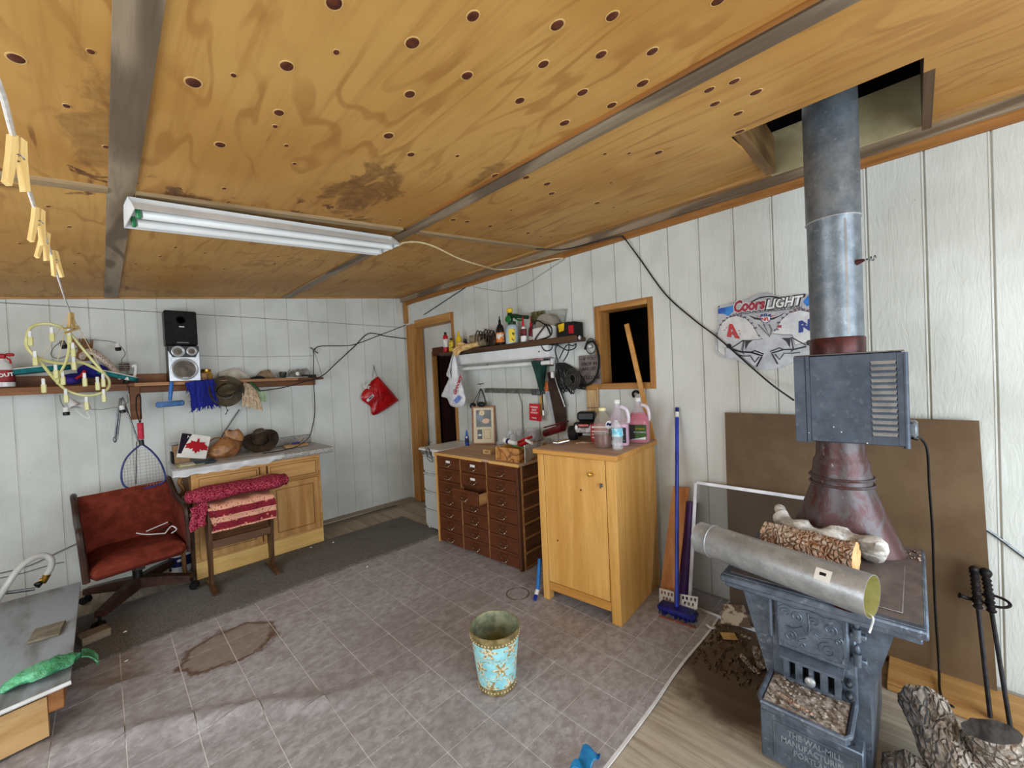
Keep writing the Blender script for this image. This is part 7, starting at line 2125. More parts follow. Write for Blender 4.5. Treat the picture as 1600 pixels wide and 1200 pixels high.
cable('white_cord_wall', [(2.700, 2.161, 1.718), (2.720, 2.182, 1.627), (2.715, 2.179, 1.502), (2.715, 2.151, 1.392), (2.715, 2.109, 1.284), (2.715, 2.086, 1.225)], 0.005, m_wht, 'white cord hanging down in front of the leather sheath')
# coil of black cable
cc = thing('cable_coil', 'hanks of black extension cable hanging in a bundle below the shelf end', 'cable', (2.700, 1.982, 1.469))
cb_ = MB()
c0 = Vector((2.700, 2.100, 1.595))
for k in range(16):
    a = -0.10 - 0.050 * k
    ln_ = 0.24 + 0.06 * (k / 15.0) + rnd.uniform(-.03, .02)
    d_ = Vector((0, -math.sin(-a) * 1.0, -math.cos(a)))
    n_ = Vector((0, d_.z, -d_.y))
    w_ = 0.03 + rnd.random() * 0.02
    x_ = -0.055 + 0.007 * k
    cb_.tube(smooth_path([c0 + Vector((x_, 0, 0)), c0 + d_ * ln_ * 0.5 + n_ * w_ + Vector((x_ - 0.01, 0, 0)), c0 + d_ * ln_ + Vector((x_, 0, 0)), c0 + d_ * ln_ * 0.5 - n_ * w_ + Vector((x_ + 0.01, 0, 0)), c0 + Vector((x_, 0, 0))], 5), 0.0048, 6)
sub(cc, 'hank', cb_, m_cable)
lp = MB()
for P_ in ([(2.690, 2.119, 1.602), (2.680, 2.131, 1.715), (2.660, 2.045, 1.786), (2.660, 1.981, 1.770), (2.680, 2.001, 1.678), (2.690, 2.065, 1.604)], [(2.690, 2.103, 1.633), (2.670, 2.010, 1.731), (2.670, 1.946, 1.725), (2.670, 1.914, 1.738), (2.670, 1.929, 1.703), (2.680, 2.019, 1.696), (2.660, 2.113, 1.756)], [(2.600, 2.199, 1.789), (2.600, 2.216, 1.748), (2.600, 2.177, 1.702), (2.600, 2.115, 1.707), (2.600, 2.099, 1.753), (2.600, 2.137, 1.793), (2.600, 2.192, 1.783)]):
    lp.tube(smooth_path(P_, 6), 0.0048, 6)
sub(cc, 'loose_loop', lp, m_cable)
rl_ = MB()
for k in range(9):
    r_ = 0.028 + 0.0045 * k
    ctr = Vector((2.660, 1.935, 1.458))
    rl_.tube([ctr + Vector((-0.03 + 0.006 * (k % 4), -r_ * math.cos(t), r_ * 1.35 * math.sin(t))) for t in [2 * math.pi * i / 24 for i in range(24)]], 0.0045, 6, closed=True)
sub(cc, 'round_coil', rl_, MAT('grey_black_cable', C(70, 66, 60), C(44, 42, 38), 30, rough=0.6))
sub(cc, 'plug', MB().box((2.655, Vector((2.690, 2.166, 1.502)).y - 0.015, Vector((2.690, 2.166, 1.502)).z - 0.03), (2.69, Vector((2.690, 2.166, 1.502)).y + 0.015, Vector((2.690, 2.166, 1.502)).z + 0.025), 0.006), m_wht)
# plaque
pq = thing('welcome_plaque', 'dark slate plaque with raised WELCOME lettering hung by the hatch', 'plaque', (2.750, 1.840, 1.539))
QM = on_right(0, 0, 0.012)
pc = Vector((2.765, 1.844, 1.534))
QM = on_right(pc.y, pc.z, 0.012)
sub(pq, 'slab', MB().box((-0.108, -0.125, 0), (0.092, 0.108, 0.018), 0.004, QM), MAT('slate_brown', C(128, 118, 114), C(106, 96, 94), 20, rough=0.7, bump=0.2))
for t_, z_, s_ in (('IF YOU', 0.080, 0.036), ('DROP IN', 0.038, 0.036), ('AND SIT', -0.002, 0.036), ('WELCOME', -0.072, 0.040)):
    sub(pq, 'lettering', text_mb(t_, s_, 0.002, QM @ T(-0.005, z_, 0.019)), MAT('dark_relief', C(58, 48, 46), C(44, 36, 34), 20, rough=0.6))
rg2 = [Vector((2.740, 1.824, 1.711)) + Vector((0, -0.045 * math.cos(t), 0.060 * math.sin(t))) for t in [2 * math.pi * i / 28 for i in range(28)]]
sub(pq, 'hanger_ring', MB().tube(rg2, 0.006, 6, closed=True), m_steel)
cable('belt_cord', [(2.735, 1.876, 1.690), (2.730, 1.846, 1.738), (2.730, 1.792, 1.743), (2.720, 1.753, 1.685), (2.715, 1.738, 1.584), (2.715, 1.760, 1.486), (2.710, 1.813, 1.423), (2.710, 1.881, 1.399), (2.710, 1.917, 1.404)], 0.009, m_blkm, 'thick black cord draped over the slate plaque')
sub(pq, 'knob', MB().ell((2.740, 1.836, 1.712), (0.018, 0.022, 0.022), 10, 8), m_silv)
# bamboo blind strip
bam = thing('bamboo_strip', 'narrow strip of bamboo blind hanging on the wall below the plaque', 'blind', (2.755, 1.857, 1.154))
for k in range(13):
    t_ = Vector((2.755, 1.888, 1.381)).lerp(Vector((2.755, 1.785, 1.379)), k / 12); b2 = Vector((2.755, 1.892, 1.059)).lerp(Vector((2.755, 1.795, 1.085)), k / 12)
    sub(bam, 'cane', MB().cyl(t_, b2, 0.0055, seg=6), WOOD('bamboo_cane', C(214, 184, 136), C(160, 122, 76), axis=2, scale=30) if k == 0 else bpy.data.materials['bamboo_cane'])
for z_ in (637, 660):
    pass
sub(bam, 'binding', MB().tube([(2.742, 1.887, 1.221), (2.742, 1.773, 1.224)], 0.003, 6), m_grey2)
# leaning lath and the dark bracket behind the jug
ll = MB()
a_, b_ = Vector((2.765, 1.488, 1.824)), Vector((2.660, 1.323, 1.012))
A = frame((a_ + b_) / 2, (-1, -0.1, 0.0), b_ - a_)
ll.cbox((0, 0, 0), ((b_ - a_).length + 0.03, 0.034, 0.016), 0.002, A)
solo('leaning_lath', ll, m_oakh, 'long wooden lath leaning from the oak cupboard up against the hatch', 'lath')
hkd = MB().tube(smooth_path([(2.765, 1.486, 1.308), (2.730, 1.471, 1.339), (2.720, 1.440, 1.353), (2.740, 1.431, 1.338)], 4), 0.009, 8)
solo('dark_bracket', hkd, m_blkm, 'dark bracket on the wall just above the crimson jug', 'bracket')
# scraper with a blue handle between the cabinets
scp = thing('paint_scraper', 'blue-handled scraper with a white band leaning between the two cabinets', 'scraper', (1.980, 1.847, 0.000))
sub(scp, 'handle', MB().tube([Vector((2.075, 1.872, 0.235)), Vector((2.021, 1.857, 0.045))], [0.014, 0.013], 10), MAT('bright_blue_handle', C(40, 120, 190), C(30, 96, 164), 10, rough=0.35))
sub(scp, 'band', MB().tube([Vector((2.022, 1.858, 0.044)), Vector((1.990, 1.846, 0.022))], [0.0135, 0.0135], 10), m_wht)
sub(scp, 'tip', MB().tube([Vector((1.992, 1.847, 0.021)), Vector((1.957, 1.828, 0.012))], [0.014, 0.011], 10), MAT('deep_blue_tip', C(32, 54, 160), C(22, 40, 130), 10, rough=0.35))

# ================================================================ right: stove, flue, sign, firewood, things leaning on the wall
def m_iron(nm, a, b, c, rough=0.45):
    g = G(nm); v = g.obj()
    n = g.noise(v, 13, 6, 0.7)
    col = g.mix(g.ramp(n, 0.35, 0.65), a, b)
    col = g.mix(g.ramp(g.noise(v, 34, 4, 0.7), 0.56, 0.72, 0, 0.55), col, c)
    return g.out(col, rough, 0.45, g.bump(g.noise(v, 120, 3), 0.25, 0.002), Specular_IOR_Level=0.5)
m_castiron = m_iron('dusty_cast_iron', C(108, 118, 132), C(80, 89, 102), C(160, 166, 172))
m_irond = m_iron('dark_cast_iron', C(52, 56, 62), C(32, 34, 40), C(84, 88, 92))
m_galv = m_iron('dull_galvanised', C(126, 132, 138), C(98, 106, 114), C(158, 164, 168), 0.4)
m_galvl = m_iron('bright_galvanised', C(184, 186, 188), C(158, 160, 162), C(206, 206, 206), 0.38)
m_boxm = m_iron('blue_grey_steel', C(78, 86, 98), C(62, 70, 82), C(104, 110, 118), 0.5)
m_plate = m_iron('rust_dusted_top', C(136, 126, 122), C(112, 104, 104), C(150, 112, 88), 0.5)
def m_rusty(nm, a, b, c):
    g = G(nm); v = g.obj()
    n = g.noise(g.mapping(v, (1, 1, 0.6)), 11, 6, 0.7, 0.6)
    col = g.mix(g.ramp(n, 0.44, 0.56), a, b)
    col = g.mix(g.ramp(g.noise(g.mapping(v, (1, 1, 0.35)), 30, 5, 0.7), 0.64, 0.72, 0, 0.6), col, c)
    return g.out(col, 0.38, 0.35, g.bump(n, 0.3, 0.006), Specular_IOR_Level=0.5)
m_boot = m_rusty('maroon_scaled_flue', C(82, 50, 50), C(88, 80, 82), C(176, 168, 166))
m_collar = m_rusty('maroon_collar', C(86, 40, 38), C(64, 32, 32), C(130, 90, 80))
def m_barkf(nm, a, b, c, axis=0):
    g = G(nm); v = g.obj()
    st = [1, 1, 1]; st[axis] = 0.36
    mv = g.mapping(v, tuple(st))
    wv_ = g.n('ShaderNodeVectorMath', operation='ADD'); g.set(wv_.inputs[0], mv)
    ns_ = g.n('ShaderNodeTexNoise'); g.set(ns_.inputs['Vector'], mv); ns_.inputs['Scale'].default_value = 16
    sc_ = g.n('ShaderNodeVectorMath', operation='SCALE'); g.set(sc_.inputs[0], ns_.outputs['Color']); sc_.inputs['Scale'].default_value = 0.05
    g.set(wv_.inputs[1], sc_.outputs['Vector'])
    vo = g.voro(wv_.outputs['Vector'], 52, 'DISTANCE_TO_EDGE')
    n = g.noise(mv, 30, 6, 0.75, 0.8)
    col = g.mix(g.ramp(n, 0.38, 0.6), a, c)
    col = g.mix(g.ramp(vo, 0.0, 0.09, 0.55, 0), col, b)
    return g.out(col, 0.9, 0, g.bump(g.math('ADD', g.ramp(vo, 0.0, 0.25), g.math('MULTIPLY', n, 0.8)), 1.0, 0.02), Specular_IOR_Level=0.15)
m_barko = m_barkf('orange_bark', C(196, 144, 108), C(124, 66, 38), C(222, 200, 178))
m_barkg = m_barkf('grey_bark', C(150, 128, 108), C(64, 46, 36), C(206, 196, 184))
m_cut = MAT('grey_cut_end', C(104, 100, 96), C(58, 56, 54), 9, stretch=(1, 3, 1), rough=0.9)
m_cuty = MAT('fresh_cut_wood', C(222, 182, 128), C(196, 150, 96), 16, rough=0.8)

# ---- flue: pipe, heat box, boot
PX, PY = 2.275, 0.243
pipe = thing('stove_pipe', 'tall dull grey stove pipe rising from the heat box into the ceiling opening', 'pipe', (PX, PY, 1.53))
PR = 0.0935
sub(pipe, 'lower_section', MB().lathe([(PR, 1.602), (PR, 2.10), (PR + 0.002, 2.104), (PR + 0.002, 2.112)], 36, T(PX, PY, 0)), m_galv)
sub(pipe, 'upper_section', MB().lathe([(PR + 0.003, 2.1125), (PR + 0.003, 2.74)], 36, T(PX, PY, 0)), m_galv)
sub(pipe, 'bead', MB().lathe([(PR + 0.003, 2.106), (PR + 0.0065, 2.110), (PR + 0.003, 2.114)], 36, T(PX, PY, 0)), m_galvl)
sub(pipe, 'seam', MB().box((PX - PR * 0.86 - 0.002, PY - PR * 0.52 - 0.004, 1.61), (PX - PR * 0.84, PY - PR * 0.52 + 0.004, 2.09)), m_galvl)
sub(pipe, 'collar', MB().lathe([(PR + 0.004, 1.528), (PR + 0.005, 1.595), (PR + 0.001, 1.6015)], 36, T(PX, PY, 0)), m_collar)
dp = Vector((PX - 0.05, PY - PR * 0.86, 1.905))
dmp = sub(pipe, 'damper_rod', MB().tube([dp, dp + Vector((-0.012, -0.022, 0.002))], [0.012, 0.006], 8), m_collar)
hl = [dp + Vector((-0.010, -0.02 - 0.008, 0.0)) + Vector((0.0012 * k - 0.010 * k / 20, -0.0022 * k, 0.0004 * k)) + Vector((0.008 * math.cos(k * 1.15), 0, 0.010 * math.sin(k * 1.15))) * (0.4 + 0.6 * min(1, k / 8)) for k in range(15)]
sub(dmp, 'coil_handle', MB().tube(smooth_path(hl, 3), 0.0022, 5), m_steel)

bxh = thing('heat_box', 'blue-grey louvred heat reclaimer box fitted around the stove pipe', 'heater box', (PX, 0.205, 1.158))
HX0, HX1, HY0, HY1, HZ0, HZ1 = 2.150, 2.415, 0.030, 0.380, 1.158, 1.527
sub(bxh, 'casing', MB().box((HX0 + 0.004, HY0 + 0.002, HZ0), (HX1, HY1, HZ1), 0.010), m_boxm)
fp = MB()
LY0, LY1 = 0.052, 0.128
lz = [HZ0 + 0.040 + k * 0.0235 for k in range(13)]
fp.box((HX0, HY0, HZ0 + 0.004), (HX0 + 0.0035, LY0, HZ1 - 0.004), 0.001)
fp.box((HX0, LY1, HZ0 + 0.004), (HX0 + 0.0035, HY1 - 0.055, HZ1 - 0.004), 0.001)
zc = [HZ0 + 0.004] + [z for l in lz for z in (l, l + 0.011)] + [HZ1 - 0.004]
for k in range(0, len(zc), 2):
    fp.box((HX0, LY0, zc[k]), (HX0 + 0.0035, LY1, zc[k + 1]))
sub(bxh, 'front_plate', fp, m_boxm, smooth=False)
sub(bxh, 'side_flange', MB().box((HX0 - 0.002, HY1 - 0.054, HZ0 - 0.004), (HX0 + 0.0035, HY1 - 0.040, HZ1), 0.001).box((HX0, HY1 - 0.039, HZ0 - 0.004), (HX0 + 0.0035, HY1 + 0.002, HZ1), 0.001), m_boxm)
for l in lz:
    sub(bxh, 'louvre', MB().add([(HX0 - 0.0005, LY0, l + 0.012), (HX0 - 0.0005, LY1, l + 0.012), (HX0 - 0.010, LY1 - 0.004, l), (HX0 - 0.010, LY0 + 0.004, l), (HX0 + 0.001, LY0, l + 0.014), (HX0 + 0.001, LY1, l + 0.014), (HX0 - 0.008, LY1 - 0.004, l), (HX0 - 0.008, LY0 + 0.004, l)],
        [(0, 1, 2, 3), (7, 6, 5, 4), (0, 3, 7, 4), (1, 5, 6, 2), (0, 4, 5, 1), (3, 2, 6, 7)]), m_galvl, smooth=False)
sub(bxh, 'corner_roll', MB().cyl((HX0 + 0.008, HY0 - 0.001, HZ0 - 0.006), (HX0 + 0.008, HY0 - 0.001, HZ1 - 0.004), 0.010, seg=10), m_boxm)
for k in range(11):
    sub(bxh, 'side_louvre', MB().ell((HX0 + 0.085, HY0 - 0.003, HZ0 + 0.05 + k * 0.028), (0.055, 0.008, 0.006), 10, 5), m_galvl)
sub(bxh, 'top_rim', MB().box((HX0 - 0.001, HY0, HZ1 + 0.0005), (HX1, HY1, HZ1 + 0.005), 0.002), m_plate)
sub(bxh, 'motor_housing', MB().box((HX0 + 0.03, HY0 - 0.032, HZ0 + 0.035), (HX0 + 0.12, HY0 - 0.003, HZ0 + 0.095), 0.008), m_galv)
sc_ = MB()
for (y_, z_) in ((0.335, 1.195), (0.225, 1.205), (0.145, 1.165), (0.25, 1.225)):
    sc_.ell((HX0 - 0.0008, y_, z_), (0.002, 0.0035, 0.0035), 8, 5)
sub(bxh, 'screws', sc_, m_galvl)
bt = thing('flue_boot', 'rust-maroon flared flue boot between the heat box and the stove top', 'flue', (PX, PY, 0.692))
def boot(u, v):
    a = u * 2 * math.pi
    prof = [(0.0, 0.13, 0.205), (0.08, 0.128, 0.190), (0.30, 0.118, 0.152), (0.55, 0.104, 0.112), (0.62, 0.100, 0.104), (0.66, 0.104, 0.108), (0.72, 0.098, 0.102), (0.80, 0.097, 0.099), (0.84, 0.088, 0.088), (1.0, 0.086, 0.086)]
    for k in range(len(prof) - 1):
        if v <= prof[k + 1][0]:
            t = (v - prof[k][0]) / (prof[k + 1][0] - prof[k][0]); sx_ = prof[k][1] + t * (prof[k + 1][1] - prof[k][1]); sy_ = prof[k][2] + t * (prof[k + 1][2] - prof[k][2]); break
    return (PX + sx_ * math.cos(a), PY + sy_ * math.sin(a), 0.692 + v * 0.464)
sub(bt, 'boot', MB().sheet(boot, 40, 30), m_boot)
for z_ in (0.965, 0.995):
    sub(bt, 'bead', MB().tube([(PX + 0.107 * math.cos(t), PY + 0.112 * math.sin(t), z_) for t in [2 * math.pi * k / 32 for k in range(32)]], 0.006, 6, closed=True), m_boot)

# ---- cast iron stove
st = thing('iron_stove', 'old blue-grey cast iron box stove with an ornate door and ash ledge', 'stove', (2.05, 0.28, 0))
SX0, SX1, SY0, SY1 = 1.682, 2.410, -0.012, 0.566
sub(st, 'top_plate', MB().box((SX0, SY0, 0.655), (SX1, SY1, 0.684), 0.006).box((SX0 + 0.008, SY0 + 0.008, 0.684), (SX1 - 0.008, SY1 - 0.008, 0.6885), 0.001).box((SX0 + 0.014, SY0 + 0.014, 0.634), (SX1 - 0.014, SY1 - 0.014, 0.655), 0.004), m_castiron)
sub(st, 'top_surface', MB().box((SX0 + 0.03, SY0 + 0.012, 0.6886), (SX1 - 0.012, SY1 - 0.03, 0.6904)), m_plate)
for (a, b, c, d) in ((1.75, 2.16, 0.045, 0.255), (1.75, 2.16, 0.262, 0.48)):
    sub(st, 'lid_plate', MB().box((a, c, 0.6905), (b, d, 0.6945), 0.002), m_plate)
Mst = Matrix(((0, 0, 1, 0), (1, 0, 0, 0), (0, 1, 0, 0), (0, 0, 0, 1)))
body = [(0.056, 0.633), (0.53, 0.633), (0.44, 0.28), (0.46, 0.0), (0.135, 0.0), (0.133, 0.345)]
sub(st, 'body', MB().prism(body, 1.80, 2.34, Mst), m_castiron, smooth=False)
sub(st, 'door_surround', MB().box((1.768, 0.165, 0.29), (1.7995, 0.415, 0.632), 0.004), m_castiron)
dor = sub(st, 'door', MB().box((1.742, 0.180, 0.443), (1.7675, 0.392, 0.622), 0.006), m_castiron)
scr = MB()
def spiral(cy, cz, r, turns, sgn, a0):
    pts = []
    for k in range(22):
        t = k / 21
        a = a0 + sgn * turns * 2 * math.pi * t
        pts.append((1.7405, cy + r * (1 - 0.85 * t) * math.cos(a), cz + r * (1 - 0.85 * t) * math.sin(a)))
    scr.tube(pts, 0.0026, 5)
for (cy, cz, r, tn, sg, a0) in ((0.360, 0.580, 0.019, 1.5, 1, -1.2), (0.328, 0.578, 0.018, 1.5, -1, 4.2), (0.275, 0.575, 0.019, 1.5, 1, -1.0), (0.230, 0.568, 0.020, 1.5, -1, 4.0), (0.348, 0.500, 0.023, 1.6, 1, 1.0), (0.238, 0.492, 0.027, 1.7, -1, 1.6), (0.312, 0.478, 0.012, 1.2, 1, 0), (0.208, 0.535, 0.013, 1.2, 1, 2)):
    spiral(cy, cz, r, tn, sg, a0)
for P_ in ([(0.293, 0.602), (0.290, 0.560), (0.293, 0.52)], [(0.293, 0.52), (0.302, 0.545), (0.312, 0.560)], [(0.293, 0.52), (0.284, 0.545), (0.272, 0.555)], [(0.312, 0.545), (0.335, 0.53), (0.360, 0.53)], [(0.275, 0.535), (0.255, 0.525), (0.225, 0.535)], [(0.300, 0.505), (0.318, 0.495), (0.325, 0.475)]):
    scr.tube(smooth_path([(1.7405, a, b) for a, b in P_], 4), 0.0028, 5)
bord = [(0.196, 0.600), (0.215, 0.608), (0.245, 0.604), (0.293, 0.612), (0.330, 0.604), (0.365, 0.608), (0.382, 0.595), (0.378, 0.560), (0.384, 0.525), (0.378, 0.495), (0.384, 0.468), (0.360, 0.460), (0.320, 0.462), (0.293, 0.455), (0.260, 0.462), (0.225, 0.456), (0.200, 0.462), (0.192, 0.490), (0.196, 0.530), (0.190, 0.565)]
scr.tube([(1.7410, a, b) for a, b in bord], 0.0022, 5, closed=True)
sub(dor, 'scroll_relief', scr, m_castiron)
for z_ in (0.585, 0.500):
    hg = MB().cyl((1.750, 0.160, z_ - 0.030), (1.750, 0.160, z_ + 0.012), 0.012, seg=10).ell((1.750, 0.160, z_ + 0.026), (0.009, 0.009, 0.016), 10, 6).box((1.746, 0.135, z_ - 0.022), (1.768, 0.178, z_ - 0.006), 0.003)
    sub(st, 'hinge', hg, m_castiron)
sub(st, 'door_latch', MB().cyl((1.75, 0.412, 0.47), (1.75, 0.412, 0.615), 0.007, seg=8).ell((1.742, 0.418, 0.625), (0.018, 0.016, 0.012), 10, 6), m_castiron)
gd = MB()
GY0, GY1, GZ0, GZ1 = 0.205, 0.372, 0.335, 0.425
sl_ = [0.222, 0.262, 0.295, 0.335]
gd.box((1.732, GY0, GZ0), (1.7675, GY1, GZ0 + 0.010)).box((1.732, GY0, GZ1 - 0.020), (1.7675, GY1, GZ1))
pr_ = GY0
for s_ in sl_:
    gd.box((1.732, pr_, GZ0 + 0.010), (1.7675, s_, GZ1 - 0.020))
    pr_ = s_ + 0.019
gd.box((1.732, pr_, GZ0 + 0.010), (1.7675, GY1, GZ1 - 0.020))
gdo = sub(st, 'draught_door', gd, m_castiron, smooth=False)
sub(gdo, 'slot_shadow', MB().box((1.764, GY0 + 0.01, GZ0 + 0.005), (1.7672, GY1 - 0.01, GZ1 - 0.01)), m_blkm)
sub(gdo, 'hood', MB().add([(1.722, GY0 - 0.008, GZ1 - 0.004), (1.722, GY1 + 0.012, GZ1 - 0.004), (1.765, GY1 + 0.012, GZ1 + 0.014), (1.765, GY0 - 0.008, GZ1 + 0.014), (1.722, GY0 - 0.008, GZ1 - 0.012), (1.722, GY1 + 0.012, GZ1 - 0.012), (1.765, GY1 + 0.012, GZ1 + 0.001), (1.765, GY0 - 0.008, GZ1 + 0.001)],
    [(0, 1, 2, 3), (7, 6, 5, 4), (0, 4, 5, 1), (1, 5, 6, 2), (2, 6, 7, 3), (3, 7, 4, 0)]), m_castiron, smooth=False)
sub(gdo, 'knob', MB().lathe([(0.007, 0), (0.006, 0.008), (0.015, 0.014), (0.016, 0.024), (0.008, 0.030), (0, 0.031)], 16, frame((1.732, 0.288, 0.372), (-1, 0, 0))), m_galvl)
for z_ in (0.395, 0.352):
    sub(st, 'small_hinge', MB().ell((1.752, 0.185, z_), (0.018, 0.012, 0.014), 10, 6), m_irond)
led = [(-0.115, -0.19), (0.115, -0.19), (0.125, -0.17), (0.125, 0.0), (-0.125, 0.0), (-0.125, -0.17)]
LM = Matrix(((0, 1, 0, 1.7675), (1, 0, 0, 0.295), (0, 0, 1, 0), (0, 0, 0, 1)))
lg = sub(st, 'ash_ledge', MB().prism(led, 0.298, 0.318, LM), m_castiron, smooth=False)
rim = MB()
rim.tube([(LM @ Vector((p[0], p[1], 0.322))) for p in [led[4], led[5], led[0], led[1], led[2], led[3]]], 0.0085, 8)
sub(lg, 'rim', rim, m_castiron)
ash = MB().sheet(lambda u, v: LM @ Vector((-0.112 + 0.224 * u, -0.178 + 0.172 * v, 0.3215 + 0.006 * noise.noise((u * 9, v * 8, 2)))), 24, 18)
for k in range(70):
    c_ = LM @ Vector((rnd.uniform(-.10, .10), rnd.uniform(-.165, -.02), 0.326))
    ash.ell(c_, (rnd.uniform(.003, .008), rnd.uniform(.003, .008), rnd.uniform(.002, .005)), 6, 4)
sub(lg, 'ash_litter', ash, MAT('ash_and_chips', C(178, 168, 158), C(106, 88, 74), 60, rough=0.95, bump=0.6))['kind'] = 'stuff'
chip = MB().tube([LM @ Vector((0.075, -0.13, 0.334)), LM @ Vector((0.02, -0.155, 0.338)), LM @ Vector((-0.03, -0.165, 0.336))], [0.005, 0.009, 0.005], 6, flat=0.6)
sub(lg, 'bark_chip', chip, m_barko)
sub(st, 'ledge_support', MB().prism([(1.7995, 0.19), (1.7995, 0.297), (1.60, 0.297), (1.655, 0.255), (1.70, 0.235), (1.745, 0.19)], 0.172, 0.418, Matrix(((1, 0, 0, 0), (0, 0, 1, 0), (0, 1, 0, 0), (0, 0, 0, 1)))), m_irond, smooth=False)
bp = sub(st, 'base_plate', MB().box((1.722, 0.150, 0.0), (1.7995, 0.452, 0.188), 0.004), m_castiron)
BPM = Matrix(((0, 0, -1, 1.7215), (-1, 0, 0, 0.293), (0, 1, 0, 0.0), (0, 0, 0, 1)))
pf_ = MB()
for (a, b, c, d) in ((-0.115, 0.13, 0.158, 0.161), (-0.115, -0.112, 0.02, 0.158), (0.127, 0.13, 0.02, 0.158)):
    pf_.box((a, c, 0), (b, d, 0.003), 0, BPM)
sub(bp, 'panel_bead', pf_, m_galv)
bpm = m_iron('relief_iron_lit', C(156, 164, 174), C(128, 136, 148), C(186, 190, 194))  # paler than the stove iron: light caught by the letters painted in
for t_, z_ in (('THE WAL-MILL', 0.138), ('MANUFACTURING', 0.106), ('PORTLAND', 0.074)):
    sub(bp, 'lettering', text_mb(t_, 0.029, 0.0025, BPM @ T(0.008, z_, 0.0), sx=0.82, bold=0.0008), bpm)
sub(st, 'foot', MB().box((1.83, 0.15, -0.011), (1.93, 0.45, 0.0), 0.002), m_irond)

# ---- on the stove top
pp0, pp1 = Vector((1.791, 0.677, 0.768)), Vector((1.645, 0.110, 0.768))
d_ = (pp1 - pp0).normalized()
PA = frame(pp0, d_)
PLN = (pp1 - pp0).length
R_ = 0.0655
lp_ = thing('loose_pipe', 'bright loose galvanised pipe length with a paper sticker lying on the stove top', 'pipe', tuple(pp0.lerp(pp1, 0.5)))
sub(lp_, 'tube', MB().shell([(R_ - 0.003, PLN), (R_ - 0.003, 0.004), (0.0, 0.0035)] if False else [(R_ - 0.004, 0.0), (R_ - 0.002, 0.0), (R_ - 0.002, 0.058), (R_, 0.062), (R_, PLN), (R_ - 0.0015, PLN)], 40, PA), m_galvl)
sub(lp_, 'lining', MB().shell([(R_ - 0.0016, PLN - 0.0005), (R_ - 0.0045, 0.001)], 40, PA), MAT('yellow_zinc_lining', C(208, 204, 140), C(184, 178, 116), 14, rough=0.35, metal=0.3))
sub(lp_, 'bead', MB().tube([PA @ Vector(((R_ + 0.001) * math.cos(t), (R_ + 0.001) * math.sin(t), 0.062)) for t in [2 * math.pi * k / 36 for k in range(36)]], 0.002, 6, closed=True), m_galvl)
stc = Vector((1.581, 0.193, 0.770))
def stick(u, v):
    n_ = Vector((-0.72, -0.50, 0.42)); n_ = (n_ - d_ * n_.dot(d_)).normalized()
    t_ = d_.cross(n_)
    a = (v - 0.5) * 0.60
    c_ = pp0 + d_ * (PLN * 0.775 + u * 0.045)
    return c_ + (n_ * math.cos(a) + t_ * math.sin(a)) * (R_ + 0.0008)
sub(lp_, 'sticker', MB().sheet(stick, 4, 8, 0.0004), m_paper)
def stk2(u, v):
    p = Vector(stick(0.3 + 0.4 * u, 0.30 + 0.25 * v)); c_ = pp0 + d_ * ((p - pp0).dot(d_)); return p + (p - c_).normalized() * 0.0006
sub(lp_, 'sticker_print', MB().sheet(stk2, 3, 4, 0.0003), m_blkm)
sub(lp_, 'label_string', MB().tube(smooth_path([Vector((1.642, 0.119, 0.710)), Vector((1.635, 0.109, 0.705)), Vector((1.672, 0.117, 0.656)), Vector((1.668, 0.122, 0.638))], 4), 0.003, 6), m_wht)

def log(name, label, a, b, r, mat, cutm, seed, group=None, jag=0.18, ecut=True):
    a, b = Vector(a), Vector(b)
    o = thing(name, label, 'log', tuple((a + b) / 2), group=group)
    A = frame(a, b - a)
    L_ = (b - a).length
    def f(u, v):
        t = u * 2 * math.pi
        n_ = noise.noise((math.cos(t) * 2 + seed, math.sin(t) * 2, v * L_ * 7))
        n2 = noise.noise((math.cos(t) * 6 + seed, math.sin(t) * 6, v * L_ * 26))
        q = r * (1 + jag * n_ + 0.09 * n2)
        return A @ Vector((q * math.cos(t), q * math.sin(t), v * L_))
    sub(o, 'bark', MB().sheet(f, 44, 40), mat)
    for v, s in ((0.0, -1), (1.0, 1)):
        ring_ = [Vector(f(k / 44, v)) for k in range(44)]
        c_ = sum(ring_, Vector()) / 44
        mb = MB().add(ring_ + [c_ + (b - a).normalized() * s * 0.002], [(k, (k + 1) % 44, 44) if s > 0 else ((k + 1) % 44, k, 44) for k in range(44)])
        sub(o, 'cut_end', mb, cutm, smooth=False)
    return o
log('bark_log', 'orange-brown barked log lying behind the loose pipe on the stove top', (1.991, 0.477, 0.757), (1.952, 0.172, 0.757), 0.060, m_barko, m_cuty, 1.5)
m_drift = MAT('bleached_driftwood', C(214, 210, 204), C(150, 142, 132), 26, lo=.4, hi=.62, stretch=(1, 0.35, 1), rough=0.85, bump=0.8, bdist=0.01)
dw = thing('driftwood', 'bleached grey knobbly driftwood piece lying behind the barked log', 'driftwood', (2.224, 0.276, 0.750))
DWP = [Vector((2.165, 0.466, 0.800)), Vector((2.124, 0.408, 0.775)), Vector((2.108, 0.316, 0.765)), Vector((2.144, 0.224, 0.760)), Vector((2.124, 0.158, 0.757)), Vector((2.123, 0.098, 0.735))]
dwm = MB().tube(smooth_path(DWP, 5), [0.030, 0.032, 0.034, 0.036, 0.038] + [0.040 + 0.010 * math.sin(k * 0.9) for k in range(16)] + [0.052, 0.055, 0.050, 0.042, 0.026], 14)
for i, v in enumerate(dwm.v):
    dwm.v[i] = v + Vector((noise.noise(v * 22), noise.noise(v * 22 + Vector((5, 0, 0))), noise.noise(v * 22 + Vector((0, 7, 0))))) * 0.016
sub(dw, 'trunk', dwm, m_drift)
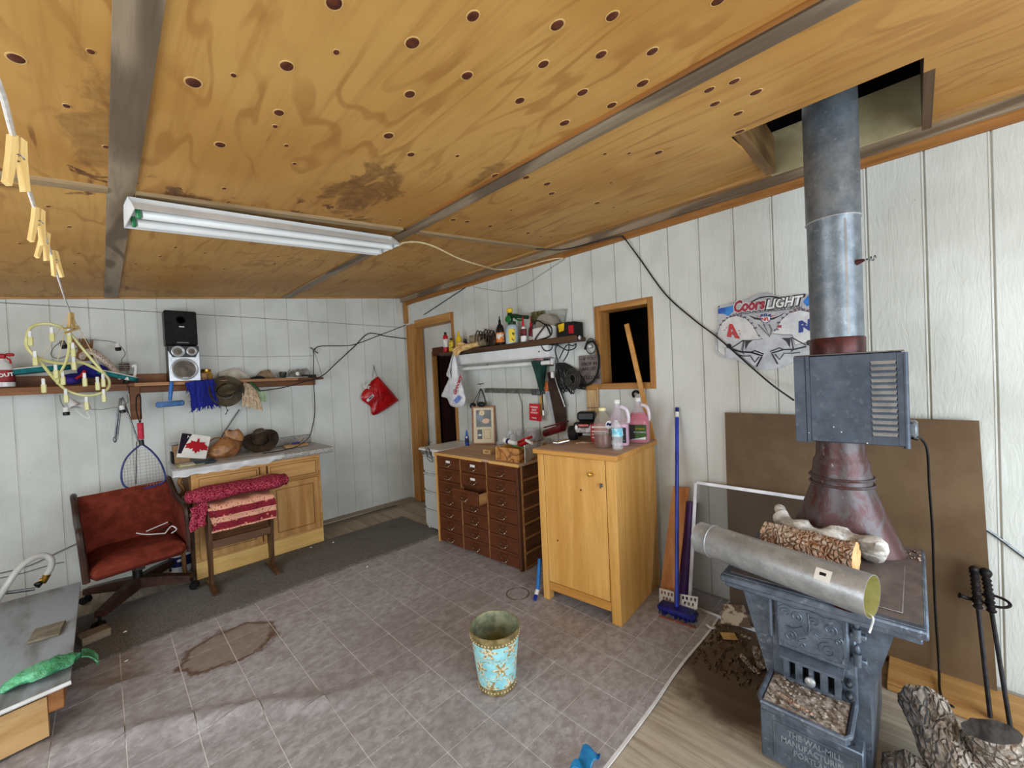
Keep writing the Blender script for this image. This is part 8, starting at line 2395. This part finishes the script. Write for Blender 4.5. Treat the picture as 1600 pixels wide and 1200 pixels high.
sub(dw, 'branch_stub', MB().tube(smooth_path([Vector((2.126, 0.418, 0.775)), Vector((2.180, 0.447, 0.800)), Vector((2.224, 0.473, 0.825))], 4), [0.030, 0.028, 0.026, 0.024, 0.024, 0.024, 0.024, 0.023, 0.018], 12), m_drift)
solo('bark_flake', MB().ell((1.662, 0.183, 0.696), (0.014, 0.028, 0.0035), 10, 5, jit=0.3), m_collar, 'curled reddish flake lying on the front of the stove top', 'flake')
cr = MB()
for k in range(14):
    cr.ell((2.30 + rnd.uniform(-.05, .06), 0.02 + rnd.uniform(-.02, .03), 0.6935), (rnd.uniform(.003, .008), rnd.uniform(.003, .008), 0.003), 6, 4)
solo('rust_crumbs', cr, m_barko, 'rust crumbs scattered at the back corner of the stove top', 'crumbs', kind='stuff')

# ---- brown hardboard, screen frame, planks, broom
hbm = MAT('brown_hardboard', C(112, 90, 64), C(96, 74, 51), 3, rough=0.6, bump=0.08, bscale=90)
hbd = MB().add([(2.738, -0.195, 1.205), (2.738, 0.855, 1.212), (2.700, 0.855, -0.010), (2.700, -0.225, -0.010), (2.744, -0.195, 1.205), (2.744, 0.855, 1.212), (2.706, 0.855, -0.010), (2.706, -0.225, -0.010)],
    [(0, 1, 2, 3), (7, 6, 5, 4), (0, 4, 5, 1), (1, 5, 6, 2), (2, 6, 7, 3), (3, 7, 4, 0)])
hbo = solo('hardboard_panel', hbd, hbm, 'big brown hardboard panel leaning on the wall behind the stove', 'panel', smooth=False)
sf = thing('window_screen', 'pale metal window screen frame leaning on the wall left of the stove', 'screen', (2.6, 0.72, 0))
c4 = [Vector((2.690, 1.030, 0.755)), Vector((2.690, 0.33, 0.755)), Vector((2.535, 0.33, 0.0)), Vector((2.545, 1.045, 0.0))]
m_alu = MAT('pale_aluminium', C(206, 204, 206), C(182, 180, 184), 10, rough=0.4, metal=0.4)
for (i, j) in ((0, 1), (1, 2), (2, 3), (3, 0)):
    a, b = c4[i], c4[j]
    sub(sf, 'frame_bar', MB().cbox((0, 0, 0), (0.022, 0.010, (b - a).length), 0.002, frame((a + b) / 2, b - a, (0, 1, 0) if abs((b - a).z) > 0.3 else (0.2, 0, 1))), m_alu)
sub(sf, 'mesh', MB().add(c4, [(0, 1, 2, 3)]), GLASSY('dark_insect_mesh', C(52, 48, 46), 0.6, 0.34), smooth=False)
pl = MB().add([Vector((2.705, 1.19, 0.70)), Vector((2.705, 1.085, 0.705)), Vector((2.525, 1.125, -0.010)), Vector((2.525, 1.235, -0.010)), Vector((2.723, 1.19, 0.70)), Vector((2.723, 1.085, 0.705)), Vector((2.545, 1.125, -0.010)), Vector((2.545, 1.235, -0.010))],
    [(0, 1, 2, 3), (7, 6, 5, 4), (0, 4, 5, 1), (1, 5, 6, 2), (2, 6, 7, 3), (3, 7, 4, 0)])
solo('leaning_plank', pl, WOOD('orange_plank', C(206, 146, 92), C(176, 112, 62), axis=2, scale=13), 'short orange plank leaning on the wall behind the blue broom', 'plank', smooth=False)
solo('purple_roll', MB().tube([(2.69, 1.060, 0.62), (2.575, 1.09, 0.0)], 0.036, 16), MAT('dark_purple_vinyl', C(66, 28, 90), C(44, 18, 62), 10, rough=0.4), 'dark purple roll standing between the plank and the screen', 'roll')
m_bbl = MAT('broom_blue', C(34, 38, 124), C(24, 28, 96), 14, rough=0.35)
br = thing('push_broom', 'tall blue broom with a blue head leaning against the wall', 'broom', (2.38, 1.05, 0))
t0, t1 = Vector((2.752, 1.160, 1.235)), Vector((2.400, 1.062, 0.045))
sub(br, 'pole', MB().tube([t1, t0.lerp(t1, 0.055)], 0.0125, 12), MAT('blue_pole', C(44, 66, 178), C(34, 52, 150), 6, rough=0.25))
sub(br, 'pole_band', MB().tube([t0.lerp(t1, 0.050), t0.lerp(t1, 0.024)], 0.0130, 12), m_wht)
sub(br, 'pole_end', MB().tube([t0.lerp(t1, 0.0238), t0], 0.0126, 12), m_bbl)
HM = frame((2.392, 1.056, 0.0), (0, 0, 1), (0.06, -1, 0))
sub(br, 'head', MB().box((-0.110, -0.045, 0.022), (0.110, 0.040, 0.056), 0.010, HM).box((-0.11, 0.01, 0.020), (0.11, 0.05, 0.042), 0.008, HM), m_bbl)
bri = MB()
for k in range(120):
    x_, y_ = rnd.uniform(-.105, .105), rnd.uniform(-.040, .035)
    bri.tube([HM @ Vector((x_, y_, 0.023)), HM @ Vector((x_ + rnd.uniform(-.01, .01), y_ + rnd.uniform(-.015, .015), 0.001))], [0.004, 0.002], 4)
sub(br, 'bristles', bri, m_bbl)['kind'] = 'stuff'
def perf(name, label, C4):
    o = thing(name, label, 'plate', tuple(Vector(C4[3])))
    c_ = [Vector(p) for p in C4]
    def at(u, v): return c_[0].lerp(c_[1], u).lerp(c_[3].lerp(c_[2], u), v)
    mb = MB(); n_ = 24
    W = [[at(i / n_, j / 16) for j in range(17)] for i in range(n_ + 1)]
    vs_, fs_ = [W[i][j] for i in range(n_ + 1) for j in range(17)], []
    hol = [((k + 0.8) / 4.4, 0.25) for k in range(4)] + [((k + 1.3) / 4.4, 0.62) for k in range(3)]
    for i in range(n_):
        for j in range(16):
            u, v = (i + .5) / n_, (j + .5) / 16
            if any(abs(u - hx_) < 0.062 - 0.03 * max(0, v - hy_) * 4 and abs(v - hy_) < 0.13 for hx_, hy_ in hol): continue
            if v > 0.86 and int(u * 12) % 2: continue
            a_ = i * 17 + j
            fs_.append((a_, a_ + 17, a_ + 18, a_ + 1))
    off = Vector((0.003, 0.0, 0.0)); nv_ = len(vs_)
    mb.add(vs_ + [p + off for p in vs_], fs_ + [tuple(q_ + nv_ for q_ in reversed(f)) for f in fs_])
    sub(o, 'plate', mb, MAT('perforated_white_metal', C(214, 212, 206), C(190, 188, 180), 10, rough=0.45), smooth=False)
perf('perforated_plate', 'white perforated toothed plate standing left of the broom pole', [(2.470, 1.205, 0.091), (2.470, 1.108, 0.099), (2.455, 1.105, 0.013), (2.455, 1.201, 0.006)])
perf('perforated_plate', 'white perforated toothed plate standing right of the broom pole', [(2.450, 1.063, 0.110), (2.450, 0.953, 0.129), (2.435, 0.956, 0.049), (2.435, 1.060, 0.038)])
rs2 = MB().cbox((0, 0, 0), (0.21, 0.010, 0.014), 0.002, T(2.33, 1.035, 0.002) @ RZ(-84))
solo('red_brown_strip', rs2, MAT('red_brown_strip_m', C(150, 88, 70), C(116, 62, 48), 20, rough=0.7), 'thin red-brown strip of wood on the floor before the blue broom', 'strip')

# ---- floor debris by the stove
ph2 = MB().add([Vector((2.516, 0.838, 0.100)), Vector((2.578, 0.742, 0.100)), Vector((2.521, 0.691, 0.012)), Vector((2.462, 0.834, 0.012))] + [Vector((2.516, 0.838, 0.100)) + Vector((0.004, 0, 0)), Vector((2.578, 0.742, 0.100)) + Vector((0.004, 0, 0)), Vector((2.521, 0.691, 0.012)) + Vector((0.004, 0, 0)), Vector((2.462, 0.834, 0.012)) + Vector((0.004, 0, 0))],
    [(0, 1, 2, 3), (7, 6, 5, 4), (0, 4, 5, 1), (1, 5, 6, 2), (2, 6, 7, 3), (3, 7, 4, 0)])
solo('photo_page', ph2, MAT('page_with_pictures', C(176, 160, 138), C(96, 72, 56), 9, lo=0.48, hi=0.54, rough=0.8), 'printed page with pictures propped behind the screen by the stove', 'page', smooth=False)
tg2 = MB().cbox((0, 0, 0), (0.06, 0.075, 0.003), 0.001, Matrix.Translation(Vector((2.384, 0.767, 0.000))) @ T(0, 0, 0.004) @ RZ(35))
solo('manila_tag', tg2, MAT('manila', C(206, 170, 110), C(180, 140, 84), 10, rough=0.8), 'manila paper tag lying on the floor left of the stove', 'tag')
for k, (a, b, c_, r_, lb) in enumerate((((2.254, 0.669, 0.015), (2.185, 0.610, 0.020), (2.172, 0.563, 0.012), 0.016, 'curved bark strip on the floor against the stove side'), ((2.407, 0.894, 0.010), (2.386, 0.858, 0.012), (2.413, 0.850, 0.010), 0.012, 'small pale curl of bark below the screen frame'), ((2.425, 0.720, 0.010), (2.424, 0.691, 0.012), (2.429, 0.664, 0.010), 0.012, 'pale bark splinter beside the manila tag'), ((2.356, 0.630, 0.020), (2.263, 0.590, 0.020), (2.204, 0.565, 0.015), 0.02, 'broad bark slab wedged beside the stove side'))):
    solo('bark_piece', MB().tube(smooth_path([a, b, c_], 4), [r_ * 0.5] + [r_] * 7 + [r_ * 0.4], 8, flat=0.4), m_barkg if k != 1 else m_drift, lb, 'bark', group='bark pieces on the floor')
db = MB()
for k in range(260):
    x_, y_ = 2.05 + rnd.random() ** 0.8 * 0.45, rnd.uniform(0.55, 0.95)
    db.ell((x_, y_, -0.009), (rnd.uniform(.004, .02), rnd.uniform(.003, .010), rnd.uniform(.002, .006)), 6, 4)
solo('bark_litter', db, m_barkf('dark_litter', C(96, 70, 50), C(52, 34, 24), C(140, 116, 92)), 'dark bark litter scattered on the bare floor between stove and wall', 'litter', kind='stuff')
blc = thing('blue_cloth_scrap', 'crumpled bright blue plastic scrap at the torn vinyl edge', 'scrap', (1.252, 0.932, 0.000))
sub(blc, 'scrap', MB().sheet(lambda u, v: Vector((1.170, 0.911, 0.020)).lerp(Vector((1.278, 0.927, 0.020)), u) + Vector((0.03 * (v - .5), -0.06 * (v - .5), 0.016 * math.sin(u * 7 + v * 5) + 0.012)), 12, 6, 0.004), MAT('bright_blue_film', C(44, 140, 196), C(24, 96, 160), 14, rough=0.35))

# ---- firewood and tools at the lower right
hp_ = MB().box((2.46, -0.9, -0.011), (2.715, 0.125, 0.020), 0.003)
solo('floor_plank', hp_, WOOD('hearth_plank', C(196, 152, 94), C(164, 116, 64), axis=1, scale=9), 'wide yellow plank lying on the floor along the right wall', 'plank')
log('split_log', 'long grey shaggy barked log leaning up beside the stove', (1.62, -0.17, 0.075), (2.173, 0.011, 0.170), 0.072, m_barkg, m_cuty, 4.2, jag=0.14)
log('round_log', 'round log with a weathered grey cut face against the yellow plank', (2.007, -0.151, 0.260), Vector((2.007, -0.151, 0.260)) - Vector((0.02, 0.075, 0.245)), 0.070, m_barkg, m_cut, 9.1, jag=0.1)
log('short_log', 'dark stubby log low beside the stove base', (1.900, 0.045, 0.070), (1.60, 0.035, 0.070), 0.072, m_barkf('dark_grey_bark', C(116, 100, 86), C(44, 34, 28), C(166, 156, 146)), m_cuty, 6.6)
log('sawn_stick', 'thin pale sawn stick between the short log and the shaggy log', (1.68, -0.055, 0.185), (1.50, -0.09, 0.16), 0.036, m_barkg, m_cuty, 3.3, jag=0.1)
m_wr = MAT('black_wrought_iron', C(44, 40, 42), C(28, 26, 28), 40, rough=0.45, metal=0.5, bump=0.3)
def tool(name, label, top, low, ph_, loop):
    o = thing(name, label, 'fire tool', tuple(low))
    top, low = Vector(top), Vector(low)
    d_ = (low - top).normalized()
    sub(o, 'rod', MB().tube([top + d_ * 0.14, low], 0.0075, 8), m_wr)
    hp2 = []
    for k in range(40):
        t = k / 39
        hp2.append((0.014 + 0.0025 * math.sin(k * 1.4), t * 0.15))
    sub(o, 'handle', MB().lathe([(0.006, 0)] + hp2 + [(0.006, 0.152)], 12, frame(top, d_)), m_wr)
    sub(o, 'knob', MB().ell(top - d_ * 0.008, 0.021 if loop else 0.016, 12, 8), m_wr)
    return o
tl1 = tool('poker', 'twisted-handle fire poker, left of the pair leaning on the wall', (2.655, -0.163, 0.549), (2.475, -0.185, 0.024), 0, False)
sub(tl1, 'hook_arm', MB().tube(smooth_path([Vector((2.650, -0.170, 0.426)), Vector((2.630, -0.142, 0.433)), Vector((2.620, -0.116, 0.442))], 4), [0.008] * 8 + [0.013], 8), m_wr)
tl2 = tool('fire_shovel_handle', 'ball-ended fire tool, right of the pair leaning on the wall', (2.680, -0.198, 0.536), (2.455, -0.235, 0.024), 0, True)
rg3 = [Vector((2.655, -0.217, 0.438)) + Vector((0.02 * math.sin(t), -0.045 * math.cos(t), 0.015 * math.sin(t))) for t in [2 * math.pi * k / 24 for k in range(24)]]
sub(tl2, 'ring', MB().tube(rg3, 0.006, 6, closed=True), m_wr)
cb3 = MB().tube(smooth_path([Vector((2.640, -0.156, 0.414)), Vector((2.635, -0.174, 0.405)), Vector((2.640, -0.198, 0.407)), Vector((2.650, -0.215, 0.417))], 4), 0.007, 8)
solo('white_tie', cb3, m_wht, 'short white tie round the two fire tools', 'tie')

# ---- cords on the right wall and ceiling
cable('heater_cord', [(2.290, 0.006, 1.178), (2.320, -0.011, 1.169), (2.380, -0.027, 1.109), (2.500, -0.031, 0.939), (2.600, -0.038, 0.715), (2.655, -0.039, 0.490), (2.655, -0.041, 0.312), (2.660, -0.047, 0.072), (2.550, -0.045, 0.031), (2.450, -0.054, 0.044), (2.410, -0.081, 0.051)], 0.005, m_blk, 'black flex running from the heat box down behind the stove')
sub(bpy.data.objects['heat_box'], 'plug', MB().cyl((2.285, 0.015, 1.180), (2.295, 0.002, 1.174), 0.009, seg=10), m_blk)
cable('power_cord', [(1.638, 4.630, 1.884), (1.703, 4.635, 1.934), (1.989, 4.640, 1.947), (2.126, 4.640, 1.973), (2.388, 4.640, 2.073), (2.817, 4.600, 2.249), (2.755, 4.092, 2.310), (2.760, 3.722, 2.393), (2.760, 3.233, 2.504), (2.700, 2.704, 2.630), (2.680, 2.463, 2.624), (2.578, 2.190, 2.542), (2.700, 2.021, 2.516), (2.700, 1.716, 2.497), (2.720, 1.536, 2.491), (2.735, 1.493, 2.473), (2.755, 1.385, 2.297), (2.755, 1.209, 2.015), (2.750, 1.022, 1.814), (2.740, 0.878, 1.682), (2.740, 0.711, 1.503), (2.700, 0.590, 1.387), (2.430, 0.437, 1.316)], 0.0048, m_blk, 'long black cord swagged over the right wall up to the heat box')
cable('ceiling_flex', [(1.383, 2.348, 2.377), (1.421, 2.332, 2.401), (1.537, 2.339, 2.428), (1.678, 2.357, 2.428), (1.931, 2.433, 2.414), (2.173, 2.495, 2.419), (2.660, 2.757, 2.510), (2.680, 2.512, 2.477), (2.700, 2.264, 2.474), (2.730, 2.127, 2.474), (2.750, 2.062, 2.462)], 0.006, m_crm, 'cream flex swinging from the ceiling light across to the right wall')
cable('faint_wire', [(2.765, 3.263, 2.457), (2.765, 3.047, 2.390), (2.765, 2.775, 2.322), (2.765, 2.522, 2.334), (2.765, 2.288, 2.395), (2.765, 2.061, 2.459)], 0.003, MAT('pale_grey_wire', C(176, 168, 154), rough=0.6), 'faint pale grey wire drooping across the top of the right wall')
cable('low_wire', [(2.765, -0.195, 0.725), (2.765, -0.244, 0.684), (2.765, -0.314, 0.618), (2.765, -0.381, 0.555)], 0.006, m_steel, 'grey wire running low along the right wall beyond the hardboard')
# ---- twin tube ceiling light
a_, b_ = Vector((0.110, 2.237, 2.210)), Vector((1.299, 2.331, 2.328))
flt = thing('ceiling_light', 'long white twin-tube workshop light hung under the plywood ceiling', 'light', tuple((a_ + b_) / 2))
xd = (b_ - a_).normalized()
yd = Vector((0, 1, 0)); yd = (yd - xd * xd.y).normalized(); zd = xd.cross(yd)
LF = Matrix(((xd.x, yd.x, zd.x, a_.x), (xd.y, yd.y, zd.y, a_.y), (xd.z, yd.z, zd.z, a_.z), (0, 0, 0, 1)))
LL = (b_ - a_).length
for nm, pts in (('reflector', [(-0.135, 0.0), (-0.10, 0.035), (-0.055, 0.045), (-0.055, 0.070), (0.055, 0.070), (0.055, 0.045), (0.10, 0.035), (0.135, 0.0), (0.130, 0.0), (0.098, 0.028), (0.05, 0.038), (0.02, 0.018), (-0.02, 0.018), (-0.05, 0.038), (-0.098, 0.028), (-0.130, 0.0)]),):
    sub(flt, nm, MB().prism(pts, 0.0, LL, LF @ Matrix(((0, 0, 1, 0), (1, 0, 0, 0), (0, 1, 0, 0), (0, 0, 0, 1)))), m_enam, smooth=False)
for y_ in (-0.06, 0.06):
    sub(flt, 'tube', MB().cyl(LF @ Vector((0.03, y_, 0.004)), LF @ Vector((LL - 0.03, y_, 0.004)), 0.018, seg=14), bpy.data.materials['unlit_tube'])
    for x_, m_ in ((0.012, MAT('green_lamp_end', C(60, 140, 90), C(40, 110, 66), 10, rough=0.4)), (LL - 0.026, m_wht)):
        sub(flt, 'lamp_holder', MB().box((x_, y_ - 0.012, -0.012), (x_ + 0.014, y_ + 0.012, 0.034), 0.003, LF), m_)
sub(flt, 'end_cap', MB().prism([(-0.135, 0.0), (-0.10, 0.035), (-0.055, 0.070), (0.055, 0.070), (0.10, 0.035), (0.135, 0.0)], -0.003, -0.0002, LF @ Matrix(((0, 0, 1, 0), (1, 0, 0, 0), (0, 1, 0, 0), (0, 0, 0, 1)))), m_enam, smooth=False)
sub(flt, 'end_cap', MB().prism([(-0.135, 0.0), (-0.10, 0.035), (-0.055, 0.070), (0.055, 0.070), (0.10, 0.035), (0.135, 0.0)], LL + 0.0002, LL + 0.003, LF @ Matrix(((0, 0, 1, 0), (1, 0, 0, 0), (0, 1, 0, 0), (0, 0, 0, 1)))), m_enam, smooth=False)
for x_ in (0.15, LL - 0.15):
    p_ = LF @ Vector((x_, 0, 0.070)); sub(flt, 'hanger', MB().cyl(p_, Vector((p_.x, p_.y, ceil_z(p_.x))), 0.003, seg=6), m_steel)

# ---- patterned bucket on the floor
BKX, BKY = 1.297, 1.489
bu = thing('floral_bin', 'turquoise damask patterned metal waste bin with gold rims on the tiled floor', 'bin', (BKX, BKY, floor_h(BKX, BKY)))
MBk = T(BKX, BKY, 0.0)
RB, RT, HB = 0.088, 0.121, 0.292
def rz_(z): return RB + (RT - RB) * z / HB
def m_damask():
    g = G('turquoise_damask'); v = g.obj()
    x, y, z = g.sep(v)
    ang = g.math('ARCTAN2', y, x)
    U = g.math('MULTIPLY', ang, 6 / (2 * math.pi))
    Vv = g.math('DIVIDE', z, 0.09)
    row = g.math('FLOOR', Vv)
    U2 = g.math('ADD', U, g.math('MULTIPLY', row, 0.5))
    fu = g.math('SUBTRACT', g.math('FRACT', U2), 0.5)
    fv = g.math('SUBTRACT', g.math('FRACT', Vv), 0.5)
    au = g.math('ABSOLUTE', fu)
    r = g.math('SQRT', g.math('ADD', g.math('MULTIPLY', fu, fu), g.math('MULTIPLY', fv, fv)))
    th = g.math('ARCTAN2', fv, au)
    pet = g.math('ADD', 0.27, g.math('MULTIPLY', g.math('COSINE', g.math('MULTIPLY', th, 6.0)), 0.13))
    m1 = g.ramp(g.math('SUBTRACT', pet, r), -0.015, 0.03)
    m2 = g.ramp(g.math('ABSOLUTE', g.math('SUBTRACT', g.math('ADD', g.math('ABSOLUTE', fv), g.math('MULTIPLY', g.math('SINE', g.math('MULTIPLY', au, 12)), 0.08)), 0.42)), 0.015, 0.04, 1, 0)
    m = g.math('MAXIMUM', m1, m2)
    n = g.noise(v, 70, 3)
    gold = g.mix(g.ramp(n, 0.4, 0.6), C(150, 124, 78), C(224, 212, 176))
    turq = g.mix(g.ramp(g.noise(v, 20, 3), 0.4, 0.65), C(160, 216, 220), C(132, 196, 204))
    col = g.mix(m, turq, gold)
    return g.out(col, 0.42, 0, g.bump(m, 0.4, 0.003), Specular_IOR_Level=0.4)
m_gold = MAT('worn_gold_rim', C(164, 146, 100), C(122, 104, 66), 40, rough=0.45, metal=0.4)
sub(bu, 'wall', MB().shell([(rz_(0.036), 0.036), (rz_(0.248), 0.248)], 56, MBk), m_damask())
sub(bu, 'lower_band', MB().shell([(RB - 0.004, 0.004), (rz_(0.004) + 0.001, 0.004), (rz_(0.036) + 0.0015, 0.036), (rz_(0.036) - 0.001, 0.037)], 56, MBk), m_gold)
sub(bu, 'upper_band', MB().shell([(rz_(0.247) - 0.001, 0.247), (rz_(0.248) + 0.0015, 0.248), (RT + 0.0015, HB), (RT - 0.002, HB + 0.001), (RT - 0.003, HB - 0.002)], 56, MBk), m_gold)
sub(bu, 'inside', MB().shell([(RT - 0.003, HB - 0.001), (RB - 0.003, 0.010), (0.0, 0.009)], 56, MBk), MAT('inner_gold_green', C(170, 172, 140), C(120, 128, 104), 18, rough=0.4, metal=0.35))
sub(bu, 'base', MB().lathe([(RB - 0.004, 0.004), (RB - 0.006, 0.0075), (0, 0.0078)], 40, MBk), m_gold)
bd = MB()
for z_, n_ in ((0.258, 44), (0.020, 36)):
    for k in range(n_):
        a = 2 * math.pi * k / n_
        bd.ell((BKX + (rz_(z_) + 0.0015) * math.cos(a), BKY + (rz_(z_) + 0.0015) * math.sin(a), z_), 0.0042, 6, 4)
sub(bu, 'beading', bd, MAT('pale_gold_bead', C(232, 218, 176), C(206, 188, 140), 40, rough=0.4, metal=0.3))['kind'] = 'stuff'

# ---- tin beer sign on the wall
QA, QB, QC, QD = Vector((2.757, 0.903, 1.968)), Vector((2.757, 0.370, 1.873)), Vector((2.757, 0.382, 1.455)), Vector((2.757, 0.920, 1.479))
def SG(x, y, l=0.0):
    u, v = (x - 100) / 1150, (y - 200) / 850
    p = QA.lerp(QB, u).lerp(QD.lerp(QC, u), v)
    return Vector((XR - 0.013 - l * 0.0006, p.y, p.z))
sg = thing('tin_sign', 'flat tin beer sign with two football helmets on the right wall by the flue', 'sign', tuple(SG(700, 900)))
def sgp(name, poly, l0, l1, mat, o=None):
    n = len(poly)
    mb = MB().add([SG(x, y, l1) for x, y in poly] + [SG(x, y, l0) for x, y in poly], [tuple(range(n)), tuple(reversed(range(n, 2 * n)))] + [((i + 1) % n, i, n + i, n + (i + 1) % n) for i in range(n)])
    return sub(o or sg, name, mb, mat, smooth=False)
m_tin = MAT('sign_silver_white', C(172, 172, 174), C(146, 146, 152), 12, rough=0.35, metal=0.2)
m_hel = MAT('sign_helmet_white', C(218, 218, 216), C(190, 190, 194), 9, rough=0.35)
m_sbk = MAT('sign_black', C(34, 32, 36), C(24, 22, 26), 20, rough=0.4)
m_sbl = MAT('sign_blue', C(24, 70, 160), C(44, 130, 206), 10, rough=0.35)
m_snv = MAT('sign_navy', C(26, 58, 140), C(22, 48, 120), 10, rough=0.35)
m_srd = MAT('sign_red', C(196, 40, 40), C(176, 30, 36), 10, rough=0.35)
m_scr = MAT('sign_crimson', C(168, 36, 62), C(140, 26, 48), 10, rough=0.35)
out_ = [(158, 345), (370, 292), (520, 262), (640, 205), (735, 186), (840, 225), (900, 245), (1240, 205), (1300, 215), (1345, 600), (1345, 830), (1290, 900), (1150, 930), (1000, 965), (900, 1015), (740, 1045), (610, 1025), (500, 975), (330, 915), (230, 915), (170, 870), (125, 830), (130, 640), (165, 540)]
sgp('plate', out_, 0, 4, m_tin)
for sx_ in (0, 1):
    f_ = (lambda x: x) if sx_ == 0 else (lambda x: 1472 - x)
    dy_ = 0 if sx_ == 0 else -60
    hel = [(f_(x), y + dy_) for x, y in ((150, 640), (190, 540), (280, 470), (390, 445), (500, 475), (590, 560), (640, 660), (690, 700), (560, 715), (470, 715), (440, 830), (330, 800), (250, 800), (250, 905), (160, 840))]
    sgp('helmet', hel if sx_ == 0 else hel[::-1], 4.2, 5, m_hel)
    arc_ = [(f_(165 + 20 * k), y + dy_) for k, y in enumerate((560, 520, 500, 485, 468, 458, 450, 448, 446, 446, 450, 456, 464, 474, 488, 504))]
    mbk = MB()
    for k in range(13):
        t = k / 12
        x = 150 + 500 * t; y = 640 - 215 * math.sin(math.pi * min(1, t * 1.02)) ** 0.6 + 25 * t + dy_
        c_ = SG(f_(x), y, 6)
        mbk.cbox(tuple(c_), (0.0006, 0.009 + 0.004 * (k % 3), 0.010))
    sub(sg, 'team_marks', mbk, MAT('small_marks', C(120, 72, 80), C(64, 74, 110), 60, lo=.45, hi=.55, rough=0.4))['kind'] = 'stuff'
    sub(sg, 'helmet_outline', MB().tube([SG(x, y, 5.6) for x, y in hel], 0.0016, 4, closed=True), m_grey2)
    mk = MB()
    def bar(pts, r):
        mk.tube([SG(f_(x), y + dy_ * 0.5, 6) for x, y in pts], r, 5, flat=1)
    bar([(480, 715), (455, 850), (480, 870)], 0.0032)
    bar([(330, 800), (400, 760), (470, 715)], 0.003)
    bar([(330, 815), (440, 845), (560, 850), (690, 890)], 0.0045)
    bar([(560, 850), (600, 830), (700, 870)], 0.0035)
    bar([(560, 900), (600, 960), (650, 900)], 0.0035)
    bar([(620, 1010), (680, 900)], 0.0045)
    bar([(390, 880), (470, 890), (560, 890)], 0.003)
    sub(sg, 'face_mask_line', mk, m_sbk)
    sgp('mask_shadow', [(f_(x), y + dy_ * 0.4) for x, y in ((488, 715), (580, 715), (530, 755), (492, 825))][::1 if sx_ == 0 else -1], 5.2, 6, m_sbk)
    c_ = SG(f_(298), 780 + dy_ * 0.6, 6)
    sub(sg, 'ear_hole', MB().lathe([(0.0155, 0), (0.015, 0.0006), (0, 0.0007)], 18, frame(tuple(c_), (-1, 0, 0))), m_sbk)
def tri(poly, m_): sgp('blue_corner', poly, 4.2, 5, m_)
tri([(160, 370), (360, 330), (355, 392), (290, 450), (230, 425), (160, 425)], m_sbl)
tri([(1110, 290), (1160, 225), (1300, 215), (1300, 270), (1210, 290), (1150, 345)], m_sbl)
def stext(name, body, x, y, size, mat, l=6, ang=-7.0, shear=0.0, bold=0.0, sx=1.0):
    mb = text_mb(body, size, 0.4, RZ(0), sx=sx, shear=shear, bold=bold)
    a = math.radians(ang)
    vs_ = []
    for v in mb.v:
        X_ = x + v.x
        Y_ = y + v.x * math.tan(a) - v.y
        vs_.append(SG(X_, Y_, l + (0.6 if v.z > 0 else 0)))
    q_ = MB(); q_.v, q_.f = vs_, mb.f
    return sub(sg, name, q_, mat, smooth=False)
stext('lettering', 'Coors', 530, 335, 172, m_wht, 5.2, bold=15, shear=0.15, sx=0.82)
stext('lettering', 'Coors', 530, 335, 170, m_scr, 6.2, bold=8, shear=0.15, sx=0.82)
stext('lettering', 'LIGHT', 905, 305, 150, m_sbk, 5.4, bold=13, shear=0.25, sx=0.92, ang=-8)
stext('lettering', 'LIGHT', 905, 305, 142, m_wht, 6.4, bold=4, shear=0.25, sx=0.92, ang=-8)
stext('lettering', 'CERVEZA PATROCINADORA OFICIAL', 745, 390, 44, m_sbk, 6, bold=0.6, ang=-5.5, sx=0.98)
sgp('swoosh', [(520, 435), (600, 462), (690, 478), (790, 470), (870, 445), (940, 398), (890, 445), (800, 490), (690, 498), (600, 485)], 5.2, 6, m_sbk)
sgp('swoosh', [(600, 445), (690, 462), (790, 455), (860, 430), (790, 445), (690, 450)], 6.1, 6.6, m_srd)
sgp('shield', [(668, 425), (695, 432), (722, 420), (750, 432), (778, 425), (776, 500), (760, 515), (722, 528), (684, 515), (668, 500)], 6.7, 7.2, m_snv)
sgp('shield_white', [(676, 455), (770, 455), (769, 498), (756, 509), (722, 520), (688, 509), (676, 498)], 7.3, 7.8, m_wht)
stext('lettering', 'NFL', 722, 486, 52, m_srd, 8, bold=2.5, ang=0, sx=0.95)
stext('lettering', '* * *', 722, 445, 34, m_wht, 7.6, ang=0)
stext('emblem', 'A', 345, 620, 160, m_srd, 6.5, bold=20, ang=9, shear=-0.18, sx=0.95)
stext('emblem', 'N', 1135, 560, 150, m_snv, 6.5, bold=14, ang=-14, sx=1.1)
for k, (x, y) in enumerate(((245, 605), (268, 578), (300, 562), (420, 610), (430, 645), (418, 680))):
    stext('star', '*', x, y + 12, 42, m_srd, 6.5, bold=2, ang=0)
for (x, y) in ((1105, 545), (1145, 550), (1190, 575)):
    stext('star', '*', x, y + 12, 44, m_wht, 8, bold=2, ang=0)
stext('star', '*', 850, 618, 70, m_sbk, 6.5, bold=3, ang=0)
sgp('red_mark', [(846, 552), (892, 548), (892, 578), (848, 578)], 5.2, 6, m_scr)
trp = MB()
trp.tube([SG(700, 535, 6), SG(770, 680, 6), SG(640, 540, 6)], 0.003, 5)
trp.tube([SG(760, 540, 6), SG(790, 600, 6), SG(775, 660, 6)], 0.004, 5)
sub(sg, 'trophy_sketch', trp, m_grey2)
fbl = MB().tube(smooth_path([SG(560, 300, 6), SG(640, 255, 6), SG(735, 236, 6), SG(830, 240, 6), SG(900, 262, 6)], 5), 0.0035, 5)
sub(sg, 'ball_seam', fbl, m_sbk)
sub(sg, 'nail', MB().ell(tuple(SG(172, 347, 6)), 0.004, 8, 5), m_sbk)
